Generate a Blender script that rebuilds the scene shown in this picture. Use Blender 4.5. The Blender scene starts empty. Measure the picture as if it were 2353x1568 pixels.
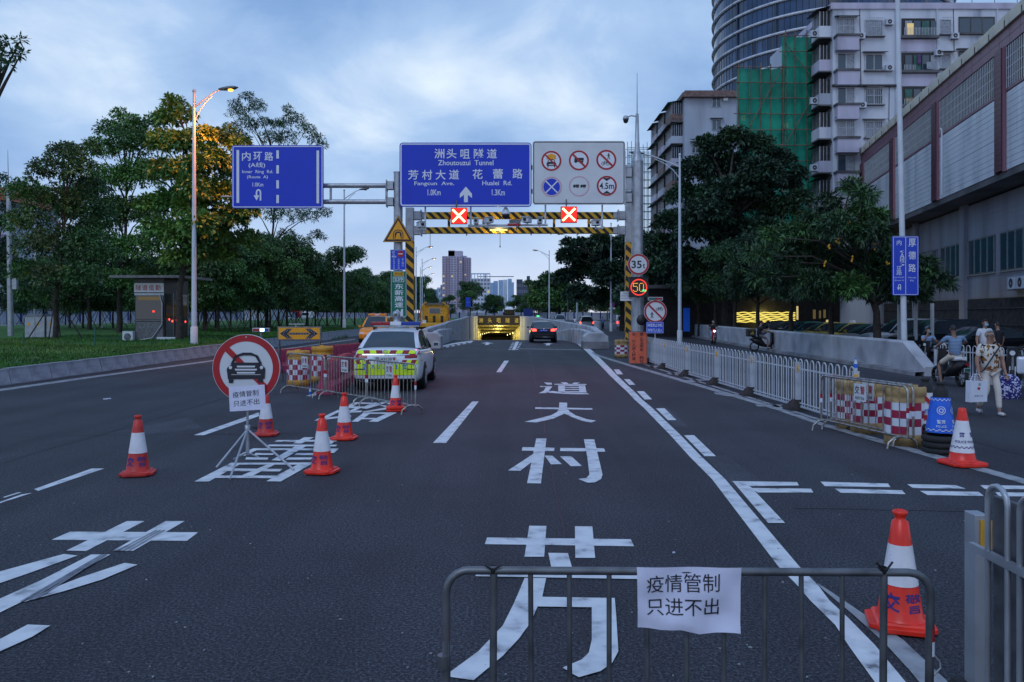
import bpy, bmesh, math, random
import numpy as np
from mathutils import Vector, Matrix
from mathutils.bvhtree import BVHTree
random.seed(7); RG=np.random.default_rng(7)
C=bpy.context.scene; COL=C.collection; pi=math.pi; rad=math.radians
# ---------------------------------------------------------------- camera, sky, light, exposure
F,CX,HY,H=1830.,1176.5,722.,2.0
cam=bpy.data.objects.new('camera',bpy.data.cameras.new('camera')); COL.objects.link(cam)
cam.location=(0,0,H); cam.rotation_euler=(pi/2,0,0)
cam.data.sensor_width=36; cam.data.lens=36*F/2353; cam.data.shift_y=-62/2353; cam.data.clip_end=5000
C.camera=cam
def G(x,y,z=0.):
    Y=F*(H-z)/(y-HY); return Vector(((x-CX)/F*Y,Y,z))
def P(x,y,Y): return Vector(((x-CX)/F*Y,Y,H-(y-HY)/F*Y))
SX,SY=12.64,6.6
w=bpy.data.worlds.new('World'); C.world=w; w.use_nodes=True; N=w.node_tree; N.nodes.clear()
def nn(t,**k):
    n=N.nodes.new(t)
    for a,b in k.items(): setattr(n,a,b)
    return n
L_=N.links.new
tc=nn('ShaderNodeTexCoord'); sep=nn('ShaderNodeSeparateXYZ'); L_(tc.outputs['Generated'],sep.inputs[0])
def mth(op,a,b=None,c=None):
    n=nn('ShaderNodeMath',operation=op)
    for i,q in enumerate((a,b,c)):
        if q is None: continue
        if isinstance(q,(int,float)): n.inputs[i].default_value=q
        else: L_(q,n.inputs[i])
    return n.outputs[0]
zc=mth('MAXIMUM',sep.outputs[2],0.0); den=mth('ADD',zc,0.42)
cmb=nn('ShaderNodeCombineXYZ'); L_(mth('DIVIDE',sep.outputs[0],den),cmb.inputs[0]); L_(mth('DIVIDE',sep.outputs[1],den),cmb.inputs[1])
def noise(sc,det,rough,dist,off):
    mp=nn('ShaderNodeMapping'); mp.inputs['Location'].default_value=off; L_(cmb.outputs[0],mp.inputs[0])
    n=nn('ShaderNodeTexNoise'); L_(mp.outputs[0],n.inputs['Vector'])
    n.inputs['Scale'].default_value=sc;n.inputs['Detail'].default_value=det;n.inputs['Roughness'].default_value=rough;n.inputs['Distortion'].default_value=dist
    return n.outputs[0]
def ramp(src,stops):
    r=nn('ShaderNodeValToRGB'); L_(src,r.inputs[0]); e=r.color_ramp.elements
    while len(e)<len(stops): e.new(.5)
    for i,(p,c) in enumerate(stops): e[i].position=p; e[i].color=(*c,1)
    return r.outputs[0]
def mix(f,a,b):
    n=nn('ShaderNodeMix',data_type='RGBA'); L_(f,n.inputs[0]) if not isinstance(f,float) else setattr(n.inputs[0],'default_value',f)
    L_(a,n.inputs[6]); L_(b,n.inputs[7]); return n.outputs[2]
n1=noise(1.45,3,.45,.2,(SX,SY,0)); n2=noise(4.2,7,.6,.3,(7.7,2.2,4)); nm=mth('MULTIPLY_ADD',n2,.22,mth('MULTIPLY',n1,.78))
cl=ramp(nm,[(.40,(.15,.275,.54)),(.49,(.215,.37,.655)),(.57,(.37,.53,.79)),(.66,(.72,.83,.95))])
hz=ramp(zc,[(0,(.76,.77,.88)),(.10,(.52,.65,.88)),(.24,(.40,.57,.86)),(.5,(.28,.47,.84))])
fac=ramp(zc,[(0,(.14,)*3),(.09,(.45,)*3),(.2,(.96,)*3)])
sky=mix(fac,hz,cl)
ns=nn('ShaderNodeTexSky',sky_type='NISHITA'); ns.sun_disc=False; ns.sun_elevation=rad(9); ns.sun_rotation=rad(150)
nsm=nn('ShaderNodeVectorMath',operation='SCALE'); L_(ns.outputs[0],nsm.inputs[0]); nsm.inputs[3].default_value=.05
skyf=mix(.10,sky,nsm.outputs[0])
bg=nn('ShaderNodeBackground'); L_(skyf,bg.inputs[0]); bg.inputs[1].default_value=1.0
wo=nn('ShaderNodeOutputWorld'); L_(bg.outputs[0],wo.inputs[0])
sd=bpy.data.lights.new('sun','SUN'); sd.energy=.5; sd.angle=rad(25); sd.color=(.80,.87,1)
so=bpy.data.objects.new('sun',sd); COL.objects.link(so); so.rotation_euler=(rad(42),0,rad(-30))
vs=C.view_settings; vs.view_transform='Standard'; vs.look='None'; vs.exposure=.28; vs.gamma=1; vs.use_curve_mapping=False
C.cycles.max_bounces=6; C.cycles.transparent_max_bounces=8
# ---------------------------------------------------------------- materials
MT={}
def mat(name,col,rough=.6,metal=0,var=.12,sc=3.,bump=0,bsc=40.,em=None,es=0,alpha=None,stops=None,det=4,spec=.5,streak=False):
    if name in MT: return MT[name]
    m=bpy.data.materials.new(name); m.use_nodes=True; nt=m.node_tree; b=nt.nodes['Principled BSDF']
    b.inputs['Base Color'].default_value=(*col,1); b.inputs['Roughness'].default_value=rough; b.inputs['Metallic'].default_value=metal
    b.inputs['Specular IOR Level'].default_value=spec
    lk=nt.links.new; t=nt.nodes.new('ShaderNodeTexCoord')
    if var or stops:
        n=nt.nodes.new('ShaderNodeTexNoise'); n.inputs['Scale'].default_value=sc; n.inputs['Detail'].default_value=det
        if streak:
            mp=nt.nodes.new('ShaderNodeMapping'); mp.inputs['Scale'].default_value=(1,1,.15); lk(t.outputs['Object'],mp.inputs[0]); lk(mp.outputs[0],n.inputs['Vector'])
        else: lk(t.outputs['Object'],n.inputs['Vector'])
        r=nt.nodes.new('ShaderNodeValToRGB'); lk(n.outputs[0],r.inputs[0])
        st=stops or [(.3,tuple(c*(1-var*1.6) for c in col)),(.5,col),(.7,tuple(min(1,c*(1+var)) for c in col))]
        e=r.color_ramp.elements
        while len(e)<len(st): e.new(.5)
        for i,(p,c) in enumerate(st): e[i].position=p; e[i].color=(*c,1)
        lk(r.outputs[0],b.inputs['Base Color'])
    if bump:
        n2=nt.nodes.new('ShaderNodeTexNoise'); n2.inputs['Scale'].default_value=bsc; n2.inputs['Detail'].default_value=3; lk(t.outputs['Object'],n2.inputs['Vector'])
        bp=nt.nodes.new('ShaderNodeBump'); bp.inputs['Strength'].default_value=bump; bp.inputs['Distance'].default_value=.02
        lk(n2.outputs[0],bp.inputs['Height']); lk(bp.outputs[0],b.inputs['Normal'])
    if em: b.inputs['Emission Color'].default_value=(*em,1); b.inputs['Emission Strength'].default_value=es
    if alpha is not None: b.inputs['Alpha'].default_value=alpha
    MT[name]=m; return m
def asphalt(name,base,light):
    m=bpy.data.materials.new(name); m.use_nodes=True; nt=m.node_tree; b=nt.nodes['Principled BSDF']; lk=nt.links.new
    t=nt.nodes.new('ShaderNodeTexCoord'); g=t.outputs['Object']
    def nz(sc,det=3,ro=.6):
        n=nt.nodes.new('ShaderNodeTexNoise'); n.inputs['Scale'].default_value=sc; n.inputs['Detail'].default_value=det; n.inputs['Roughness'].default_value=ro; lk(g,n.inputs['Vector']); return n.outputs[0]
    def rp(s,st):
        r=nt.nodes.new('ShaderNodeValToRGB'); lk(s,r.inputs[0]); e=r.color_ramp.elements
        while len(e)<len(st): e.new(.5)
        for i,(p,c) in enumerate(st): e[i].position=p; e[i].color=(*c,1)
        return r.outputs[0]
    def mx(bt,f,a,c):
        n=nt.nodes.new('ShaderNodeMix'); n.data_type='RGBA'; n.blend_type=bt; n.inputs[0].default_value=f; lk(a,n.inputs[6]); lk(c,n.inputs[7]); return n.outputs[2]
    c0=rp(nz(48,6,.85),[(.40,tuple(c*.25 for c in base)),(.5,base),(.57,light),(.68,tuple(c*1.9 for c in light))])
    big=rp(nz(.35,5),[(.3,(.72,)*3),(.5,(1,)*3),(.72,(1.25,)*3)])
    c1=mx('MULTIPLY',1.,c0,big)
    mp=nt.nodes.new('ShaderNodeMapping'); mp.inputs['Scale'].default_value=(1.3,.06,1); lk(g,mp.inputs[0])
    n=nt.nodes.new('ShaderNodeTexNoise'); n.inputs['Scale'].default_value=1.; n.inputs['Detail'].default_value=3; lk(mp.outputs[0],n.inputs['Vector'])
    c2=mx('MULTIPLY',1.,c1,rp(n.outputs[0],[(.35,(.82,)*3),(.6,(1.1,)*3)]))
    v=nt.nodes.new('ShaderNodeTexVoronoi'); v.inputs['Scale'].default_value=34; lk(g,v.inputs['Vector'])
    sp=rp(v.outputs['Distance'],[(.05,(.30,.31,.33)),(.10,(0,0,0))])
    c3=mx('ADD',.9,c2,sp)
    lk(c3,b.inputs['Base Color']); b.inputs['Roughness'].default_value=.78; b.inputs['Specular IOR Level'].default_value=.35
    bp=nt.nodes.new('ShaderNodeBump'); bp.inputs['Strength'].default_value=.7; bp.inputs['Distance'].default_value=.006; lk(nz(110,3,.7),bp.inputs['Height']); lk(bp.outputs[0],b.inputs['Normal'])
    MT[name]=m
asphalt('asphalt',(.028,.029,.038),(.085,.088,.105))
asphalt('asphalt_patch',(.045,.049,.062),(.10,.105,.125))
mat('paint_white',(.62,.63,.65),.7,stops=[(.30,(.12,.125,.14)),(.36,(.42,.43,.46)),(.45,(.60,.61,.64)),(.6,(.70,.71,.73))],sc=5,det=12)
mat('paint_old',(.30,.31,.33),.8,stops=[(.35,(.12,.12,.14)),(.5,(.28,.29,.31)),(.7,(.36,.37,.39))],sc=5,det=9)
mat('grass',(.035,.11,.014),.9,stops=[(.3,(.02,.07,.008)),(.5,(.035,.12,.014)),(.7,(.06,.17,.02))],sc=1.2,det=10,bump=.8,bsc=25)
mat('blade',(.05,.17,.015),.8,var=.3,sc=.6)
mat('blade_dark',(.03,.10,.010),.8,var=.3,sc=.6)
mat('dirt',(.10,.085,.07),.95,var=.3)
mat('concrete',(.42,.43,.46),.85,stops=[(.3,(.26,.27,.3)),(.5,(.40,.41,.45)),(.7,(.50,.51,.55))],sc=1.1,det=8,bump=.25,bsc=14)
mat('concrete_dark',(.22,.22,.24),.9,var=.3,sc=1.,det=8,bump=.3,bsc=20)
mat('kerb',(.36,.38,.42),.8,stops=[(.3,(.20,.21,.24)),(.5,(.34,.36,.40)),(.7,(.46,.48,.52))],sc=1.4,det=8,bump=.25,bsc=18)
mat('wallwhite',(.55,.58,.64),.8,stops=[(.3,(.34,.36,.42)),(.5,(.5,.53,.6)),(.68,(.6,.63,.7))],sc=.6,det=8,streak=True)
mat('galv',(.42,.44,.48),.42,.55,var=.15,sc=4)
mat('galv_dark',(.16,.165,.175),.42,.6,var=.25,sc=9)
mat('steel',(.55,.56,.58),.28,.9,var=.15,sc=8)
mat('barsteel',(.40,.37,.34),.33,.85,var=.3,sc=12)
mat('polewhite',(.62,.66,.72),.5,var=.08,sc=1.5)
mat('white',(.72,.73,.76),.5,var=.06)
mat('fencewhite',(.50,.53,.58),.5,var=.12,sc=2.5)
mat('black',(.012,.012,.014),.45,var=0)
mat('rubber',(.018,.018,.02),.75,var=.2,sc=6,bump=.2)
mat('rubber_brown',(.035,.028,.027),.85,var=.3,sc=6,bump=.3)
mat('signblue',(.002,.035,.56),.4,var=.05,sc=.8)
mat('signblue2',(.01,.06,.60),.45,var=.08,sc=.8)
mat('signwhite',(.66,.68,.71),.45,var=.05,sc=1.5)
mat('signlet',(.75,.78,.85),.45,var=0)
mat('signgreen',(.0,.16,.10),.45,var=.05)
mat('signred',(.42,.012,.018),.4,var=.08)
mat('signyellow',(.85,.36,.01),.45,var=.06)
mat('hazyellow',(.70,.36,.02),.5,var=.25,sc=5)
mat('conered',(.85,.030,.012),.33,var=.12,sc=7)
mat('conered_old',(.55,.03,.022),.45,var=.2,sc=7)
mat('conewhite',(.78,.76,.80),.3,var=.08,sc=8)
mat('inkblue',(.03,.025,.19),.5,var=0)
mat('policeblue',(.01,.13,.72),.35,var=.12,sc=8)
mat('paper',(.72,.72,.88),.8,var=.05,sc=10,bump=.15,bsc=9)
mat('ink',(.02,.02,.03),.6,var=0)
mat('barrelyel',(.62,.30,.03),.5,var=.25,sc=5)
mat('barrelold',(.42,.27,.11),.6,var=.3,sc=5)
mat('crimson',(.38,.02,.07),.35,var=.1)
mat('pinkplastic',(.42,.05,.12),.5,var=.25,sc=4)
mat('orangeboard',(.78,.15,.07),.6,var=.1,sc=3)
mat('carwhite',(.74,.76,.80),.22,var=.02,spec=.6)
mat('carblack',(.006,.006,.009),.24,var=0,spec=.35)
mat('cargrey',(.10,.11,.13),.25,.3,var=0)
mat('carsilver',(.42,.44,.48),.28,.4,var=0)
mat('caryellow',(.78,.30,.015),.3,var=.05)
mat('cargreen',(.02,.12,.10),.3,var=.05)
mat('cartaxi',(.34,.25,.03),.3,var=.05)
mat('glass',(.02,.03,.04),.06,var=0,spec=.8)
mat('glassblue',(.03,.06,.09),.08,var=0,spec=.8)
mat('hivis',(.72,.95,.01),.45,var=.05)
mat('lampred',(.30,.008,.02),.2,var=0)
mat('lampblue',(.01,.04,.30),.2,var=0)
mat('chrome',(.7,.72,.75),.15,1,var=0)
mat('bark',(.055,.045,.038),.95,var=.35,sc=6,bump=.5)
mat('bark_pale',(.12,.11,.10),.95,var=.35,sc=6,bump=.5)
mat('bamboo',(.16,.12,.08),.9,var=.3)
for nm_,c_ in dict(leafh=(.020,.050,.028),leafi=(.030,.072,.030),leafg=(0.104,0.260,0.052),leafa=(0.078,0.195,0.047),leafb=(0.055,0.137,0.044),leafc=(0.124,0.240,0.046),leafd=(0.039,0.098,0.047),leafe=(0.062,0.124,0.058),leaff=(0.169,0.286,0.052)).items():
    mat(nm_,c_,.55,var=.3,sc=1.3)
def glow(n,c,s): mat(n,(.0,.0,.0),.5,var=0,em=c,es=s)
glow('gl_red',(1,.012,.008),2.2); glow('gl_redx',(1,.50,.22),4); glow('gl_sodium',(1,.36,.05),3.2); glow('gl_sodiumfar',(1,.55,.22),4)
glow('gl_warm',(1,.72,.25),1.6); glow('gl_tunnel',(1,.86,.35),4); glow('gl_white',(.9,.95,1),8); glow('gl_blue',(.25,.45,1),9)
glow('gl_tail',(1,.06,.04),4); glow('gl_led',(1,.05,.03),1.6); glow('gl_amber',(1,.50,.08),1.2); glow('gl_green',(.1,1,.35),1.2); glow('gl_win',(1,.80,.35),.5); glow('gl_shop',(1,.80,.16),.9); glow('gl_gold',(1,.72,.12),.45)
glow('gl_dimwin',(1,.75,.3),.08)
# ---------------------------------------------------------------- mesh builder
class MB:
    def __init__(s): s.v=[];s.f=[];s.m=[];s.s=[];s.names=[]
    def mi(s,m):
        if m not in s.names: s.names.append(m)
        return s.names.index(m)
    def add(s,vs,fs,m,sm=False):
        k=len(s.v); s.v+= [tuple(v) for v in vs]; i=s.mi(m)
        for f in fs: s.f.append([k+a for a in f]); s.m.append(i); s.s.append(sm)
        return s
    def box(s,c,d,m='white',R=None,tz=0,tp=1):
        x,y,z=d[0]/2,d[1]/2,d[2]/2
        vs=[Vector((a*x*(tp if e>0 else 1),b*y*(tp if e>0 else 1),e*z)) for e in(-1,1) for a,b in((-1,-1),(1,-1),(1,1),(-1,1))]
        if tz: R=Matrix.Rotation(tz,3,'Z')
        if R: vs=[R@v for v in vs]
        vs=[v+Vector(c) for v in vs]
        return s.add(vs,[(3,2,1,0),(4,5,6,7),(0,1,5,4),(1,2,6,5),(2,3,7,6),(3,0,4,7)],m)
    def bx(s,a,b,m='white'): return s.box([(a[i]+b[i])/2 for i in range(3)],[abs(b[i]-a[i]) for i in range(3)],m)
    def tube(s,pts,r,m='white',n=8,cap=True):
        pts=[Vector(p) for p in pts]; L=len(pts); rr=r if isinstance(r,(list,tuple)) else [r]*L; vs=[]; u=None
        for i,p in enumerate(pts):
            t=(pts[min(i+1,L-1)]-pts[max(i-1,0)])
            if t.length<1e-9: t=Vector((0,0,1))
            t.normalize()
            if u is None: u=t.cross(Vector((0,0,1))) if abs(t.z)<.9 else t.cross(Vector((1,0,0)))
            u=(u-t*u.dot(t)).normalized(); q=t.cross(u)
            vs+=[p+(u*math.cos(2*pi*k/n)+q*math.sin(2*pi*k/n))*rr[i] for k in range(n)]
        fs=[(i*n+k,i*n+(k+1)%n,(i+1)*n+(k+1)%n,(i+1)*n+k) for i in range(L-1) for k in range(n)]
        s.add(vs,fs,m,n>4)
        if cap: s.add(vs[:n],[tuple(range(n))[::-1]],m); s.add(vs[-n:],[tuple(range(n))],m)
        return s
    def lathe(s,prof,c=(0,0,0),m='white',n=20,R=None,mf=None):
        c=Vector(c); vs=[]
        for r,z in prof:
            for k in range(n):
                v=Vector((r*math.cos(2*pi*k/n),r*math.sin(2*pi*k/n),z)); vs.append((R@v if R else v)+c)
        for i in range(len(prof)-1):
            for k in range(n):
                q=[vs[i*n+k],vs[i*n+(k+1)%n],vs[(i+1)*n+(k+1)%n],vs[(i+1)*n+k]]
                if mf: s.add(q,[(0,1,2,3)],mf(i,k),False)
        if not mf: s.add(vs,[(i*n+k,i*n+(k+1)%n,(i+1)*n+(k+1)%n,(i+1)*n+k) for i in range(len(prof)-1) for k in range(n)],m,True)
        return s
    def prism(s,poly,o,u,w,t,m='white'):          # polygon (a,b) -> o+a*u+b*w, thickness vector t
        o,u,w,t=map(Vector,(o,u,w,t)); n=len(poly); A=[o+u*a+w*b for a,b in poly]; B=[p+t for p in A]
        return s.add(A+B,[tuple(range(n)),tuple(range(2*n-1,n-1,-1))]+[(i,n+i,n+(i+1)%n,(i+1)%n) for i in range(n)],m)
    def face(s,pts,m='white'): return s.add(pts,[tuple(range(len(pts)))],m)
    def strip(s,A,B,m='white',sm=False):
        n=len(A); return s.add(list(A)+list(B),[(i,i+1,n+i+1,n+i) for i in range(n-1)],m,sm)
    def loft(s,rings,m='white',cap=True,sm=True):
        n=len(rings[0]); vs=[v for r in rings for v in r]
        s.add(vs,[(i*n+k,i*n+(k+1)%n,(i+1)*n+(k+1)%n,(i+1)*n+k) for i in range(len(rings)-1) for k in range(n)],m,sm)
        if cap: s.add(rings[0],[tuple(range(n))[::-1]],m,sm); s.add(rings[-1],[tuple(range(n))],m,sm)
        return s
    def text(s,body,o,w,h,m='signlet',u=(1,0,0),v=(0,0,1),off=0,ox=0,stretch=True):   # centred at o, fitted into w x h
        vs,fs=textmesh(body,off); xs=[a[0] for a in vs]; ys=[a[1] for a in vs]
        if not xs: return s
        x0,x1,y0,y1=min(xs),max(xs),min(ys),max(ys); sx=w/(x1-x0) if w else None; sy=h/(y1-y0) if h else None
        if sx is None: sx=sy
        if sy is None: sy=sx
        o,u,v=Vector(o),Vector(u),Vector(v)
        return s.add([o+u*((a-(x0+x1)/2)*sx)+v*((b-(y0+y1)/2)*sy) for a,b in vs],fs,m)
    def disc(s,c,r,m,n=40,u=(1,0,0),v=(0,0,1),r0=0,a0=0,a1=2*pi):
        c,u,v=Vector(c),Vector(u),Vector(v); full=abs(a1-a0-2*pi)<1e-6
        A=[a0+(a1-a0)*k/n for k in range(n if full else n+1)]; f=lambda q,R:c+u*(R*math.cos(q))+v*(R*math.sin(q))
        if r0<=0: return s.face([f(q,r) for q in A]+([] if full else [c]),m)
        A1=A+([A[0]] if full else []); return s.strip([f(q,r0) for q in A1],[f(q,r) for q in A1],m)
    def mesh(s,name):
        me=bpy.data.meshes.new(name); me.from_pydata(s.v,[],s.f)
        for n in s.names: me.materials.append(MT[n])
        me.polygons.foreach_set('material_index',s.m); me.polygons.foreach_set('use_smooth',s.s); me.update(); return me
    def build(s,name,parent=None,bevel=0,sub=0,weld=False,loc=None):
        me=s.mesh(name)
        if weld:
            b=bmesh.new(); b.from_mesh(me); bmesh.ops.remove_doubles(b,verts=b.verts,dist=1e-4); bmesh.ops.recalc_face_normals(b,faces=b.faces); b.to_mesh(me); b.free()
        o=bpy.data.objects.new(name,me); COL.objects.link(o); o.parent=parent
        if loc is not None: o.location=loc
        if bevel:
            md=o.modifiers.new('b','BEVEL'); md.width=bevel; md.segments=2; md.limit_method='ANGLE'
        if sub:
            md=o.modifiers.new('s','SUBSURF'); md.levels=sub; md.render_levels=sub
        return o
_TX={}
def textmesh(body,off=0):
    k=(body,off)
    if k not in _TX:
        cu=bpy.data.curves.new('t','FONT'); cu.body=body; cu.offset=off; cu.resolution_u=3; cu.space_line=.9
        ob=bpy.data.objects.new('t',cu); COL.objects.link(ob); dg=bpy.context.evaluated_depsgraph_get(); dg.update()
        me=bpy.data.meshes.new_from_object(ob.evaluated_get(dg)); _TX[k]=([(v.co.x,v.co.y) for v in me.vertices],[tuple(p.vertices) for p in me.polygons])
        bpy.data.objects.remove(ob); bpy.data.meshes.remove(me); bpy.data.curves.remove(cu)
    return _TX[k]
def tag(o,label=None,cat=None,group=None,kind=None):
    if label: o['label']=label
    if cat: o['category']=cat
    if group: o['group']=group
    if kind: o['kind']=kind
    return o
def T(name,label,cat,loc=(0,0,0),rz=0,group=None):
    o=bpy.data.objects.new(name,None); COL.objects.link(o); o.empty_display_size=.2; o.location=loc; o.rotation_euler=(0,0,rz); return tag(o,label,cat,group)
def dup(o,loc=None,rz=None,label=None,sc=None,parent=None):
    c=o.copy(); COL.objects.link(c); c.parent=parent
    if loc is not None: c.location=loc
    if rz is not None: c.rotation_euler=(0,0,rz)
    if sc is not None: c.scale=sc if hasattr(sc,'__len__') else (sc,)*3
    if label: c['label']=label
    for ch in list(o.children): dup(ch,parent=c)
    return c
def inst(src,name,parent,loc=(0,0,0),rot=(0,0,0),sc=(1,1,1)):
    o=bpy.data.objects.new(name,src); COL.objects.link(o); o.parent=parent; o.location=loc; o.rotation_euler=rot; o.scale=sc; return o
def lerp(a,b,t): return a+(b-a)*t
def interp(xs,ys,x):
    for i in range(len(xs)-1):
        if x<=xs[i+1] or i==len(xs)-2:
            return ys[i]+(ys[i+1]-ys[i])*(x-xs[i])/(xs[i+1]-xs[i])
def lamp_light(name,loc,e,col,parent=None,r=.15):
    l=bpy.data.lights.new(name,'POINT'); l.energy=e; l.color=col; l.shadow_soft_size=r; o=bpy.data.objects.new(name,l); COL.objects.link(o); o.location=loc; o.parent=parent; return o
# ---------------------------------------------------------------- ground, roads, ramp
XLp=([40,58,70,120,173,300],[-4.75,-4.6,-5.1,-6.6,-7.4,-10.4]); XRp=([40,58,70,120,173,300],[5.0,4.35,4.0,2.9,1.65,-1.6])
XL=lambda y: interp(*XLp,y)
XR=lambda y: interp(*XRp,y)
def ZR(y):
    if y<55: return 0.
    if y<75: return -(y-55)**2/20*.026
    return -.52-(y-75)*.05
def sheet(name,rows,cols,zf,m,parent=None):
    b=MB(); vs=[]; n=len(cols(rows[0]))
    for y in rows:
        for x in cols(y): vs.append((x,y,zf(x,y)))
    b.add(vs,[(i*n+k,i*n+k+1,(i+1)*n+k+1,(i+1)*n+k) for i in range(len(rows)-1) for k in range(n-1)],m,True)
    return b.build(name,parent)
g=MB()
for a in((-2500,-60,-62,3200),(60,-60,2500,3200),(-62,175.5,60,3200)): g.face([(a[0],a[1],-.02),(a[2],a[1],-.02),(a[2],a[3],-.02),(a[0],a[3],-.02)],'dirt')
tag(g.build('ground'),kind='structure')
rb=MB(); rows=[-60,-5,5,15,25,40]
ys=[40,46,50,54]+list(range(55,76,2))+[80,90,100,120,140,173,230,300]
vs=[(-62 if 0 else -14.3,y,0) for y in(-60,40)]
rb.face([(-14.3,-60,0),(60,-60,0),(60,40,0),(-14.3,40,0)],'asphalt')
A=[(-14.3,y,0) for y in ys if y<=173]; B=[(XL(y)-.35,y,0) for y in ys if y<=173]; rb.strip(B,A,'asphalt')
A=[(XL(y)-.35,y,ZR(y)) for y in ys]; B=[(XR(y)+.35,y,ZR(y)) for y in ys]; rb.strip(B,A,'asphalt',True)
A=[(XR(y)+.35,y,0) for y in ys if y<=173]; B=[(60,y,0) for y in ys if y<=173]; rb.strip(B,A,'asphalt')
rb.face([(-14.3,174.2,0),(60,174.2,0),(60,700,0),(-14.3,700,0)],'asphalt')
rb.face([(-75,-60,0),(-62,-60,0),(-62,700,0),(-75,700,0)],'asphalt')
road=tag(rb.build('road'),kind='structure')
pz=[.004]
def zconv(ox,oy,s,k=1): return lambda x,y:(ox+x*s,oy+y*s)
Zd=lambda x,y:(x,y)
Za=zconv(1091.6,746.9,.2565); Zb=zconv(1005.4,1149,.2675); Zc=zconv(402.1,861.7,.2686); Ze=zconv(0,1034,.4883); Zf=zconv(1838.4,689.4,.2931); Zg=zconv(948,545.7,.2075); Zh=zconv(1379,517,.2931)
def paint(name,polys,Z=Zd,m='paint_white',z=0):
    b=MB()
    for i,p in enumerate(polys):
        q=[G(*Z(x,y),0.004+z+.0009*(i%9)) for x,y in p]
        b.face(q,m)
    o=b.build(name,road); return o
def bar(x0,x1,y0,y1): return [(x0,y0),(x1,y0),(x1,y1),(x0,y1)]
paint('painted_character',[[(425,323),(1660,338),(1688,398),(406,380)],[(788,222),(935,224),(916,488),(747,488)],[(1180,226),(1330,228),(1354,498),(1184,498)],[(952,455),(1120,457),(1168,625),(985,622)],[(325,655),(1750,680),(1735,625),(340,618)],
 [(748,670),(933,672),(900,830),(860,915),(800,1050),(700,1190),(560,1340),(310,1548),(107,1520),(105,1480),(350,1300),(560,1080),(650,900),(690,810)],[(880,832),(1340,840),(1340,922),(850,915)],
 [(1325,840),(1522,842),(1535,1000),(1553,1300),(1500,1400),(1400,1470),(1215,1522),(1170,1500),(1075,1440),(1240,1370),(1300,1310),(1325,1200)]],Zb)
paint('painted_character',[[(548,1018),(640,1018),(590,1420),(466,1418)],[(425,1095),(712,1100),(708,1130),(418,1126)],[(530,1150),(525,1215),(405,1307),(295,1304)],[(622,1170),(692,1172),(778,1247),(680,1249)],[(765,1102),(1155,1106),(1168,1137),(762,1130)],
 [(975,1024),(1068,1026),(1142,1340),(1130,1380),(1075,1410),(1010,1414),(925,1380),(1000,1370),(1025,1340),(1005,1180)],[(762,1179),(862,1177),(958,1265),(858,1266)]],Za)
paint('painted_character',[[(540,738),(1045,746),(1055,760),(538,752)],[(755,695),(825,697),(825,740),(845,775),(900,810),(1000,845),(1085,858),(1040,874),(960,860),(880,830),(800,795),(700,840),(550,874),(442,868),(560,840),(680,810),(735,780),(752,750)]],Za)
paint('painted_character',[[(617,516),(685,518),(690,535),(645,535)],[(583,548),(692,551),(662,592),(640,610),(570,612),(615,590),(635,557),(583,556)],[(650,596),(700,592),(790,606),(1010,612),(1022,622),(850,620),(720,612),(650,606)],[(710,528),(995,530),(1000,538),(710,536)],[(765,515),(820,515),(840,530),(795,530)],[(885,517),(940,517),(905,531),(868,531)],
 [(745,540),(803,540),(805,600),(745,597)],[(930,542),(985,542),(1000,607),(935,605)],bar(800,935,541,549),bar(800,938,558,566),bar(800,940,576,584),bar(800,942,595,605),[(850,534),(885,534),(870,543),(840,543)]],Za)
paint('painted_character',[[(330,385),(932,388),(880,428),(243,423)],[(597,335),(680,335),(405,476),(312,474)],[(780,335),(870,335),(625,476),(528,476)],[(300,490),(365,497),(150,575),(0,627),(-120,660),(-100,610),(0,572)],[(430,492),(520,492),(250,640),(100,716),(0,765),(-150,830),(-150,770),(0,700),(200,610)],[(585,532),(648,540),(480,610),(300,665),(170,700),(110,716),(250,650),(380,600)],[(130,822),(237,826),(150,880),(0,948),(-200,1010),(-180,960),(0,890)]],Ze)
paint('painted_character',[[(875,558),(1395,556),(1380,570),(850,572)],[(1105,534),(1190,534),(1080,588),(1010,586)],[(1320,534),(1400,534),(1340,590),(1270,590)],[(805,596),(1390,598),(1375,612),(785,611)],[(670,628),(1400,631),(1380,646),(640,645)],[(670,628),(730,630),(600,692),(535,690)],[(1350,632),(1400,632),(1360,668),(1310,668)],[(1030,610),(1120,612),(900,735),(825,730)],
 [(690,668),(860,672),(835,686),(675,685)],[(1040,670),(1200,670),(1190,686),(1020,686)],[(610,705),(800,708),(790,726),(600,724)],[(970,706),(1180,707),(1160,725),(945,726)],[(480,752),(1185,750),(1160,768),(455,768)],[(480,752),(570,758),(290,912),(165,912)],[(1080,750),(1190,750),(905,912),(780,910)],[(440,800),(920,805),(895,826),(400,824)],[(330,860),(870,862),(850,884),(330,882)],[(790,765),(860,765),(650,870),(560,865)]],Zc)
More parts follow.
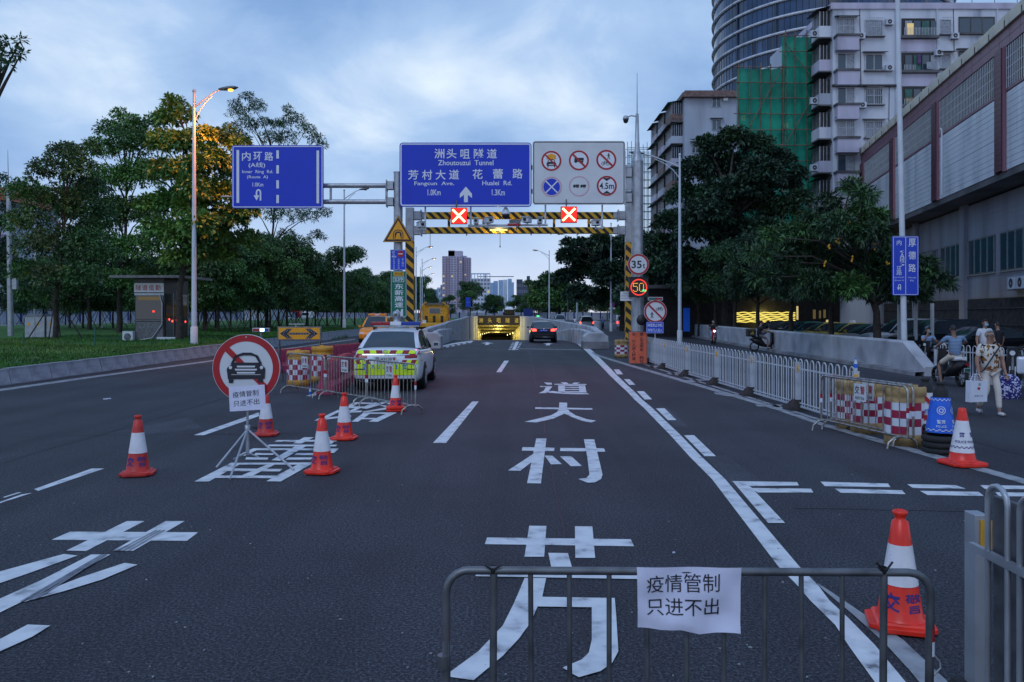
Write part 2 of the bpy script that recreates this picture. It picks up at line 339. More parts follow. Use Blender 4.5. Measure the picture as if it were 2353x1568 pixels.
paint('painted_character',[[(1530,235),(1730,238),(1715,250),(1520,248)],[(1530,235),(1575,240),(1500,285),(1440,285)],[(1690,240),(1735,240),(1660,275),(1610,275)],[(1480,270),(1660,272),(1640,285),(1455,285)],[(1395,300),(1440,300),(1270,383),(1190,394)],[(1540,285),(1585,285),(1450,350),(1400,350)],[(1430,308),(1600,306),(1590,320),(1420,325)],[(1190,394),(1225,374),(1500,343),(1510,357)],
 [(1770,232),(1850,224),(1740,262),(1640,292),(1600,288),(1700,255)],[(1830,235),(1975,242),(1960,252),(1810,250)],[(1930,242),(1975,242),(1850,290),(1640,318),(1590,318),(1800,280)],[(1740,258),(1800,262),(1960,300),(1900,306)],[(1615,320),(1900,322),(1880,334),(1600,333)],[(1620,320),(1685,322),(1565,402),(1510,400)],[(1830,322),(1900,322),(1735,402),(1655,400)],[(1590,368),(1790,370),(1770,382),(1570,380)]],Zc)
# solid lines as strips (left edge px list, right edge px list)
def pline(name,Lp,Rp,m='paint_white',z=0):
    b=MB(); b.strip([G(*p,.004+z) for p in Rp],[G(*p,.004+z) for p in Lp],m); return b.build(name,road)
_R=[(235,1056),(399,1222),(443,1262),(486,1308),(537,1360),(594,1424),(668,1496),(746,1590),(853,1700),(988,1842),(1176,2024),(1380,2240)]; _W=[(235,62),(399,64),(635,66),(853,82),(1060,98),(1380,118)]
_rp=[(1334,787)]+[Za(x,y) for y,x in _R]+[(1836,1301),(1879,1344)]; _lp=[(1322,787)]+[Za(x-interp([w[0] for w in _W],[w[1] for w in _W],y),y) for y,x in _R]+[(1788,1301),(1831,1344)]
pline('lane_line',_lp,_rp)
pline('lane_line',[(1831,1344),(1861,1379),(1919,1436),(1953,1488),(2005,1560),(2100,1690)],[(1879,1344),(1905,1379),(1948,1419),(2010,1482),(2075,1560),(2190,1690)],z=.002)
pline('lane_line',[(1876,1342),(1960,1412),(2035,1480),(2090,1540),(2180,1650)],[(1880,1340),(1976,1405),(2075,1470),(2171,1560),(2260,1650)],'paint_old',z=.003)
for q in([(1243,399),(1290,399),(1327,443),(1272,443)],[(1333,486),(1383,486),(1437,537),(1383,537)],[(1449,594),(1512,594),(1586,668),(1519,668)],[(1618,746),(1697,746),(1805,853),(1728,853)],[(1871,988),(1962,988),(2158,1176),(2056,1176)],[(190,424),(235,424),(303,321),(262,321)]): paint('lane_dash',[q],Za)
paint('lane_dash',[[(1085,923),(1100,923),(1025,1018),(995,1018)]])
pline('edge_line',[(1361,809),(1379,817),(1446,837),(1600,881),(1786,936),(1895,973),(2102,1031),(2353,1100)],[(1361,812),(1379,821),(1446,842),(1600,887),(1786,943),(1895,981),(2102,1041),(2353,1112)],'paint_old',.001)
for q in([(1490,842),(1530,838),(1545,841),(1500,845)],[(1530,858),(1585,852),(1600,856),(1540,861)],[(1560,876),(1640,868),(1655,872),(1575,880)],[(1640,902),(1710,908),(1700,914),(1645,907)],[(1735,930),(1800,930),(1790,936),(1740,934)],[(1460,830),(1500,845),(1900,972),(1895,966)]): paint('hatch_stripe',[q],m='paint_old',z=.0045)
for q in([(160,1425),(690,1440),(708,1468),(195,1460)],[(840,1445),(1215,1452),(1300,1480),(885,1475)],[(1410,1452),(1900,1460),(1900,1485),(1450,1482)],[(-535,1421),(-25,1428),(-8,1455),(-475,1460)],[(-397,1475),(85,1480),(105,1510),(-330,1510)],[(272,1480),(800,1493),(828,1523),(320,1512)],[(940,1497),(1400,1505),(1440,1537),(1000,1530)],[(1530,1508),(1900,1512),(1900,1540),(1560,1540)],[(-530,1421),(-387,1465),(-117,1749),(-250,1749)]):
    paint('stop_dash',[q],Zf,z=.0055 if q[0][0]==-530 else 0)
paint('lane_dash',[[(160,516),(248,516),(722,352),(714,322)]],Zc); paint('lane_dash',[[(1120,182),(1190,178),(1520,70),(1490,60)]],Zc)
paint('lane_dash',[[(160,185),(430,88),(490,88),(180,193)]],Ze); paint('worn_stripe',[[(15,222),(85,200),(102,200),(20,225)],[(0,245),(100,210),(152,202),(0,251)]],Ze)
pline('kerb_line',[(-400,935),(0,894),(230,862),(495,827),(640,803),(756,787),(816,779)],[(-400,942),(0,899),(230,866),(495,830),(640,805.5),(756,789),(816,780.5)],'paint_old')
paint('centre_line',[[(330,225),(360,225),(395,150),(365,150)]],Za)
paint('centre_dashes',[[(298+9*i/1.2,222-14*i),(322+9*i/1.2,222-14*i),(327+9*i/1.2,216-14*i),(303+9*i/1.2,216-14*i)] for i in range(5)]+[[(366+9*i/1.2,222-14*i),(386+9*i/1.2,222-14*i),(391+9*i/1.2,216-14*i),(371+9*i/1.2,216-14*i)] for i in range(5)],Za)
paint('lane_arrow',[[(52,165),(105,155),(168,165),(130,166),(120,180),(88,180),(98,166)]],Za); paint('lane_arrow',[[(607,170),(655,162),(705,170),(672,171),(670,183),(630,183),(640,171)]],Za)
pline('ramp_edge_line',[(1004,797),(1040,789),(1085,783)],[(1008,800),(1042,792),(1088,785)]); pline('ramp_edge_line',[(1322,786),(1345,793),(1356,802)],[(1327,786),(1350,793),(1360,803)],'paint_old')
paint('ramp_dashes',[[(1010+i*13,800-i*2.5),(1018+i*13,798.5-i*2.5),(1020+i*13,800-i*2.5),(1012+i*13,801.5-i*2.5)] for i in range(6)])
paint('thin_line',[[(1193,801.2),(1334,803.4),(1334,804.4),(1193,802.2)]],m='paint_old')
# asphalt patches where old marks were blacked out or renewed
for q in([(1800,752),(2200,752),(2420,860),(2240,914),(1790,910)],): pass
paint('road_patch',[[(1697,746),(1725,746),(1915,913),(1795,913),(1738,856),(1805,856)]],Za,'asphalt_patch',-.002)
paint('road_patch',[[(300,985),(430,960),(470,985),(330,1000)],],Zd,'asphalt_patch',-.002)
paint('road_patch',[[(2060,1180),(2240,1165),(2600,1420),(2500,1640)]],Za,'asphalt_patch',-.002)
b=MB()  # litter and tyre grit on the road
for i in range(150):
    y=740+ (1568-740)*random.random()**.8; x=random.uniform(0,2353); p=G(x,max(y,860)); 
    if p.x<-13: continue
    s=random.uniform(.004,.012); b.box((p.x,p.y,.006),(s,s*random.uniform(.5,2),.006),'paint_old',tz=random.random()*3)
for x,y in((242,918),(250,917),(1548,1272)): p=G(x,y); b.box((p.x,p.y,.008),((.09,.05,.02) if y<1000 else (.02,.012,.01)),'paper',tz=random.random())
tag(b.build('grit'),'small pale bits of grit and litter scattered on the asphalt',kind='stuff')
mat('tar',(.012,.012,.015),.6,var=.2); mat('tyremark',(.20,.21,.25),.8,var=.3,sc=12)
for pts,wd in(([(-6.9,8),(-6.8,16),(-6.95,26),(-6.8,40)],.035),([(.42,3),(.5,9),(.62,18),(.8,30),(1.0,45)],.02),([(7.2,10),(7.4,18),(7.2,27)],.03),([(-14,13.2),(-9,13.0),(-4,13.3),(0,13.1),(2.6,13.25)],.022),([(2.9,8.2),(5.5,8.0),(9,8.3),(13,8.1)],.025)):
    b=MB(); A_=[];B_=[]
    for (x0,y0),(x1,y1) in zip(pts,pts[1:]):
        for k in range(8):
            q=k/8; x,y=lerp(x0,x1,q)+random.uniform(-.02,.02),lerp(y0,y1,q)+random.uniform(-.02,.02); n_=Vector((y1-y0,x0-x1)).normalized()*wd*random.uniform(.4,1)/2; A_.append((x-n_.x,y-n_.y,.0033)); B_.append((x+n_.x,y+n_.y,.0033))
    b.strip(B_,A_,'tar'); b.build('tar_seam',road)
for off in(0,26,52): paint('tyre_streak',[[(548+off,474),(556+off,474),(742+off*.7,376),(735+off*.7,376)]],Ze,'tyremark',.009); paint('tyre_streak',[[(95+off*1.3,712-off*.25),(110+off*1.3,712-off*.25),(505+off*.4-20,492),(495+off*.4-20,492)]],Ze,'tyremark',.009)
# ---------------------------------------------------------------- left kerb, verge
kb=MB(); kb.bx((-14.45,-10,-.02),(-14.12,170,.03),'concrete_dark'); kerb=tag(kb.build('kerb'),kind='structure')
ksm=MB(); ksm.prism([(0,0.028),(-.10,1),(-.30,1),(-.30,0.028)],(0,-.485,0),(1,0,0),(0,0,1),(0,.97,0),'kerb'); ks=ksm.mesh('kerb_stone')
kh=lambda y: interp([0,22,66,170],[.42,.46,.62,.62],y)
for i in range(150):
    y=8.+i*1.0; o=inst(ks,'kerb_stone',kerb,(-14.14+random.uniform(-.008,.008),y,0),(0,random.uniform(-.01,.01),random.uniform(-.006,.006)),(1,1,kh(y)+random.uniform(-.012,.012)))
def gz(x,y):
    e=min(1,max(0,(-14.4-x)/2)); f=min(1,max(0,(x+62)/4))
    return (kh(max(y,0))-.06+.10*e+.05*math.sin(x*.7+y*.31)*e+.04*math.sin(y*.9+x*.2)*e)*f+.01
rows=[-10+i*2 for i in range(45)]+[80+i*5 for i in range(36)]
ve=tag(sheet('grass_verge',rows,lambda y:[-62,-60,-56,-50,-44,-38,-33,-28,-25,-22,-20,-18.5,-17,-16,-15.2,-14.42],gz,'grass'),kind='structure')
def blades(name,n,area,zf,label,ms=('blade','blade_dark'),h=(.05,.13),par=None):
    b=MB(); 
    for m in ms: b.mi(m)
    for i in range(n):
        x,y=area(); z=zf(x,y); a=random.random()*2*pi; hh=random.uniform(*h); w=.02; dx,dy=math.cos(a)*w,math.sin(a)*w; lx,ly=random.uniform(-.05,.05),random.uniform(-.05,.05)
        k=len(b.v); b.v+=[(x-dx,y-dy,z-.01),(x+dx,y+dy,z-.01),(x+lx,y+ly,z+hh)]; b.f.append([k,k+1,k+2]); b.m.append(random.randrange(len(ms))); b.s.append(False)
    return tag(b.build(name,par),label,kind='stuff')
blades('grass',42000,lambda:(-14.5-13*random.random()**1.3,22+55*random.random()**1.2),gz,'short green grass covering the verge behind the kerb')
b=MB()
for (yy,n) in((64,26),(66.5,30),(62,12)):
    for i in range(n):
        x,y=-13.9+random.uniform(-.1,.15),yy+random.uniform(-.9,.9); hh=random.uniform(.1,.38); b.add([(x-.02,y,0),(x+.02,y,0),(x+random.uniform(-.12,.12),y+random.uniform(-.1,.1),hh)],[(0,1,2)],'blade_dark')
tag(b.build('weeds'),'tufts of weeds growing at the foot of the left kerb',kind='stuff')
# ---------------------------------------------------------------- tunnel ramp walls and portal
def wallpath(pts,th,side,m='concrete',cap=.05):   # pts (x,y,zbottom,ztop); side +1: thickness towards +x
    b=MB(); n=len(pts)
    I=[Vector((x,y,zb)) for x,y,zb,zt in pts]; J=[Vector((x,y,zt-cap)) for x,y,zb,zt in pts]
    K=[Vector((x+side*cap,y,zt)) for x,y,zb,zt in pts]; L=[Vector((x+side*(th-cap),y,zt)) for x,y,zb,zt in pts]; M=[Vector((x+side*th,y,zt-cap)) for x,y,zb,zt in pts]; O=[Vector((x+side*th,y,zb)) for x,y,zb,zt in pts]
    R=[I,J,K,L,M,O]
    for a,c in zip(R,R[1:]): b.strip(a,c,m)
    for e in(0,n-1): b.face([r[e] for r in R],m)
    return b
ramp=tag(T('tunnel_ramp_walls','pale concrete parapet walls lining both sides of the tunnel ramp','ramp walls',(0,0,0)))
ypts=[47,50,54,58,62,66,70,76,84,94,106,120,140,173]
zt=lambda y: interp([46,50,58,70,120,173],[1.05,1.2,1.28,1.36,1.62,1.55],y)
for side,XX in((-1,XL),(1,XR)):
    wallpath([(XX(y)+side*(.30 if y<70 else lerp(.30,0,min(1,(y-70)/20))),y,min(-.3,ZR(y)-.3) if y>54 else -.05,zt(y)*(.86 if side>0 and y<50 else 1)) for y in ypts],.38,side).build('parapet',ramp)
    lo=[(47,.80),(49,.96),(52,1.02),(56,.98),(60,.88),(66,.62),(72,.32),(80,-.05),(90,-.6),(105,-1.4)]
    bz=[]
    for y,t in lo: bz.append((XX(y)-side*(.15 if y<72 else .15*(1-(y-72)/33)),y,min(0,ZR(y))-.05,t))
    wallpath(bz,.34,side).build('guide_wall',ramp)
    x=XX(47)
    nb=MB(); nb.prism([(-.62*side,0),(.78*side,0),(.78*side,.72),(.45*side,.92),(-.35*side,.92),(-.62*side,.7)],(x,45.6,0),(1,0,0),(0,0,1),(0,1.5,0),'concrete'); nb.build('end_block',ramp,bevel=.04)
    if side>0:
        nb=MB(); nb.bx((x-.66,45.55,.002),(x+.82,47.2,.42),'concrete_dark'); nb.build('end_footing',ramp,bevel=.02)
for x,y,z in((XL(50)+.17,50.5,.35),(XL(62)+.17,62,.4),(XR(54)-.17,54,.4),(XR(62)-.17,62,.4),(XR(47.5)-.17,47.8,.45)):
    b=MB(); b.bx((x-.03,y-.09,z),(x+.03,y+.09,z+.25),'hazyellow'); b.build('reflector',ramp)
# portal
po=T('tunnel_portal','dark stone tunnel portal with gold characters above the yellow lit opening','tunnel portal',(0,173,0))
x0,x1=XL(173)-.35,XR(173)+.35
b=MB(); b.bx((x0-.6,0,-.42),(x1+.6,1.2,1.72),'concrete_dark'); b.build('lintel',po)
b=MB(); b.bx((x0,-.06,-.40),(x1,-.003,1.66),'rubber_brown'); b.build('facing_panel',po)
for i,ch in enumerate('洲头咀隧道'): b=MB(); b.text(ch,(lerp(x0+1,x1-1,i/4),-.075,.62),.85,1.0,'gl_gold'); b.build('lettering',po)
mat('tunnelwall',(.55,.50,.32),.5,var=.25,sc=.5); mat('tunneldark',(.40,.36,.22),.7,var=.2)
tn=T('tunnel','lit tunnel interior with rows of round lamps going down under the road','tunnel',(0,173,0))
b=MB(); Y=[173.2,190,210,235,265,300]
for S,XX in((-1,XL),(1,XR)):
    b.strip([(XX(y)+S*.3,y-173,ZR(y)-.1) for y in Y],[(XX(y)+S*.3,y-173,ZR(y)+5.6) for y in Y],'tunnelwall')
b.build('side_walls',tn)
b=MB(); b.strip([(XL(y)-.4,y-173,ZR(y)+4.9+.25) for y in Y],[(XR(y)+.4,y-173,ZR(y)+4.9+.25) for y in Y],'tunneldark'); b.face([(XL(300)-.4,127,ZR(300)-1),(XR(300)+.4,127,ZR(300)-1),(XR(300)+.4,127,ZR(300)+7),(XL(300)-.4,127,ZR(300)+7)],'tunneldark'); b.build('ceiling',tn)
lm=MB(); lm.lathe([(0,.07),(.16,.06),(.2,0),(.16,-.06),(0,-.07)],m='gl_tunnel',n=10); lme=lm.mesh('lamp')
for i in range(9):
    q=i/8; Y_=lerp(140,262,q); p=P(lerp(1215,1166,q),lerp(752,770,q),Y_); p.y-=173; inst(lme,'lamp',tn,p,(0,pi/2,0),(1.15,1.3,1)); b=MB(); b.tube([p+Vector((0,0,.2)),p+Vector((0,0,.9))],.03,'tunneldark',4); b.build('lamp_rod',tn)
for i in range(8):
    q=i/7; Y_=lerp(178,270,q); p=P(lerp(1104,1138,q),lerp(769,761,q),Y_); p.y-=173; inst(lme,'lamp',tn,p,(0,pi/2,0),(.7,.8,.7)); b=MB(); b.tube([p+Vector((0,0,.2)),p+Vector((0,0,.9))],.03,'tunneldark',4); b.build('lamp_rod',tn)
for yy,e in((150,600),(165,800),(182,800),(205,800),(235,700)): lamp_light('tunnel_light',((XL(yy)+XR(yy))/2,yy-173,ZR(yy)+4.2),e,(1,.80,.22),tn,.5)
# ---------------------------------------------------------------- concrete median wall on the right
mw=T('median_wall','long grey concrete median wall on the right with a sloping near end','concrete wall',(0,0,0))
pts=[(13.25,25.6,0,.30),(13.35,27.2,0,1.08),(13.6,33,0,1.1),(13.8,40,0,1.12),(14.6,52,0,1.12),(15.7,66,0,1.12),(17,85,0,1.12),(17.8,88.5,0,.75)]
wallpath(pts,.42,1,cap=.06).build('wall_body',mw)
b=MB()
for (a,c) in zip(pts,pts[1:]):
    b.add([(a[0]-.30,a[1],0),(c[0]-.30,c[1],0),(c[0]-.28,c[1],.13),(a[0]-.28,a[1],.13),(a[0],a[1],.14),(c[0],c[1],.14)],[(0,1,2,3),(3,2,5,4)],'concrete_dark')
b.build('footing',mw)
pv=MB(); pv.bx((22.2,10,.0),(40,40,.15),'concrete_dark'); pv.bx((22.8,40,.0),(30,60,.15),'concrete_dark'); tag(pv.build('pavement'),kind='structure')
# ---------------------------------------------------------------- signs and gantries
def stripes(name,a,b,k,f,width=.5,horiz=False):
    m=bpy.data.materials.new(name); m.use_nodes=True; nt=m.node_tree; bs=nt.nodes['Principled BSDF']; lk=nt.links.new
    t=nt.nodes.new('ShaderNodeTexCoord'); s=nt.nodes.new('ShaderNodeSeparateXYZ'); lk(t.outputs['Object'],s.inputs[0])
    def M(op,x,y):
        n=nt.nodes.new('ShaderNodeMath'); n.operation=op
        for i,q in enumerate((x,y)):
            if q is None: continue
            if isinstance(q,(int,float)): n.inputs[i].default_value=q
            else: lk(q,n.inputs[i])
        return n.outputs[0]
    e=M('ADD',M('MULTIPLY',M('ADD',s.outputs[0],s.outputs[1]),k),M('MULTIPLY',s.outputs[2],1.)); fr=M('FRACT',M('MULTIPLY',e,f),None); g=M('GREATER_THAN',fr,width)
    mx=nt.nodes.new('ShaderNodeMix'); mx.data_type='RGBA'; lk(g,mx.inputs[0]); mx.inputs[6].default_value=(*a,1); mx.inputs[7].default_value=(*b,1); lk(mx.outputs[2],bs.inputs['Base Color']); bs.inputs['Roughness'].default_value=.5; MT[name]=m
stripes('stripe_beam',(.012,.012,.012),(.72,.40,.02),1.,2.6); stripes('stripe_post',(.012,.012,.012),(.72,.36,.02),.9,2.1); 
def rr(w,h,r,n=5):
    P_=[]
    for cx,cy,a in((w/2-r,h/2-r,0),(-w/2+r,h/2-r,90),(-w/2+r,-h/2+r,180),(w/2-r,-h/2+r,270)):
        for k in range(n+1): q=rad(a+90*k/n); P_.append((cx+r*math.cos(q),cy+r*math.sin(q)))
    return P_
class Sign:     # board at depth Y, laid out in photo-proportional local metres, facing -Y
    def __init__(s,name,label,cat,x0,y0,x1,y1,Y,face,border,r=.12,bw=.05,th=.06,group=None,inset=.0,rz=0,back='galv',margin=.035):
        s.cx,s.cy,s.Y=(x0+x1)/2,(y0+y1)/2,Y; s.k=Y/F; s.w=(x1-x0)*s.k; s.h=(y1-y0)*s.k
        s.t=T(name,label,cat,P(s.cx,s.cy,Y),rz,group)
        b=MB(); b.prism(rr(s.w,s.h,r),(0,0,0),(1,0,0),(0,0,1),(0,th,0),face); s.board=b.build('board',s.t)
        if border:
            b=MB(); o=rr(s.w-2*margin,s.h-2*margin,max(.01,r-margin)); i=rr(s.w-2*margin-2*bw,s.h-2*margin-2*bw,max(.005,r-margin-bw))
            f=lambda P_:[(p[0],-.003,p[1]) for p in P_+[P_[0]]]; b.strip(f(o),f(i),border); b.build('border',s.t)
        s.L=MB()
    def q(s,x,y,d=-.004): return Vector(((x-s.cx)*s.k,d,(s.cy-y)*s.k))
    def txt(s,body,x,y,w,h,m='signlet',off=.0,d=-.004): b=MB(); b.text(body,s.q(x,y,d),w*s.k if w else None,h*s.k if h else None,m,off=off); b.build('lettering',s.t); return s
    def rect(s,x0,y0,x1,y1,m='signlet',d=-.004,mb=None): 
        b=MB(); b.face([s.q(x0,y0,d),s.q(x1,y0,d),s.q(x1,y1,d),s.q(x0,y1,d)],m); b.build('stripe' if m=='signlet' else 'field',s.t); return s
    def poly(s,pts,m='signlet',d=-.004,mb=None): (mb or s.L).face([s.q(x,y,d) for x,y in pts],m); return s
    def done(s,name='lettering'): 
        if s.L.f: s.L.build(name,s.t)
        return s
# blue tunnel direction sign
GY=32.6
A=lambda x,y:(861.8+x*.3480,287.3+y*.3480)
S1=Sign('direction_sign','large blue direction sign with Chinese place names and a white up arrow','road sign',918,328,1221.5,475.5,GY,'signblue','signlet',r=.14)
S1.L=MB(); 
for body,x,y,w,h,o in(('洲',425,190,66,64,.012),('头',505,190,66,64,.012),('咀',595,192,62,62,.012),('隧',684,190,64,66,.012),('道',772,190,66,64,.012)): S1.txt(body,*A(x,y),w*.348,h*.348,off=o)
S1.done(); S1.L=MB(); S1.txt('Zhoutouzui  Tunnel',*A(599,250),366*.348,34*.348,off=.012).done(); S1.L=MB()
for body,x,y in(('芳',252,330),('村',344,330),('大',433,330),('道',522,328),('花',677,325),('蕾',811,323),('路',941,322)): S1.txt(body,*A(x,y),67*.348,65*.348,off=.012)
S1.done(); S1.L=MB(); S1.txt('Fangcun  Ave.',*A(391,390),263*.348,32*.348,off=.012); S1.txt('Hualei  Rd.',*A(806,384),196*.348,30*.348,off=.012); S1.txt('1.0Km',*A(390,446),86*.348,40*.348,off=.012); S1.txt('1.3Km',*A(814,446),86*.348,40*.348,off=.012).done()
S1.L=MB(); S1.poly([A(*p) for p in[(600,408),(640,455),(640,483),(613,462),(613,511),(587,511),(587,462),(560,483),(560,455)]]); S1.done('arrow')
# no-entry symbols: helper
def nosign(b,c,r,m='signred',slash=True,d0=-.006,ang=-45,faded=False,fill='signwhite'):
    c=Vector(c); b.disc(c+Vector((0,-.002,0)),r,'signlet'); b.disc(c+Vector((0,d0-.002,0)),r*.98,m,r0=r*.80)
    if slash:
        a=rad(ang); u=Vector((math.cos(a),0,math.sin(a))); v=Vector((-math.sin(a),0,math.cos(a))); o=c+Vector((0,d0-.014,0))
        b.face([o-u*r*.86-v*r*.09,o+u*r*.86-v*r*.09,o+u*r*.86+v*r*.09,o-u*r*.86+v*r*.09],m)
mat('fadedpink',(.62,.40,.48),.5,var=.1)
S2=Sign('prohibition_sign','large white sign with six round prohibition symbols in two rows','road sign',1223.7,324.3,1436.6,470.5,GY,'signwhite','ink',r=.12,bw=.035,margin=.03)
def icon_truck(b,o,s,m='ink',d=-.010):
    f=lambda x,z:(o[0]+x*s,o[1]+d,o[2]+z*s)
    def bxx(x0,z0,x1,z1): b.face([f(x0,z0),f(x1,z0),f(x1,z1),f(x0,z1)],m)
    bxx(-.6,-.05,-.2,.32); bxx(-.15,.0,.65,.35); bxx(-.65,-.2,.6,-.04)
    for x in(-.42,.15,.42): b.disc(f(x,-.24),.12*s,m,n=12)
def icon_car(b,o,s,m='ink',d=-.010):
    f=lambda x,z:(o[0]+x*s,o[1]+d,o[2]+z*s); fc=lambda P_:b.face([f(*p) for p in P_],m)
    fc([(-.42,.18),(.42,.18),(.62,-.02),(.62,-.12),(-.62,-.12),(-.62,-.02)]); fc([(-.30,.5),(.30,.5),(.42,.40),(-.42,.40)]); fc([(-.42,.40),(-.34,.40),(-.40,.18),(-.5,.18)]); fc([(.34,.40),(.42,.40),(.5,.18),(.40,.18)])
    fc([(-.62,-.13),(-.32,-.13),(-.32,-.22),(-.62,-.22)]); fc([(.32,-.13),(.62,-.13),(.62,-.22),(.32,-.22)]); fc([(-.6,-.23),(.6,-.23),(.58,-.36),(-.58,-.36)])
    for x in(-.5,.36): fc([(x,-.37),(x+.14,-.37),(x+.14,-.56),(x,-.56)])
    return f
def icon_man(b,o,s,m='ink',d=-.010):
    f=lambda x,z:(o[0]+x*s,o[1]+d,o[2]+z*s); b.disc(f(.02,.52),.10*s,m,n=14)
    for P_ in([(-.10,.40),(.12,.40),(.10,.0),(-.08,.0)],[(-.08,.0),(.03,.0),(-.12,-.5),(-.24,-.5)],[(.0,.0),(.10,.0),(.26,-.48),(.14,-.5)],[(.10,.38),(.30,.12),(.24,.08),(.08,.28)],[(-.10,.38),(-.3,.16),(-.24,.12),(-.08,.26)]): b.face([f(*p) for p in P_],m)
def icon_bike(b,o,s,m='ink',d=-.010):
    o=Vector(o)+Vector((0,d,0)); 
    for x in(-.38,.38): b.disc(o+Vector((x*s,0,-.1*s)),.27*s,m,r0=.20*s,n=20)
    f=lambda x,z:o+Vector((x*s,-.001,z*s))
    def ln(p,q,w=.05):
        p,q=f(*p),f(*q); e=(q-p).normalized(); n_=Vector((-e.z,0,e.x))*w*s/2; b.face([p-n_,q-n_,q+n_,p+n_],m)
    for p,q in(((-.38,-.1),(-.1,.2)),((-.1,.2),(.26,.2)),((.38,-.1),(.22,.35)),((-.05,-.1),(.26,.2)),((-.38,-.1),(-.05,-.1)),((-.12,.30),(-.02,-.1)),((.22,.35),(.34,.37)),((-.2,.31),(-.04,.31))): ln(p,q)
cs=[(1164,238),(1346,235),(1527,231),(1166,410),(1348,405),(1530,403)]
for i,(x,y) in enumerate(cs):
    b=MB(); c=S2.q(*A(x,y),-.001); r=68*.348*S2.k
    if i==0:
        b.disc(c+Vector((0,-.006,0)),r,'signlet'); b.disc(c+Vector((0,-.008,0)),r*.98,'signred',r0=r*.80); icon_car(b,c-Vector((0,0,r*.22)),r*.75)
        for dx,dz,rr_ in((-.22,.42,.2),(.0,.5,.22),(.24,.42,.2),(-.35,.25,.12),(.36,.25,.12),(0,.28,.2)): b.disc(c+Vector((dx*r,-.009-abs(dx)*.003-dz*.002,dz*r)),rr_*r,'signyellow',n=14)
        u=Vector((.7071,0,-.7071)); v=Vector((.7071,0,.7071)); o=c+Vector((0,-.016,0)); b.face([o-u*r*.84-v*r*.07,o+u*r*.84-v*r*.07,o+u*r*.84+v*r*.07,o-u*r*.84+v*r*.07],'signred')
    elif i==1: icon_truck(b,c,r*.72); nosign(b,c,r,d0=-.003); 
    elif i==2: icon_man(b,c+Vector((r*.22,0,r*.32)),r*.55); icon_bike(b,c-Vector((r*.1,0,r*.32)),r*.6); nosign(b,c,r)
    elif i==3:
        b.disc(c+Vector((0,-.006,0)),r,'fadedpink',r0=r*.86); b.disc(c+Vector((0,-.008,0)),r*.80,'signblue')
        for a in(45,-45): 
            a=rad(a); u=Vector((math.cos(a),0,math.sin(a))); v=Vector((-math.sin(a),0,math.cos(a))); o=c+Vector((0,-.010-.001*(a>0),0)); b.face([o-u*r*.8-v*r*.06,o+u*r*.8-v*r*.06,o+u*r*.8+v*r*.06,o-u*r*.8+v*r*.06],'signlet')
    elif i==4: b.disc(c+Vector((0,-.006,0)),r,'fadedpink',r0=r*.88); icon_truck(b,c-Vector((r*.3,0,0)),r*.45); icon_truck(b,c+Vector((r*.38,-.002,0)),r*.42)
    else:
        b.disc(c+Vector((0,-.006,0)),r,'signlet'); b.disc(c+Vector((0,-.008,0)),r*.98,'signred',r0=r*.80); b.text('4.5m',c+Vector((0,-.010,0)),r*1.42,r*.62,'ink',off=.02)
        for s_ in(1,-1): b.face([c+Vector((-r*.42,-.010,s_*r*.76)),c+Vector((r*.42,-.010,s_*r*.76)),c+Vector((0,-.010,s_*r*.46))],'ink')
    b.build('symbol',S2.t)
# left sign on cantilever
B=lambda x,y:(x*.3418,y*.3418)
S3=Sign('direction_sign','blue lane sign with a U-turn arrow, on the left arm before the trees','road sign',532.5,334,743,479,GY,'signblue','signlet',r=.10,bw=.035)
for x0,y0,x1,y1 in((1590,1010,1608,1365),(1858,1012,1875,1067),(1858,1112,1875,1167),(1858,1213,1875,1268),(1858,1312,1875,1367),(2128,1013,2145,1368)): S3.rect(*B(x0,y0),*B(x1,y1))
for ch,x in zip('内环路',(1656,1733,1808)): S3.txt(ch,*B(x,1052),58*.3418,60*.3418,off=.012)
S3.txt('(A线)',*B(1727,1112),112*.3418,40*.3418,off=.01).txt('Inner  Ring  Rd.',*B(1732,1158),208*.3418,28*.3418,off=.01).txt('(Route  A)',*B(1731,1193),140*.3418,26*.3418,off=.01).txt('1.0Km',*B(1734,1242),72*.3418,27*.3418,off=.01).done()
def uturn(S,cx,cy,s,m='signlet'):
    L=[];R=[]
    for k in range(9):
        a=pi*k/8; L.append(S.q(cx-math.cos(a)*-1*s*.42,cy-s*.35-math.sin(a)*s*.5)); R.append(S.q(cx-math.cos(a)*-1*s*.18,cy-s*.35-math.sin(a)*s*.26))
    b=MB(); b.strip([S.q(cx+s*.42,cy+s*.9)]+L+[S.q(cx-s*.42,cy+s*.1)],[S.q(cx+s*.18,cy+s*.9)]+R+[S.q(cx-s*.18,cy+s*.1)],m)
    b.face([S.q(cx-s*.75,cy+s*.1),S.q(cx+s*.14,cy+s*.1),S.q(cx-s*.30,cy+s*.9)],m); b.build('arrow',S.t)
uturn(S3,*B(1738,1310),15)
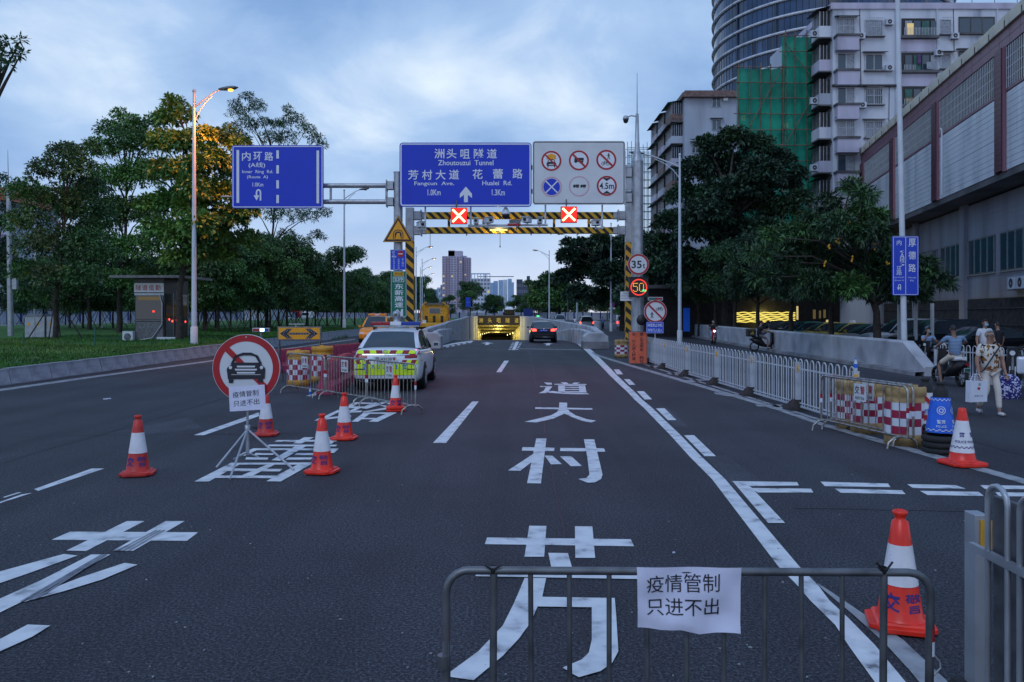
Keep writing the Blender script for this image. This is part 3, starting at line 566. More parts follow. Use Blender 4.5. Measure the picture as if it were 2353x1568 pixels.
# ---- sign gantry
gt=T('sign_gantry','grey steel gantry carrying the two large signs over the road','gantry',G(0,0+722+3660/32.9)*0)
def pxY(x,Y): return (x-CX)/F*Y
lx,rx=pxY(915,33),pxY(1464,33)
zY=lambda y,Y: H-(y-HY)/F*Y
b=MB(); b.lathe([(.19,0),(.185,zY(397,33))],(lx,33,0),'galv',20); b.lathe([(.2,0),(.2,.02),(0,.03)],(lx,33,zY(397,33)),'galv',20); b.lathe([(.34,0),(.34,.03),(.19,.03)],(lx,33,0),'galv_dark',20); b.build('post',gt)
b=MB(); b.lathe([(.25,0),(.24,zY(372,33))],(rx,33,0),'galv',20); b.lathe([(.36,0),(.36,.03),(.25,.03)],(rx,33,0),'galv_dark',20); b.build('post',gt)
for yy in(427,464):
    z=zY(yy,33); b=MB(); b.tube([(pxY(742,33)-1.8,33,z),(lx-.19,33,z)],.10,'galv',12); b.build('arm',gt)
for yy in(385,440):
    z=zY(yy,33); b=MB(); b.tube([(lx+.19,33.0,z),(rx-.25,33.0,z)],.10,'galv',12); b.build('crossbeam',gt)
for yy in(427,464):
    for x,s in((lx,-1),):
        z=zY(yy,33); b=MB(); b.box((x+s*.32,33,z),(.26,.30,.34),'galv'); b.box((x+s*.47,33,z),(.03,.42,.46),'galv'); b.build('flange',gt,bevel=.01)
for yy in(398,456):
    z=zY(yy,33); b=MB(); b.box((rx-.36,33,z),(.24,.34,.36),'galv'); b.box((rx-.50,33,z),(.03,.44,.5),'galv'); b.build('flange',gt,bevel=.01)
b=MB(); b.tube([(pxY(760,33),33,zY(427,33)),(pxY(760,33),33,zY(464,33))],.05,'galv',8); b.tube([(pxY(888,33),33,zY(427,33)),(pxY(888,33),33,zY(464,33))],.05,'galv',8); b.build('strut',gt)
for x in(pxY(970,33),pxY(1070,33),pxY(1170,33),pxY(1260,33),pxY(1400,33),pxY(560,33),pxY(715,33)):
    b=MB(); b.bx((x-.04,32.68,zY(470,33)),(x+.04,32.89,zY(345,33)),'galv_dark'); b.build('sign_bracket',gt)
b=MB(); b.tube([(pxY(508,33),33.0,zY(452,33)),(pxY(540,33),33,zY(452,33))],.03,'galv',8); b.build('strut',gt)
# ---- striped height gantry
sg=T('height_gantry','black and yellow striped height limit gantry behind the sign gantry','gantry',(0,0,0)); SY=37.
l2,r2=pxY(942,SY),pxY(1446,SY)
for x,yt,ys_ in((l2,478,556),(r2,405,558)):
    b=MB(); b.bx((x-.19,SY-.19,0),(x+.19,SY+.19,zY(ys_,SY)),'stripe_post'); b.build('striped_post',sg,bevel=.01)
    b=MB(); b.bx((x-.185,SY-.185,zY(ys_,SY)+.002),(x+.185,SY+.185,zY(yt,SY)),'galv'); b.build('post_top',sg,bevel=.01)
for y0,y1 in((488.4,503.7),(523,537.3)):
    b=MB(); b.bx((l2+.75,SY-.14,zY(y1,SY)),(r2-.6,SY+.14,zY(y0,SY)),'stripe_beam'); b.build('beam',sg,bevel=.01)
    for x,s in((l2+.19,1),(r2-.19,-1)):
        zc_=(zY(y0,SY)+zY(y1,SY))/2; b=MB(); b.box((x+s*.16,SY,zc_),(.31,.34,.40),'galv'); b.box((x+s*.34,SY,zc_),(.04,.5,.52),'galv'); b.box((x+s*(.46),SY,zc_),(.22,.3,.32),'galv'); b.build('flange',sg,bevel=.01)
for zx in(488,717,945,1182,1412):
    x=pxY(A(zx,0)[0],SY); b=MB(); b.bx((x-.055,SY-.08,zY(523,SY)+.001),(x+.055,SY+.08,zY(503.7,SY)-.001),'stripe_post'); b.build('strut',sg)
for s in(-1,1):
    x=pxY(A(945,0)[0],SY); b=MB(); b.tube([(x+s*.03,SY-.02,zY(509,SY)),(x+s*.32,SY-.02,zY(502,SY))],.05,'hazyellow',6); b.build('gusset',sg)
for zx,zy in((366,803),(826,800),(606,722),(1030,720),(1160,715),(1338,716),(1480,750)):
    x,y=A(zx,zy); b=MB(); b.tube([(pxY(x,SY),SY-.15,zY(535,SY)),(pxY(x,SY),SY-.15,zY(y,SY))],.012,'black',5); b.tube([(pxY(x,SY),SY-.15,zY(y,SY)),(pxY(x,SY),SY-.15,zY(y,SY)-.08)],.03,'black',6); b.build('hanging_rod',sg)
# lit yellow lamp on the lower beam
b=MB(); b.bx((pxY(1122,SY),SY-.30,zY(529,SY)),(pxY(1168,SY),SY-.16,zY(524,SY)),'galv_dark'); bl=T('floodlight','lit warm floodlight on the lower striped beam','lamp',(0,0,0)); b.build('housing',bl)
b=MB(); b.bx((pxY(1126,SY),SY-.32,zY(531.5,SY)),(pxY(1166,SY),SY-.2,zY(529.4,SY)),'gl_warm'); b.build('lamp_glass',bl); lamp_light('flood_glow',(pxY(1146,SY),SY-.6,zY(533,SY)),25,(1,.75,.25),bl,.1)
def spot(name,loc,e,col,d,ang,parent):
    l=bpy.data.lights.new(name,'SPOT'); l.energy=e; l.color=col; l.spot_size=ang; l.spot_blend=1.; l.shadow_soft_size=.15; o=bpy.data.objects.new(name,l); COL.objects.link(o); o.location=loc; o.parent=parent; o.rotation_euler=Vector(d).to_track_quat('-Z','Y').to_euler(); return o
# ---- red cross lane signals
for i,(zx,zy,lab) in enumerate(((553,600,'lit red lane signal with a cross, left one under the blue sign'),(1280,592,'lit red lane signal with a cross, right one under the white sign'))):
    x,y=A(zx,zy); t=T('lane_signal',lab,'lane signal',P(x,y,32.4),0,'red cross lane signals'); b=MB(); s=.33
    b.bx((-s,.0,-s),(s,.16,s),'black'); b.build('housing',t,bevel=.01)
    b=MB(); n_=9
    for a in range(n_):
        for c in range(n_):
            xx,zz=(a-4)*s*.2,(c-4)*s*.2; b.disc((xx,-.004,zz),s*.085,'gl_red',n=8)
    b.face([(-s*.93,-.002,-s*.93),(s*.93,-.002,-s*.93),(s*.93,-.002,s*.93),(-s*.93,-.002,s*.93)],'gl_red'); tag(b.build('red_leds',t),kind='stuff')
    b=MB()
    for sg_ in(1,-1):
        u=Vector((.7071,0,.7071*sg_)); v=Vector((-.7071*sg_,0,.7071)); o=Vector((0,-.008-.001*(sg_>0),0)); b.face([o-u*s*1.08-v*s*.13,o+u*s*1.08-v*s*.13,o+u*s*1.08+v*s*.13,o-u*s*1.08+v*s*.13],'gl_redx')
    b.build('lit_cross',t); b=MB(); b.tube([(-.1,.08,s),(-.1,.08,s+.3)],.03,'galv_dark',6); b.build('hanger',t)
    spot('signal_glow',(0,-.4,0),170,(1,.08,.36),(0,-1,-.55),rad(150),t)
# ---- cameras and sensor boxes hanging from the sign gantry
rt=T('camera_rack','white pipe rack hung below the signs with sensors on it','pipe rack',(0,0,0)); Yc=32.9
for zx,z1 in((332,700),(632,670),(1125,665),(1500,688)):
    x=pxY(A(zx,0)[0],Yc); b=MB(); b.tube([(x,Yc,zY(470,Yc)),(x,Yc,zY(A(0,z1)[1],Yc))],.035,'polewhite',8); b.build('hanger',rt)
b=MB(); b.tube([(pxY(A(615,0)[0],Yc),Yc-.05,zY(A(0,667)[1],Yc)),(pxY(A(1140,0)[0],Yc),Yc-.05,zY(A(0,662)[1],Yc))],.05,'polewhite',8); b.build('pipe',rt)
for a,c,z in((285,340,694),(1462,1506,684)): b=MB(); b.tube([(pxY(A(a,0)[0],Yc),Yc-.05,zY(A(0,z)[1],Yc)),(pxY(A(c,0)[0],Yc),Yc-.05,zY(A(0,z)[1],Yc))],.04,'polewhite',8); b.build('pipe',rt)
for i,(zx,zy,wz,nm_) in enumerate(((303,660,40,'at the left end under the blue sign'),(667,636,30,'right of the left red cross'),(750,632,46,'second right of the left red cross'),(1000,628,48,'just right of the dome camera'),(1088,632,32,'left of the right red cross'),(1460,648,50,'at the right end under the white sign'))):
    x,y=A(zx,zy); t=T('traffic_camera','small white traffic camera '+nm_,'camera',P(x,y,32.75),random.uniform(-.4,.4),'small cameras under the signs'); k=32.75/F*.348; w_=wz*k
    b=MB(); b.bx((-w_/2,-.22,-.11),(w_/2,.25,.10),'polewhite'); b.build('housing',t,bevel=.015); b=MB(); b.bx((-w_/2-.02,-.30,.104),(w_/2+.02,.27,.125),'polewhite'); b.build('sunshade',t)
    b=MB(); b.lathe([(.06,0),(.06,.05),(.0,.05)],(0,-.22,0),'black',12,R=Matrix.Rotation(pi/2,3,'X')); b.build('lens',t); b=MB(); b.tube([(0,.1,-.11),(0,.1,-.25)],.03,'galv',6); b.build('bracket',t)
x,y=A(863,585); t=T('dome_camera','white and black dome camera hanging below the blue sign','camera',P(x,y,32.8)); b=MB(); b.lathe([(.0,.26),(.06,.25),(.14,.1),(.19,.02),(.19,-.05),(0,-.05)],m='polewhite',n=18); b.build('housing',t); b=MB(); b.lathe([(.15,-.05),(.15,-.12),(.1,-.2),(0,-.23)],m='black',n=16); b.build('dome',t); b=MB(); b.tube([(0,0,.26),(0,0,.8)],.025,'galv_dark',6); b.build('hanger',t)
x,y=A(918,645); t=T('status_panel','small dark panel on a bracket between the box cameras','panel',P(x,y,32.7)); b=MB(); b.bx((-.27,-.02,-.12),(.27,.04,-.04),'signred'); b.bx((-.2,-.02,-.03),(.27,.03,.12),'galv_dark'); b.build('panel',t); b=MB(); b.tube([(0.1,0,-.12),(.1,0,-.32)],.02,'galv_dark',6); b.build('bracket',t)
# ---- triangle tunnel sign, blue and green signs on the left post
def tri(cx,cz,r,y,m,b): b.face([(cx+r*math.cos(rad(a)),y,cz+r*math.sin(rad(a))) for a in(90,210,330)],m)
t=T('warning_sign','orange triangular tunnel warning sign on the left gantry post','road sign',P(915,536,32.55)); b=MB(); r=41*32.55/F
b.prism([(r*math.cos(rad(a)),r*math.sin(rad(a))) for a in(90,210,330)],(0,0,0),(1,0,0),(0,0,1),(0,.04,0),'ink'); b.build('board',t)
b=MB(); tri(0,0,r*.96,-.003,'signyellow',b); tri(0,0,r*.90,-.006,'ink',b); tri(0,0,r*.72,-.009,'signyellow',b); b.build('triangle',t)
b=MB(); k=r/41
def arch(w,h,y,m):
    pts=[(-w,-14*k)]+[(w*math.cos(pi-pi*i/10),h-14*k+w*math.sin(pi-pi*i/10)) for i in range(11)]+[(w,-14*k)]; b.face([(p[0],y,p[1]) for p in pts],m)
arch(12*k,10*k,-.012,'ink'); arch(10*k,10*k,-.014,'signyellow'); arch(8*k,10*k,-.016,'ink'); b.face([(-7*k,-.018,-14*k),(7*k,-.018,-14*k),(3*k,-.018,0),(-3*k,-.018,0)],'signyellow'); b.build('symbol',t)
S4=Sign('water_depth_sign','narrow blue sign with a small red no-entry disc above the green sign','road sign',896.6,574,933,621,32.55,'signblue2','signlet',r=.03,bw=.012,margin=.01)
x,y=A(168,852); S4.L.disc(S4.q(x,y,-.006),22*.348*S4.k,'signred'); S4.rect(*A(153,849),*A(183,855),'signlet',-.008)
S4.txt('前',*A(122,841),17*.348,16*.348).txt('方',*A(122,858),17*.348,15*.348).txt('400',*A(125,871),30*.348,12*.348,off=.01)
for i,(s_,x) in enumerate((('米有涉水线',124),('水超涉水线',156),('禁止通行',183))):
    for j,ch in enumerate(s_): S4.txt(ch,*A(x,888+j*14),13*.348,12*.348)
S4.done()
S5=Sign('highway_sign','tall green S39 highway sign with white characters on the left gantry post','road sign',898,623,934,729,32.55,'signgreen','signlet',r=.03,bw=.014,margin=.01)
S5.rect(*A(122,973),*A(190,997),'hazyellow'); S5.txt('粤高速',*A(156,985),50*.348,12*.348,'ink'); S5.rect(*A(118,1003),*A(192,1038),'signlet').rect(*A(121,1006),*A(189,1035),'signgreen',-.006); S5.txt('S39',*A(156,1020),56*.348,22*.348,off=.012,d=-.008)
for j,ch in enumerate('东新高速'): S5.txt(ch,*A(158,1067+j*40.5),58*.348,36*.348,off=.015)
S5.poly([A(*p) for p in[(138,1222),(150,1218),(168,1240),(172,1216),(185,1216),(185,1262),(160,1262),(160,1250)]]); S5.done()
# ---- right side signs on the pole
def round_sign(t,r,txt=None,slash=False,parts=None,y=0):
    b=MB(); b.lathe([(0,.03),(r,.03),(r,0),(0,0)],m='galv_dark',n=36,R=Matrix.Rotation(pi/2,3,'X')); b.build('board',t)
t=T('weight_limit_sign','round 35t weight limit sign with a red rim on the right gantry post','road sign',P(1467,608,32.3)); r=24.5*32.3/F
b=MB(); b.prism([(r*math.cos(2*pi*i/40),r*math.sin(2*pi*i/40)) for i in range(40)],(0,0,0),(1,0,0),(0,0,1),(0,.04,0),'signwhite'); b.build('board',t)
b=MB(); b.disc((0,-.004,0),r*.98,'signred',r0=r*.80,n=48); b.build('red_ring',t); b=MB(); b.text('35',(-r*.17,-.004,0),r*.95,r*.72,'ink',off=.02); b.text('t',(r*.52,-.004,-r*.14),r*.22,r*.46,'ink',off=.02); b.build('lettering',t)
t=T('speed_limit_display','black LED display showing a red ring around an amber 50','LED sign',P(1468,660.5,32.3)); k=32.3/F
b=MB(); b.bx((-22*k,0,-22.5*k),(22*k,.18,22.5*k),'black'); b.bx((-22.5*k,-.05,22.6*k),(22.5*k,.18,23.8*k),'black'); b.build('housing',t)
b=MB(); 
for i in range(56): a=2*pi*i/56; b.disc((18.5*k*math.cos(a),-.004,18.5*k*math.sin(a)),.85*k,'gl_led',n=6)
for i in range(56): a=2*pi*(i+.5)/56; b.disc((17*k*math.cos(a),-.004,17*k*math.sin(a)),.75*k,'gl_led',n=6)
seg={'5':["#####","#....","#....","####.","....#","....#","....#","#...#",".###."],'0':[".###.","#...#","#...#","#...#","#...#","#...#","#...#","#...#",".###."]}
for ox,ch in((-12.5,'5'),(1.5,'0')):
    for j,row in enumerate(seg[ch]):
        for i,c_ in enumerate(row):
            if c_=='#': b.disc(((ox+i*2.3)*k,-.004,(9-j*2.3)*k),.95*k,'gl_amber',n=6)
for i in range(5):
    for j in range(3): b.disc(((8+i*2.)*k,-.006,(-6-j*1.7)*k),.8*k,'gl_green',n=6)
tag(b.build('leds',t),kind='stuff')
t=T('notice_plate','small grey printed notice plate left of the LED speed sign','notice',P(1439,681,32.5)); b=MB(); b.bx((-.24,0,-.19),(.24,.02,.19),'white'); b.build('board',t); b=MB(); b.text('特别提示',(0,-.003,.12),.24,.06,'ink'); 
for j in range(3): b.text('隧道限高限重路段请遵守交通规则',(0,-.003,.04-j*.07),.40,.03,'ink')
b.build('lettering',t); b=MB(); b.tube([(.22,.02,0),(.45,.02,0)],.02,'galv',6); b.build('bracket',t)
t=T('no_pedestrian_sign','round sign forbidding pedestrians and bicycles above a small blue plate','road sign',P(1506,716.3,31.2)); k=31.2/F; r=26.4*k
b=MB(); b.prism([(r*math.cos(2*pi*i/40),r*math.sin(2*pi*i/40)) for i in range(40)],(0,0,0),(1,0,0),(0,0,1),(0,.03,0),'signwhite'); b.build('board',t)
b=MB(); icon_man(b,(-r*.3,0,-r*.33),r*.5); icon_bike(b,(r*.36,0,r*.25),r*.48); b.build('symbol',t)
b=MB(); b.disc((0,-.014,0),r*.97,'signred',r0=r*.82,n=48); u=Vector((.7071,0,-.7071)); v=Vector((.7071,0,.7071)); o=Vector((0,-.018,0)); b.face([o-u*r*.86-v*r*.07,o+u*r*.86-v*r*.07,o+u*r*.86+v*r*.07,o-u*r*.86+v*r*.07],'signred'); b.build('red_ring',t)
b=MB(); b.bx((-17*k,.0,25.5*k),(17*k,.08,33.5*k),'galv'); b.bx((-15.5*k,-.004,26.8*k),(0,0,32*k),'cargreen'); b.bx((0,-.004,26.8*k),(15.5*k,0,32*k),'lampred'); b.build('light_bar',t)
b=MB(); b.tube([(0,.06,33*k),(0,.06,-P(1506,716.3,31.2).z)],.03,'galv',8); b.build('post',t)
S6=Sign('notice_plate','blue plate with two lines of white characters below the no pedestrian sign','road sign',1485.4,740.2,1524.7,766.2,31.15,'signblue2','signlet',r=.01,bw=.01,margin=.01)
S6.txt('隧道禁止非机',*Zh(430,787),115*.2931,28*.2931,off=.01).txt('动车行人进入',*Zh(430,826),115*.2931,28*.2931,off=.01).done()
t=T('signal_lamp','round black unlit signal lamp beside the no pedestrian sign','signal',P(1475,736,31.6)); b=MB(); k=31.6/F; b.lathe([(0,.12),(11*k,.12),(12.5*k,.06),(12.5*k,-.02),(10*k,-.02),(9*k,.02),(0,.03)],m='black',n=24,R=Matrix.Rotation(pi/2,3,'X')); b.build('housing',t)
S7=Sign('notice_board','orange board with black characters leaning in front of the striped post','notice board',1444.5,762,1487.5,836.5,31.7,'galv_dark',None,r=.01)
S7.rect(1446,763.5,1486,835,'orangeboard',-.004)
for x,s_ in((1474.3,'禁止五类车、自行'),(1456.5,'车、行人进入隧道。')):
    for j,ch in enumerate(s_): S7.txt(ch,x+(0 if ch not in'、。' else 3),768.5+j*(8.9 if x>1460 else 8.0),8.6 if ch not in'、。' else 2.4,7.8 if ch not in'、。' else 2,'ink',.015,-.008)
S7.done()
for x in(-.32,.32): b=MB(); b.tube([(x,.05,.4),(x,.45,-S7.t.location.z)],.02,'galv_dark',6); b.build('prop_leg',S7.t)
# ---- camera mast on top of the right post
t=T('camera_mast','slim camera mast with dome camera and lightning rod on the right post','mast',(rx,33,zY(372,33))); z=lambda y:zY(y,33)-zY(372,33)
b=MB(); b.lathe([(.25,-.0),(.22,.12),(.10,.55),(.065,z(262)),(0,z(262))],m='galv',n=16); b.build('mast',t); b=MB(); b.tube([(0,0,z(262)),(0,0,z(168))],[.02,.008],'galv_dark',6); b.build('lightning_rod',t)
b=MB(); b.tube([(0,0,z(268)),(-.25,0,z(266)),(-.42,0,z(270))],.03,'galv',8); b.build('camera_arm',t); b=MB(); b.lathe([(0,.08),(.08,.06),(.13,-.04),(.12,-.1),(0,-.1)],(-.47,0,z(270)),'galv',16); b.lathe([(.11,-.1),(.10,-.18),(.05,-.24),(0,-.25)],(-.47,0,z(270)),'black',14); b.build('dome_camera',t)
# ---- blue sign on the tall right pole
LY=29.
t=T('sign_pole','tall white pole in front of the tiled hall behind the median wall','pole',(pxY(2079,LY),LY,0)); b=MB(); b.tube([(0,0,0),(-.02,0,1.1),(-.28,0,14.5)],[.11,.105,.08],'polewhite',14); b.build('pole',t); b=MB(); b.lathe([(.2,0),(.2,.04),(.1,.05)],m='galv_dark',n=16); b.build('base',t)
S8=Sign('direction_sign','upright blue sign on the tall pole with two columns of white characters','road sign',2051,543,2111,679,LY-.15,'signblue2','signlet',r=.05,bw=.018,margin=.02)
S8.rect(2080.4,546,2081.8,676)
for j,ch in enumerate('厚德路'): S8.txt(ch,2096,558+j*29,17,19,off=.012)
for y,ch in((558,'内'),(618,'环'),(578.5,'('),(588,'A'),(598,'线'),(609,')')): S8.txt(ch,2066+(0 if ch in'内环' else 7),y+(0 if ch!='环' else 0),11,12 if ch not in '()' else 5,off=.008)
S8.txt('路',2066,626,0 or 12,13,off=.008).txt('Inner Ring Rd.',2066,638,24,4).txt('(Route A)',2066,645,22,4).txt('Houde',2096,638,17,4).txt('Rd.',2096,645,9,4).done(); uturn(S8,2067,660,8)
# ---- lamp posts
def lamp_post(name,label,loc,h,arm,lit,sc=1,ball=True,lean=0,group='street lamps',light=0,head='galv_dark'):
    t=T(name,label,'street lamp',loc,0,group); b=MB(); b.tube([(0,0,0),(lean*.5,0,h*.5),(lean,0,h)],[.13*sc,.10*sc,.065*sc],'polewhite',12); b.build('pole',t)
    b=MB(); b.lathe([(.17*sc,0),(.17*sc,.9),(.13*sc,.95)],m='polewhite',n=12); b.build('base_sleeve',t)
    if ball: b=MB(); b.lathe([(0,-.09)]+[(.1*math.cos(a),.1*math.sin(a)) for a in(-.9,-.4,0,.4,.9)]+[(0,.1)],(lean,0,h+.06),'polewhite',12); b.build('finial',t)
    s=1 if arm>0 else -1; L=abs(arm); b=MB(); b.tube([(lean,0,h-.75),(lean+s*L*.3,0,h-.45),(lean+s*L*.75,0,h-.02),(lean+s*L,0,h+.12)],[.05*sc,.045*sc,.04*sc,.04*sc],'polewhite',8); b.tube([(lean,0,h-1.5),(lean+s*L*.18,0,h-.95),(lean+s*L*.42,0,h-.52),(lean+s*L*.7,0,h-.2)],.028*sc,'polewhite',7); b.build('arm',t)
    hb=MB(); c0=Vector((lean+s*(L+.4),0,h+.16)); R_=Matrix.Rotation(-s*.10,3,'Y'); rings=[]
    for u,wd,ht in((-.45,.07,.05),(-.2,.13,.09),(.1,.17,.11),(.35,.14,.08),(.5,.03,.02)):
        rings.append([c0+R_@Vector((s*u,wd*math.cos(a)*1.0,ht*math.sin(a)+.02)) for a in [2*pi*k/10 for k in range(10)]])
    hb.loft(rings,head); hb.build('lamp_head',t)
    b=MB(); b.lathe([(.0,-.13),(.10,-.11),(.14,-.04),(.12,0)],c0+Vector((s*.12,0,0)),lit if lit else 'glassblue',12); b.build('lamp_glass',t)
    if light: spot('lamp_light',c0+Vector((s*.12,0,-.2)),light,(1,.21,.018),(-.45,.35,-1),rad(160),t)
    return t
lamp_post('street_lamp','tall street lamp with a lit orange head rising through the left trees',(pxY(446,38.7),38.7,.45),zY(212,38.7)-.45,1.25,'gl_sodium',light=2300,group=None)
lamp_post('street_lamp','white unlit street lamp right of the U-turn sign, at the left verge',(pxY(791,76),76,.55),13.2,1.5,None)
lamp_post('street_lamp','unlit street lamp partly hidden in the trees at the far left',(pxY(80,84),84,.5),15.2,1.6,None)
for x,yt,n_ in((956,570,'nearest'),(970,597,'second'),(966,616,'third'),(975,631,'fourth')):
    Y=10.4*F/(HY-yt); lamp_post('street_lamp','lit street lamp left of the tunnel ramp, %s of the receding row'%n_,(pxY(x,Y),Y,.3),12.1,1.8,'gl_sodiumfar',group='lit lamps receding left of the ramp')
for x,yt,n_ in((1262,578,'unlit street lamp over the far trees, left one of the right hand lamps'),(1326,541,'unlit street lamp above the tree crowns just right of the black car'),(1404,515,'unlit street lamp pole seen between the striped gantry and the trees'),(1562,358,'unlit street lamp with a curved arm right of the camera mast')):
    Y=10.4*F/(HY-yt); lamp_post('street_lamp',n_,(pxY(x,Y),Y,0),12.4,-1.9 if x!=1562 else -2.4,None)
t=T('camera_pole','grey pole with a lightning rod at the far left edge by the cabinet','pole',(pxY(25,51),51,.45)); b=MB(); zz=zY(440,51)-.45; b.tube([(0,0,0),(-.15,0,zz)],[.18,.13],'galv',14); b.build('pole',t); b=MB(); b.tube([(-.15,0,zz),(-.2,0,zY(345,51)-.45)],[.03,.01],'galv_dark',6); b.build('lightning_rod',t); b=MB(); b.bx((.14,-.12,zY(665,51)-.45),(.42,.12,zY(640,51)-.45),'galv'); b.build('box',t); b=MB(); b.lathe([(.26,0),(.26,.03),(0,.04)],m='galv_dark',n=12); b.build('base_plate',t)
# ---------------------------------------------------------------- tiled hall on the right
mat('tile',(.46,.49,.56),.35,stops=[(.3,(.42,.45,.52)),(.5,(.62,.65,.72)),(.7,(.72,.75,.80))],sc=.9,det=8,streak=True)
mat('tilegrey',(.26,.27,.33),.4,var=.25,sc=.8,streak=True)
mat('purple',(.25,.12,.15),.45,stops=[(.3,(.15,.07,.10)),(.5,(.24,.115,.15)),(.7,(.33,.17,.20))],sc=.8,det=8,streak=True)
mat('plum',(.10,.025,.045),.4,var=.25,sc=1,streak=True)
mat('cream',(.62,.56,.46),.6,stops=[(.32,(.28,.26,.23)),(.42,(.55,.50,.41)),(.65,(.70,.64,.53))],sc=.5,det=10)
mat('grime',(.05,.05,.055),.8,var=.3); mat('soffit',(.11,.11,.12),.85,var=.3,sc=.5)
mat('pinkpanel',(.47,.45,.56),.8,var=.15,sc=.8,streak=True)
mat('aptwall',(.44,.47,.53),.85,stops=[(.32,(.24,.27,.33)),(.43,(.50,.54,.62)),(.7,(.68,.71,.77))],sc=.5,det=9,streak=True)
mat('aptwall2',(.42,.46,.54),.85,var=.2,sc=.3,streak=True); mat('brownroof',(.17,.11,.10),.8,var=.3)
hall=T('tiled_hall','long tiled hall on the right with purple columns, grille windows and cream parapet','building',(23.7,36.8,0),math.atan2(.979,.205))
HT0,HT1=-16,92
b=MB(); b.bx((HT0,-9,9.02),(HT1,-.12,15.96),'tilegrey'); b.build('upper_storey',hall)
b=MB(); b.bx((HT0,-9,0),(HT1,-1.7,8.6),'tilegrey'); b.build('lower_storey',hall)
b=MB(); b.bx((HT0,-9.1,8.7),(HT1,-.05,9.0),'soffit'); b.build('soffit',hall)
slab=MB(); slab.bx((-.98,-.28,15.98),(.98,.12,16.55),'cream'); slab=slab.mesh('parapet_block')
for i in range(46): inst(slab,'parapet_block',hall,(HT0+1+i*2.,random.uniform(0,.015),random.uniform(-.01,.01)))
for i in range(46):
    if i%1==0: 
        b_=MB(); b_.bx((-.03,.125,15.9),(.03,.15,16.3),'grime') if i==0 else None
        if i==0: dm=b_.mesh('drain_stain')
        inst(dm,'drain_slot',hall,(HT0+i*2.,0,0))
cols=[-8,2.8,13,23.2,33.2,43.2,53.2,63.2,73.2,83.2]
fz=MB(); fz.bx((-.62,-.14,0),(.62,-.02,.40),'purple'); fzm=fz.mesh('frieze_block')
for i in range(84):
    for j in range(2):
        x=HT0+.64+i*1.27
        if x<HT1: inst(fzm,'frieze_block',hall,(x,random.uniform(-.006,.006),15.12+j*.42))
cb=MB(); cb.bx((-.42,-.15,0),(.42,.16,.262),'plum'); cbm=cb.mesh('column_block'); lb=MB(); lb.bx((-.60,-.10,0),(-.43,.10,.262),'purple'); lb.bx((.43,-.10,0),(.60,.10,.262),'purple'); lbm=lb.mesh('column_block')
for c_ in cols:
    for j in range(22 if c_<60 else 0): inst(cbm,'column_block',hall,(c_,0,9.06+j*.275)); 
    b=MB(); b.bx((c_-.58,-.12,9.0),(c_-.43,.10,15.1),'purple'); b.bx((c_+.43,-.12,9.),(c_+.58,.10,15.1),'purple'); b.build('pilaster_edge',hall)
for a,c in zip(cols,cols[1:]):
    n_=13
    for j in range(n_):
        b=MB(); b.bx((a+.60,-.13,9.05+j*.292),(c-.60,-.03+random.uniform(-.006,.006),9.05+j*.292+.274),'tile'); b.build('cladding_strip',hall)
    b=MB(); b.bx((a+.62,-.10,12.9),(c-.62,-.02,13.02),'purple'); b.build('window_sill',hall)
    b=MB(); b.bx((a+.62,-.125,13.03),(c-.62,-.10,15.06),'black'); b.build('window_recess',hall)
    b=MB(); L=c-a-1.24; n_=int(L/.24)
    for k in range(n_+1): x=a+.62+L*k/n_; b.bx((x-.018,-.05,13.03),(x+.018,-.02,15.06),'fencewhite')
    for z in(13.5,14.0,14.5): b.bx((a+.62,-.075,z),(c-.62,-.052,z+.035),'fencewhite')
    b.build('window_grille',hall)
for j in range(29):
    b=MB(); b.bx((HT0,-1.72,.02+j*.295),(HT1,-1.69+random.uniform(-.003,.006),.02+j*.295+.278),'tilegrey'); b.build('cladding_strip',hall)
wn=MB(); wn.bx((-2.1,-.06,0),(2.1,.03,2.1),'galv_dark')
for k in range(4): wn.bx((-2.0+k*1.02,.031,.08),(-2.0+k*1.02+.93,.036,2.02),'glassblue')
for k in range(5): wn.bx((-2.05+k*1.02,.037,.04),(-2.05+k*1.02+.05,.07,2.06),'galv')
wf=MB(); wf.bx((-2.15,-.02,-.06),(2.15,.10,0),'galv'); 
wm=wn.mesh('window'); sm=wf.mesh('sill')
for a,c in zip([-18]+cols,cols):
    m_=(a+c)/2
    for dx in(-2.45,2.45):
        o=inst(wm,'window',hall,(m_+dx,-1.68,4.35)); inst(sm,'sill',o,(0,0,0))
    b=MB(); b.bx((c-.45,-1.7,0),(c+.45,-1.45,8.7),'tilegrey'); b.build('pier',hall)
    b=MB(); n_=int((c-a-1.2)/.16); 
    for k in range(n_): x=a+.7+k*.16; b.bx((x,-1.62,.05),(x+.05,-1.58,2.85),'grime')
    for z in(.5,1.4,2.3): b.bx((a+.65,-1.56,z),(c-.65,-1.545,z+.06),'grime')
    b.bx((a+.6,-1.66,.02),(c-.6,-1.64,2.9),'black'); b.build('folding_gate',hall)
acm=MB(); acm.bx((-.45,-.17,0),(.45,.17,.62),'aptwall'); acm.disc((0,.175,.31),.25,'grime',n=20,u=(1,0,0)); acm.disc((0,.178,.31),.08,'galv',n=12); acm.bx((-.4,-.15,-.06),(.4,.18,-.002),'galv_dark'); acm=acm.mesh('air_conditioner')
hm=hall.matrix_basis.copy(); hrot=math.atan2(.979,.205)
def hw(t,y,z): return Vector((23.7,36.8,0))+Vector((.205*t-.979*y,.979*t+.205*y,z))
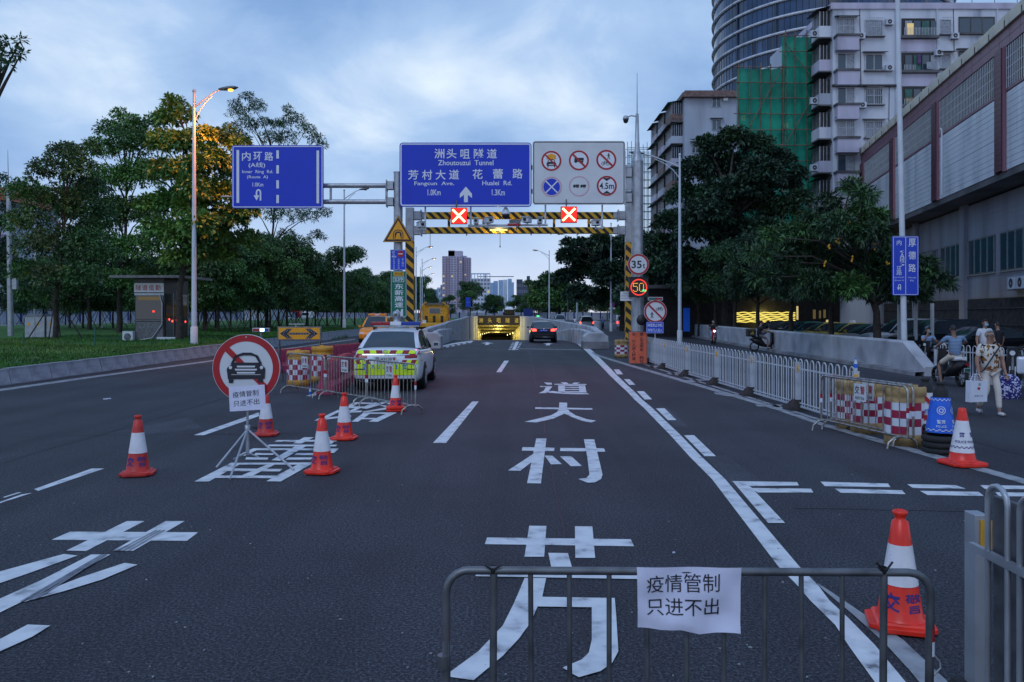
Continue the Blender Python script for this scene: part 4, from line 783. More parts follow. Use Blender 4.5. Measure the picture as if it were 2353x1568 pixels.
for i,(t_,z_) in enumerate(((-1.5,3.35),(-.3,3.35),(1.2,3.35),(3.9,3.3),(5.0,3.3))):
    o=bpy.data.objects.new('air_conditioner',acm); COL.objects.link(o); o.location=hw(t_,-1.42,z_); o.rotation_euler=(0,0,hrot); tag(o,['rightmost','second from right','middle','second from left','leftmost'][i]+' wall air conditioner under the hall windows','air conditioner','wall air conditioners of the hall')
b=MB(); b.tube([(1.4,.2,9.1),(1.4,.2,13.),(1.6,.2,13.2)],.05,'aptwall',6); b.build('downpipe',hall).location=(9.8,0,0)
# ---------------------------------------------------------------- apartment block
ab=T('apartment_block','weathered pale apartment block with pink panels and caged windows behind the hall','apartment building',(0,0,0)); AY=70.
ax=lambda x:pxY(x,AY); az=lambda y:zY(y,AY)
b=MB(); b.bx((28.2,AY,0),(58,84,az(22)),'aptwall'); b.build('wall',ab)
b=MB(); b.bx((28.0,AY-.15,az(22)),(58.2,84,az(8)),'pinkpanel'); b.build('roof_parapet',ab)
b=MB(); 
for k in range(14): b.tube([(28.6+k*2,AY+.3,az(8)),(28.6+k*2,AY+.3,az(-6))],.03,'galv_dark',5)
b.tube([(28.4,AY+.3,az(-4)),(56,AY+.3,az(-4))],.03,'galv_dark',5); b.build('roof_railing',ab)
def window(par,x0,x1,y0,y1,Y,n=2,glass='glassblue',cage=False,sill=True,awning=True,curtain=None,frame='galv'):
    X0,X1,Z1,Z0=pxY(x0,Y),pxY(x1,Y),zY(y0,Y),zY(y1,Y); b=MB()
    b.bx((X0,Y-.03,Z0),(X1,Y-.002,Z1),'black'); w_=(X1-X0)/n
    for k in range(n): b.bx((X0+k*w_+.05,Y-.045,Z0+.06),(X0+(k+1)*w_-.05,Y-.032,Z1-.06),glass if (k%2==0 or not curtain) else curtain)
    for k in range(n+1): b.bx((X0+k*w_-.04,Y-.08,Z0),(X0+k*w_+.04,Y-.03,Z1),frame)
    b.bx((X0-.04,Y-.08,Z1-.02),(X1+.04,Y-.03,Z1+.06),frame); b.bx((X0-.04,Y-.08,Z0-.04),(X1+.04,Y-.03,Z0+.04),frame)
    o=b.build('window',par)
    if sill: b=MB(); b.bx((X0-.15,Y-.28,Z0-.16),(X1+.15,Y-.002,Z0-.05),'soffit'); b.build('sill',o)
    if awning: b=MB(); b.add([(X0-.25,Y-.01,Z1+.30),(X1+.25,Y-.01,Z1+.30),(X1+.3,Y-.55,Z1+.16),(X0-.3,Y-.55,Z1+.16),(X0-.25,Y-.01,Z1+.24),(X1+.25,Y-.01,Z1+.24),(X1+.3,Y-.55,Z1+.11),(X0-.3,Y-.55,Z1+.11)],[(0,1,2,3),(7,6,5,4),(3,2,6,7),(0,3,7,4),(1,5,6,2)],'grime'); b.build('awning',o)
    if cage:
        b=MB(); m_=int((X1-X0)/.16)
        for k in range(m_+1): x=X0+(X1-X0)*k/m_; b.bx((x-.012,Y-.42,Z0-.1),(x+.012,Y-.40,Z1+.1),'galv')
        for z in(Z0-.1,(Z0+Z1)/2,Z1+.1): b.bx((X0-.03,Y-.45,z-.02),(X1+.03,Y-.425,z+.02),'galv'); 
        b.bx((X0-.02,Y-.40,Z0-.11),(X0+.02,Y,Z0-.08),'galv'); b.bx((X1-.02,Y-.40,Z0-.11),(X1+.02,Y,Z0-.08),'galv'); b.build('cage',o)
    return o
mat('curtain',(.30,.33,.38),.9,var=.2,sc=8); mat('curtaingreen',(.05,.14,.12),.8,var=.2); mat('laundry',(.12,.06,.16),.9,var=.2)
rowsY=[65,144,222,298,376]
for r_,yc in enumerate(rowsY):
    # corner bay (pink panel below, window above)
    X0,X1=ax(1917),ax(1966); b=MB(); b.bx((X0,AY-.75,az(yc+56)),(X1,AY-.002,az(yc+25)),'pinkpanel'); b.bx((X0-.1,AY-.85,az(yc+25)),(X1+.1,AY-.002,az(yc+20)),'soffit'); b.build('bay_panel',ab)
    window(ab,1924,1963,yc-20,yc+18,AY-.0,3 if r_==0 else 2,'curtain'if r_%3==0 else'glassblue',cage=r_ in(0,3),curtain='curtain')
    window(ab,1988,2027,yc-17,yc+18,AY,2 if r_ else 1,'curtain' if r_ in(0,3) else 'glassblue',cage=r_ in(0,2,3),awning=r_>0)
    if r_<4:
        lx0,lx1=ax(2071),ax(2148); b=MB(); b.bx((lx0,AY-.05,az(yc+20)),(lx1,AY-.004,az(yc-22)),'black'); o=b.build('loggia',ab)
        b=MB(); b.bx((lx0-.2,AY-.45,az(yc+26)),(lx1+.2,AY-.006,az(yc+20)),'soffit'); b.build('slab',o); b=MB(); b.bx((lx0-.05,AY-.12,az(yc+55)),(lx1+.05,AY-.004,az(yc+27)),'pinkpanel'); b.build('panel',o)
        b=MB()
        for k in range(22 if r_!=1 else 8): x=lx0+.1+k*(lx1-lx0-.2)/21; b.bx((x-.015,AY-.40,az(yc+20)),(x+.015,AY-.37,az(yc+(8 if r_ else 2))),'fencewhite')
        for k in range(4): x=lx0+.3+k*.75; b.bx((x,AY-.10,az(yc+18)),(x+.6,AY-.06,az(yc-16)),('curtain','glassblue','curtaingreen','glassblue')[(k+r_)%4])
        b.build('window_frame',o)
        if r_==1: b=MB(); b.bx((ax(2105),AY-.3,az(yc+5)),(ax(2112),AY-.2,az(yc-16)),'laundry'); b.bx((ax(2124),AY-.42,az(yc+18)),(ax(2140),AY-.38,az(yc+2)),'curtain'); b.build('laundry',o)
        if r_==0: b=MB(); b.bx((ax(2083),AY-.12,az(yc+16)),(ax(2098),AY-.11,az(yc-10)),'gl_win'); b.build('lit_pane',o)
        if r_==2: b=MB(); b.bx((ax(2080),AY-.12,az(yc+14)),(ax(2120),AY-.11,az(yc+4)),'gl_dimwin'); b.build('lit_pane',o)
        window(ab,2161,2184,yc-18,yc+14,AY,1,'curtain',cage=r_==0,awning=r_>0)
        window(ab,2203,2284,yc-24,yc+12,AY,3,awning=r_>0,frame='soffit')
for x in(2058,2152,2290): b=MB(); b.tube([(ax(x),AY-.08,az(420)),(ax(x),AY-.08,az(8))],.06,'aptwall',6); b.build('downpipe',ab)
b=MB(); b.bx((28.1,AY-.25,az(201)),(ax(2060),AY-.003,az(196)),'grime'); b.build('ledge',ab)
for x,y in((1975,92),(2040,60),(2040,165),(1978,250),(2153,130),(2190,92),(2295,100),(2036,318)):
    inst(acm,'air_conditioner',ab,(ax(x),AY-.25,az(y)),(0,0,pi),(.75,.9,.8))
for x0,y0,x1,y1 in((1975,20,1978,200),(2043,200,2040,420),(2190,8,2192,120)): b=MB(); b.tube([(ax(x0),AY-.05,az(y0)),(ax(x1),AY-.05,az(y1))],.03,'grime',4); b.build('cable',ab)
# left side strip: stacked balconies with awnings and air conditioners
for r_ in range(9):
    z=az(10)-2.98*(r_+1)+.2
    if z<4: break
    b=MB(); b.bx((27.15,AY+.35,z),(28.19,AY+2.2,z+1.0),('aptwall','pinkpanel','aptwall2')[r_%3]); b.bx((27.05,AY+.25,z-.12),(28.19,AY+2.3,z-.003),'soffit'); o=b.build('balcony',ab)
    b=MB(); b.bx((27.25,AY+.45,z+1.003),(28.18,AY+2.1,z+2.3),'black'); 
    for k in range(6): b.bx((27.16,AY+.4+k*.33,z+1.0),(27.2,AY+.44+k*.33,z+2.3),'galv'); 
    for k in range(4): b.bx((27.2+k*.3,AY+.36,z+1.0),(27.24+k*.3,AY+.40,z+2.3),'galv')
    b.build('cage',o); b=MB(); b.add([(28.19,AY+.1,z+2.75),(28.19,AY+2.4,z+2.75),(26.75,AY+2.4,z+2.35),(26.75,AY+.1,z+2.35)],[(0,1,2,3)],'grime'); b.add([(28.19,AY+.1,z+2.70),(28.19,AY+2.4,z+2.70),(26.75,AY+2.4,z+2.30),(26.75,AY+.1,z+2.30)],[(3,2,1,0)],'grime'); b.build('awning',o)
    if r_%2==0: inst(acm,'air_conditioner',o,(26.9,AY+.9,z+.2),(0,0,pi),(.8,.8,.9))
# ---------------------------------------------------------------- green netted building
mat('net',(.0,.24,.16),.8,stops=[(.3,(.0,.14,.09)),(.5,(.0,.25,.165)),(.7,(.01,.34,.22))],sc=.35,det=8,alpha=.95)
nb=T('netted_building','building wrapped in green netting and bamboo scaffolding under the glass tower','scaffolded building',(0,0,0)); NY=72.6
nx=lambda x:pxY(x,NY); nz=lambda y:zY(y,NY)
b=MB(); b.bx((nx(1697)+.9,NY+1.2,0),(nx(1797),NY+3,nz(165)),'aptwall2'); b.bx((nx(1800)+.4,NY+1.3,0),(nx(1895),NY+5,nz(92)),'aptwall2'); b.build('wall',nb)
for x,y in((1716,265),(1816,282),(1722,190),(1826,214)):
    b=MB(); b.bx((nx(x-5),NY+1.1,nz(y+6)),(nx(x+5),NY+1.18,nz(y-6)),'gl_win' if y>250 else 'glassblue'); b.build('window',nb)
def net(x0,x1,y0):
    A_=[];n_=14; m_=int((nz(y0)-1)/1.5); 
    b=MB(); vs=[(lerp(x0,x1,i/n_),NY+.15+.10*math.sin(i*1.7+j*.9)+.06*math.sin(j*2.3+i),1+(nz(y0)-1)*j/m_+(.06*math.sin(i*2.1) if j==m_ else 0)) for j in range(m_+1) for i in range(n_+1)]
    b.add(vs,[(j*(n_+1)+i,j*(n_+1)+i+1,(j+1)*(n_+1)+i+1,(j+1)*(n_+1)+i) for j in range(m_) for i in range(n_)],'net',True); b.build('netting',nb)
net(nx(1695),nx(1797),157); net(nx(1798),nx(1881),84)
b=MB(); b.strip([(nx(1695),NY+.15,1),(nx(1695),NY+.15,nz(157))],[(nx(1695)+.75,NY+3,1),(nx(1695)+.75,NY+3,nz(157))],'net'); b.build('netting',nb)
for k,x in enumerate([1695,1722,1748,1773,1797,1803,1828,1855,1880]): yt=150 if x<1798 else 75; b=MB(); b.tube([(nx(x),NY-.05,0),(nx(x)+random.uniform(-.1,.1),NY-.05,nz(yt-random.random()*12))],.05,'bamboo',5); b.build('bamboo_pole',nb)
for j in range(20):
    z=nz(84)-j*1.42; 
    for a,c,yt in((1693,1799,157),(1797,1883,84)):
        if z<nz(yt)+.1 and z>4: b=MB(); b.tube([(nx(a)-.3,NY-.12+.02*(j%3),z+random.uniform(-.06,.06)),(nx(c)+.3,NY-.12+.02*(j%3),z+random.uniform(-.06,.06))],.045,'bamboo',5); b.build('bamboo_pole',nb)
for a,ya,c,yc in((1700,330,1795,160),(1803,100,1878,200),(1805,330,1878,205),(1797,310,1800,80)): b=MB(); b.tube([(nx(a),NY-.2,nz(ya)),(nx(c),NY-.2,nz(yc))],.045,'bamboo',5); b.build('bamboo_pole',nb)
# ---------------------------------------------------------------- second apartment block
a2=T('apartment_block','grey apartment block with a brown roof edge left of the green netting','apartment building',(0,0,0)); Y2=108.
b=MB(); b.bx((pxY(1573,Y2),Y2,0),(pxY(1720,Y2),127,zY(226,Y2)),'aptwall2'); b.build('wall',a2)
b=MB(); b.bx((pxY(1566,Y2),Y2-.8,zY(226,Y2)+.003),(pxY(1722,Y2),127,zY(216,Y2)),'brownroof'); b.bx((pxY(1574,Y2),Y2,zY(216,Y2)+.003),(pxY(1722,Y2),127,zY(208,Y2)),'brownroof'); b.build('roof',a2)
for x0,x1,y0,y1 in((1636,1656,226,247),(1636,1657,276,300),(1636,1657,330,352),(1590,1606,330,352)): window(a2,x0,x1,y0,y1,Y2,2,'glassblue',sill=False)
b=MB(); b.bx((pxY(1661,Y2),Y2-.4,zY(233,Y2)),(pxY(1671,Y2),Y2-.003,zY(227,Y2)),'white'); b.build('air_conditioner',a2)
for j in range(10):
    z=zY(226,Y2)-3.05*(j+1)+.25
    if z<2: break
    for k in range(3):
        y=Y2+1.2+k*6; xw=pxY(1573,Y2); b=MB(); ww=1.5 if k<3 else 1.3
        b.bx((xw-ww,y,z),(xw-.003,y+4.4,z+1.0),('brownroof','aptwall2','pinkpanel')[(j+k)%3]); b.bx((xw-ww-.1,y-.1,z-.15),(xw-.003,y+4.5,z-.003),'soffit'); o=b.build('balcony',a2)
        b=MB(); b.bx((xw-ww+.1,y+.1,z+1.003),(xw-.003,y+4.3,z+2.5),'black')
        for q in range(5): b.bx((xw-ww+.02+q*ww/5,y,z+1.0),(xw-ww+.08+q*ww/5,y+.05,z+2.55),'galv')
        for q in range(10): b.bx((xw-ww,y+q*.48,z+1.0),(xw-ww+.05,y+q*.48+.05,z+2.55),'galv')
        b.build('cage',o)
        b=MB(); q=[(xw,y-.3,z+2.9),(xw,y+4.7,z+2.9),(xw-ww-.6,y+4.7,z+2.5),(xw-ww-.6,y-.3,z+2.5)]; b.add(q+[(v[0],v[1],v[2]-.06) for v in q],[(0,1,2,3),(7,6,5,4),(3,2,6,7),(0,3,7,4)],'curtaingreen' if (j+k)%3==0 else 'grime'); b.build('awning',o)
# thin open scaffold further left
sc_=T('open_scaffold','open metal scaffold tower with pale netting between the mast and the apartments','scaffold',(0,0,0)); YS=150.
mat('palenet',(.35,.48,.50),.9,var=.3,sc=.3,alpha=.35)
b=MB()
for x in range(1442,1516,9): b.tube([(pxY(x,YS),YS,0),(pxY(x,YS),YS,zY(334,YS)+random.uniform(0,1))],.07,'galv',4); b.tube([(pxY(x,YS),YS+3,0),(pxY(x,YS),YS+3,zY(340,YS))],.06,'galv_dark',4)
tag(b.build('uprights',sc_),kind='stuff'); b=MB()
for j in range(21): z=zY(340,YS)-j*1.5; b.tube([(pxY(1441,YS),YS,z),(pxY(1514,YS),YS,z)],.06,'curtaingreen',4); b.tube([(pxY(1441,YS),YS+3,z+.3),(pxY(1514,YS),YS+3,z+.3)],.05,'galv_dark',4)
tag(b.build('ledgers',sc_),kind='stuff')
b=MB(); b.face([(pxY(1441,YS),YS+.1,4),(pxY(1510,YS),YS+.1,4),(pxY(1510,YS),YS+.1,zY(350,YS)),(pxY(1441,YS),YS+.1,zY(345,YS))],'palenet'); b.build('netting',sc_)
# ---------------------------------------------------------------- glass tower
mat('tglass',(.020,.045,.11),.12,var=.4,sc=.12,spec=.9); mat('tglass2',(.008,.018,.05),.12,var=.2,sc=.3,spec=.9); mat('tglass3',(.05,.09,.18),.15,var=.2,sc=.3,spec=.9)
gt2=T('glass_tower','round dark blue glass tower with white floor bands behind the apartments','tower',(88,222,0)); R=31.; FH=4.0
b=MB(); b.lathe([(R-.5,0),(R-.5,118),(0,118)],m='black',n=120); b.build('core',gt2)
NP=128; pan=MB(); w_=2*pi*R/NP
pan.bx((R-.30,-w_/2+.06,.62),(R-.22,w_/2-.06,FH-.12),'tglass'); pan.bx((R-.24,w_/2-.07,.6),(R-.10,w_/2+.05,FH-.1),'galv_dark'); pm=pan.mesh('window_pane')
pan=MB(); pan.bx((R-.30,-w_/2+.06,.62),(R-.22,w_/2-.06,FH-.12),'tglass2'); pan.bx((R-.24,w_/2-.07,.6),(R-.10,w_/2+.05,FH-.1),'galv_dark'); pm2=pan.mesh('window_pane')
pan=MB(); pan.bx((R-.30,-w_/2+.06,.62),(R-.22,w_/2-.06,FH-.12),'tglass3'); pan.bx((R-.24,w_/2-.07,.6),(R-.10,w_/2+.05,FH-.1),'galv_dark'); pm3=pan.mesh('window_pane')
cnt=0; rest=MB()
for fl in range(4,29):
    for k in range(NP):
        a=2*pi*k/NP; d=math.cos(a-math.atan2(-222,-88))
        if d<-.05: continue
        vis=13<=fl<=19 and d>.05 and cnt<300
        if vis: inst(random.choices((pm,pm2,pm3),(5,2,1.4))[0],'window_pane',gt2,(0,0,fl*FH),(0,0,a)); cnt+=1
        else:
            ca,sa=math.cos(a),math.sin(a); f=lambda y,z:((R-.25)*ca-y*sa,(R-.25)*sa+y*ca,z+fl*FH); rest.face([f(-w_/2+.06,.62),f(w_/2-.06,.62),f(w_/2-.06,FH-.12),f(-w_/2+.06,FH-.12)],'tglass')
tag(rest.build('window_panes',gt2),kind='stuff')
for fl in range(8,29):
    b=MB(); z=fl*FH; b.lathe([(R-.2,z-.02),(R+.35,z),(R+.45,z+.25),(R+.35,z+.5),(R-.2,z+.52)],m='aptwall',n=128); b.build('floor_band',gt2)
for a in(-2.35,-1.95,-2.75):
    b=MB(); x,y=(R-.05)*math.cos(a),(R-.05)*math.sin(a); b.tube([(x,y,30),(x,y,118)],.28,'tglass2',6); b.build('vertical_fin',gt2)
# ---------------------------------------------------------------- far city
mat('faraptm',(.50,.46,.58),.9,var=.15,sc=.05,streak=True); mat('farwhite',(.58,.66,.74),.9,var=.12,sc=.05); mat('farhaze',(.32,.46,.66),.9,var=.12,sc=.05); mat('fardark',(.09,.11,.16),.9,var=.2,sc=.05); mat('farwin',(.20,.20,.28),.5,var=.3,sc=.3); mat('farbalc',(.42,.28,.34),.9,var=.3,sc=.1)  # distance haze is painted into these far colours as a blue-grey tint
def far(label,x0,x1,yt,Y,m,nfl=0,ncol=0,roof=None,lit=0,depth=20,balc=False,name='tower_block',cat='building'):
    X0,X1,Zt=pxY(x0,Y),pxY(x1,Y),zY(yt,Y); t=T(name,label,cat,((X0+X1)/2,Y,0)); W=X1-X0; b=MB(); b.bx((-W/2,0,0),(W/2,depth,Zt),m); b.build('wall',t)
    if roof:
        for (a,c,h) in roof: b=MB(); b.bx((lerp(-W/2,W/2,a),1,Zt),(lerp(-W/2,W/2,c),depth-1,Zt+h),m); b.build('roof_block',t)
    if nfl:
        wm_=MB(); cw=W/ncol; fh=(Zt-3)/nfl; wm_.bx((-cw*.30,-.25,0),(cw*.30,-.003,fh*.5),'farwin'); wm_=wm_.mesh('window')
        bm_=MB(); bm_.bx((-cw*.38,-.9,-fh*.32),(cw*.38,-.003,-fh*.02),'farbalc'); bm_=bm_.mesh('balcony')
        lm_=MB(); lm_.bx((-cw*.30,-.28,0),(cw*.30,-.003,fh*.5),'gl_win'); lm_=lm_.mesh('lit_window')
        lits=set((random.randrange(ncol),random.randrange(nfl)) for _ in range(lit))
        for i in range(ncol):
            for j in range(nfl):
                if 3+j*fh<8: continue
                inst(lm_ if (i,j) in lits else wm_,'lit_window' if (i,j) in lits else 'window',t,(-W/2+cw*(i+.5),0,3+j*fh+fh*.3))
                if balc and i in balc: inst(bm_,'balcony',t,(-W/2+cw*(i+.5),0,3+j*fh+fh*.3))
    return t
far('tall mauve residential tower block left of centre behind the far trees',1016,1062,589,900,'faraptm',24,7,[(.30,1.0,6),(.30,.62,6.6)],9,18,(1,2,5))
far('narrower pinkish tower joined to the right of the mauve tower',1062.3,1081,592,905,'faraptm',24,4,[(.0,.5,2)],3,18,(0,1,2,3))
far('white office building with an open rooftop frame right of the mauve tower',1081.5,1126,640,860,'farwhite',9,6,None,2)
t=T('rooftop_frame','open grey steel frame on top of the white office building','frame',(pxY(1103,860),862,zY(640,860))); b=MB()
for k in range(7): x=lerp(-9.5,10.5,k/6); b.bx((x-.2,0,0),(x+.2,.4,5.5),'farhaze'); b.bx((x-.2,12,0),(x+.2,12.4,5.5),'farhaze')
b.bx((-9.7,0,5.0),(10.7,.5,5.6),'farhaze'); b.bx((-9.7,11.9,5.0),(10.7,12.5,5.6),'farhaze'); tag(b.build('posts',t),kind='stuff')
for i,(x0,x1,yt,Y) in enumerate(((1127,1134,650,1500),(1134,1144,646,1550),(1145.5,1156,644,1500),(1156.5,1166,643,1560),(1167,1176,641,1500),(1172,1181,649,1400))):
    far('pale haze-tinted distant tower, %s from the left in the cluster under the crane'%('first','second','third','fourth','fifth','sixth')[i],x0,x1,yt,Y,('farhaze','farwhite')[i==3],0,0)
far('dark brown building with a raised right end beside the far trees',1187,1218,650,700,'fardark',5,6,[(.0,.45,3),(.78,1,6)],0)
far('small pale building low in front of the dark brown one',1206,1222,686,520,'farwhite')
for i,(x0,x1,yt,Y) in enumerate(((985,993,672,1300),(993,1004,665,1200),(1004.3,1016,661,1250),(1012,1017,655,950))): far('low hazy building, %s left of the mauve tower'%('leftmost','second','third','nearest')[i],x0,x1,yt,Y,('farwhite','farhaze')[i%2],4,3)
t=T('tower_crane','thin tower crane with a horizontal jib behind the white office building','crane',(pxY(1115,1200),1200,0)); zt_=zY(636,1200); b=MB(); b.bx((-.8,-.8,0),(.8,.8,zt_+4),'farwin'); b.build('mast',t); b=MB(); b.bx((-12,-.5,zt_-.6),(43,.5,zt_+.6),'farwin'); b.build('jib',t)
# left far apartments behind the verge trees
for i,(x0,x1,yt,Y,lab) in enumerate(((-60,18,462,125,'weathered apartment house with a red brown roof at the far left edge'),(20,52,452,150,'narrow apartment house with a red roof right of the far left one'),(560,622,585,170,'pale apartment house seen through the trees below the U-turn sign'))):
    t=far(lab,x0,x1,yt,Y,'aptwall2',7,4 if i!=1 else 2,None,0,12,(0,1),'apartment_house'); W=pxY(x1,Y)-pxY(x0,Y); b=MB(); z=zY(yt,Y); b.prism([(-W/2-.6,0),(W/2+.6,0),(0,2.6)],(0,-.6,z+.003),(1,0,0),(0,0,1),(0,13,0),'redroof' if 'redroof' in MT else (mat('redroof',(.30,.07,.04),.8,var=.3) and 'redroof')); b.build('roof',t)
# ---------------------------------------------------------------- white and blue site walls
mat('siteblue',(.01,.03,.18),.6,var=.15); mat('sitewhite',(.42,.46,.54),.7,var=.12,sc=.7)
pn=MB(); pn.bx((-.04,-1.42,.35),(.04,1.42,2.5),'sitewhite'); pn.bx((-.10,-1.5,0),(.12,1.5,.35),'concrete'); pnm=pn.mesh('panel'); pp=MB(); pp.bx((-.10,-.42,.352),(.12,.0,2.62),'siteblue'); ppm=pp.mesh('post'); cp=MB(); cp.bx((-.12,-1.5,2.55),(.14,1.5,2.62),'galv_dark'); cpm=cp.mesh('cap')
sf=T('site_wall','long white site wall with dark blue posts beyond the left carriageway','wall',(0,0,0))
def xs(y): return interp([40,123,215,480],[-86,-79,-69,-48],y)
for i in range(145):
    y=62+i*2.9; x=xs(y); a=-math.atan2(xs(y+1)-x,1); o=inst(pnm,'panel',sf,(x,y,0),(0,0,a)); inst(ppm,'post',o,(0,1.4+.3,0)); inst(cpm,'cap',o)
sf2=T('site_wall','white and blue site wall crossing behind the tunnel portal','wall',(0,0,0))
for i in range(32):
    x=pxY(985,262)+i*2.9
    o=inst(pnm,'panel',sf2,(x,262,0),(0,0,pi/2)); inst(ppm,'post',o,(0,1.7,0))
# low white traffic fence in front of the left site wall
lf=T('road_fence','low white traffic fence between the grass verge and the left carriageway','fence',(0,0,0)); fm=MB()
fm.bx((-.03,-1.5,.75),(.03,1.5,.83),'fencewhite'); fm.bx((-.03,-1.5,.25),(.03,1.5,.32),'fencewhite')
for k in range(10): fm.bx((-.02,-1.4+k*.3,.25),(.02,-1.36+k*.3,.75),'fencewhite')
fm.bx((-.05,-1.5,0),(.05,-1.4,.95),'fencewhite'); fmm=fm.mesh('fence_panel')
for i in range(90): inst(fmm,'fence_panel',lf,(-62.4,60+i*3,.1))
# ---------------------------------------------------------------- trees
def leafmesh(name,cent,outd,L,Wd,mats,mi,droop=.35,n_per=5,spread=.9):
    """cent (N,3) whorl centres, outd (N,3) outward directions; n_per leaflets each"""
    N=len(cent); cent=np.repeat(cent,n_per,0); outd=np.repeat(outd,n_per,0); mi=np.repeat(mi,n_per); M=len(cent)
    r=RG.normal(size=(M,3)); d=outd*.8+r*spread; d[:,2]-=droop; d/=np.linalg.norm(d,axis=1)[:,None]
    s=np.cross(d,RG.normal(size=(M,3))*.5+np.array([0,0,1.])); s/=np.linalg.norm(s,axis=1)[:,None]+1e-9
    l=(L*RG.uniform(.7,1.25,M))[:,None]; w_=(Wd*1.15*RG.uniform(.7,1.2,M))[:,None]
    cent=cent+r*L*.15
    a=cent; b=cent+d*l*.45+s*w_*.5; c=cent+d*l+np.array([0,0,-1.])*l*.15; e=cent+d*l*.45-s*w_*.5
    V=np.stack([a,b,c,e],1).reshape(-1,3).astype(np.float32)
    me=bpy.data.meshes.new(name); me.vertices.add(M*4); me.vertices.foreach_set('co',V.ravel()); me.loops.add(M*4); me.loops.foreach_set('vertex_index',np.arange(M*4,dtype=np.int32))
    me.polygons.add(M); me.polygons.foreach_set('loop_start',np.arange(0,M*4,4,dtype=np.int32)); 
    for m in mats: me.materials.append(MT[m])
    me.polygons.foreach_set('material_index',mi.astype(np.int32)); me.update(calc_edges=True); return me
DM=4.4
def crown(name,clumps,L,Wd,mats,dens=60,droop=.35,n_per=5,spread=.9,inner=.25):
    C_=[];O_=[];M_=[]
    for c,r in clumps:
        n=max(10,int(dens*r*r*DM)); r=r*1.22; u=RG.normal(size=(n,3)); u/=np.linalg.norm(u,axis=1)[:,None]; u[:,2]=np.where(u[:,2]<-.35,-u[:,2],u[:,2])
        rad_=r*np.where(RG.random(n)<inner,RG.uniform(.15,.7,n),RG.uniform(.72,1.08,n)**1.)
        # sub-lobes: bumpy surface
        k=5; lob=RG.normal(size=(k,3)); lob/=np.linalg.norm(lob,axis=1)[:,None]; bump=np.max(u@lob.T,axis=1); rad_=rad_*(.72+.36*bump)
        C_.append(np.array(c)+u*rad_[:,None]*np.array([1,1,.78])); O_.append(u+np.array([0,0,.15])); base=RG.integers(0,len(mats)); M_.append(np.where(RG.random(n)<.65,base,RG.integers(0,len(mats),n)))
    return leafmesh(name,np.concatenate(C_),np.concatenate(O_),L,Wd,mats,np.concatenate(M_),droop,n_per,spread)
def limbs(b,base,h0,r0,tips,m='bark',lean=(0,0)):
    base=Vector(base); top=base+Vector((lean[0],lean[1],h0)); 
    tz=max(t[2] for t in tips); ax_=Vector((sum(t[0] for t in tips)/len(tips),sum(t[1] for t in tips)/len(tips),lerp(h0+base.z,tz,.72)))
    mid=top.lerp(ax_,.5)+Vector((.15,.1,0)); b.tube([base,base.lerp(top,.5)+Vector((.04,.03,0)),top,mid,ax_],[r0,r0*.85,r0*.72,r0*.45,r0*.18],m,9)
    for t in tips:
        t=Vector(t); q=min(.95,max(.0,(t.z-top.z-.4)/(max(.1,ax_.z-top.z))*.7)); s=top.lerp(mid,q*2) if q<.5 else mid.lerp(ax_,q*2-1)
        m1=s.lerp(t,.5)+Vector((random.uniform(-.15,.15),random.uniform(-.15,.15),(t-s).length*.10)); rr_=min(r0*.35,.03+.025*(t-s).length); b.tube([s,m1,t],[rr_,rr_*.6,rr_*.2],m,5,cap=False)
def pxtree(name,label,bx_,by,Y,zb,clumps,L,Wd,mats,dens,trunk=.18,h0=None,dj=1.3,bark='bark',group=None,droop=.35,n_per=5,braces=False,cat='tree',spread=.9,bx0=None):
    X=pxY(bx_,Y); t=T(name,label,cat,(X,Y,zb),0,group); cl=[]
    for c in clumps:
        x,y,r=c[:3]; dy=c[3] if len(c)>3 else random.uniform(-dj,dj); Yc=Y+dy; p=P(x,y,Yc); cl.append(((p.x-X,dy,p.z-zb),r*Yc/F))
    if h0 is None: h0=max(1.2,min(c[0][2]-c[1] for c in cl)*.8)
    b=MB(); limbs(b,(0,0,-.1),h0,trunk,[c[0] for c in cl],bark); b.build('trunk',t)
    o=bpy.data.objects.new('crown',crown('crown',cl,L,Wd,mats,dens,droop,n_per,spread)); COL.objects.link(o); o.parent=t
    if braces:
        for a in(.3,1.9,3.4,5.0): b=MB(); b.tube([(.1*math.cos(a),.1*math.sin(a),2.3),(1.45*math.cos(a),1.45*math.sin(a),0)],.035,'bark',5); b.build('brace',t)
    return t
G1=('leafa','leafc','leafg','leafb'); G2=('leafb','leafa','leafe'); G3=('leafh','leafi','leafh','leafd')
V1='trees on the left verge'
pxtree('tree','tall bluish dark tree with brace poles beside the grey cabinet at the left',127,787,45.5,.5,[(60,450,40),(105,400,38),(148,360,33),(185,395,38),(60,520,42),(120,470,45),(180,480,42),(212,430,28),(88,575,45),(150,560,45),(200,560,38),(60,630,34),(130,640,40),(190,640,36),(105,680,26),(160,350,22),(215,340,18),(235,500,26),(240,590,28)],.20,.09,G2,75,.17,2.4,1.4,group=None,braces=True)
pxtree('tree','broad green tree standing between the dark tree and the guard booth',274,752,60,.55,[(255,305,28),(300,290,28),(228,350,32),(290,340,40),(340,330,34),(250,420,42),(320,410,45),(265,490,45),(330,500,45),(240,570,40),(300,580,42),(350,570,40),(220,640,30),(330,640,28),(285,650,32),(272,262,14),(310,300,22),(355,285,22)],.24,.10,G1,60,.24,2.6,1.8)
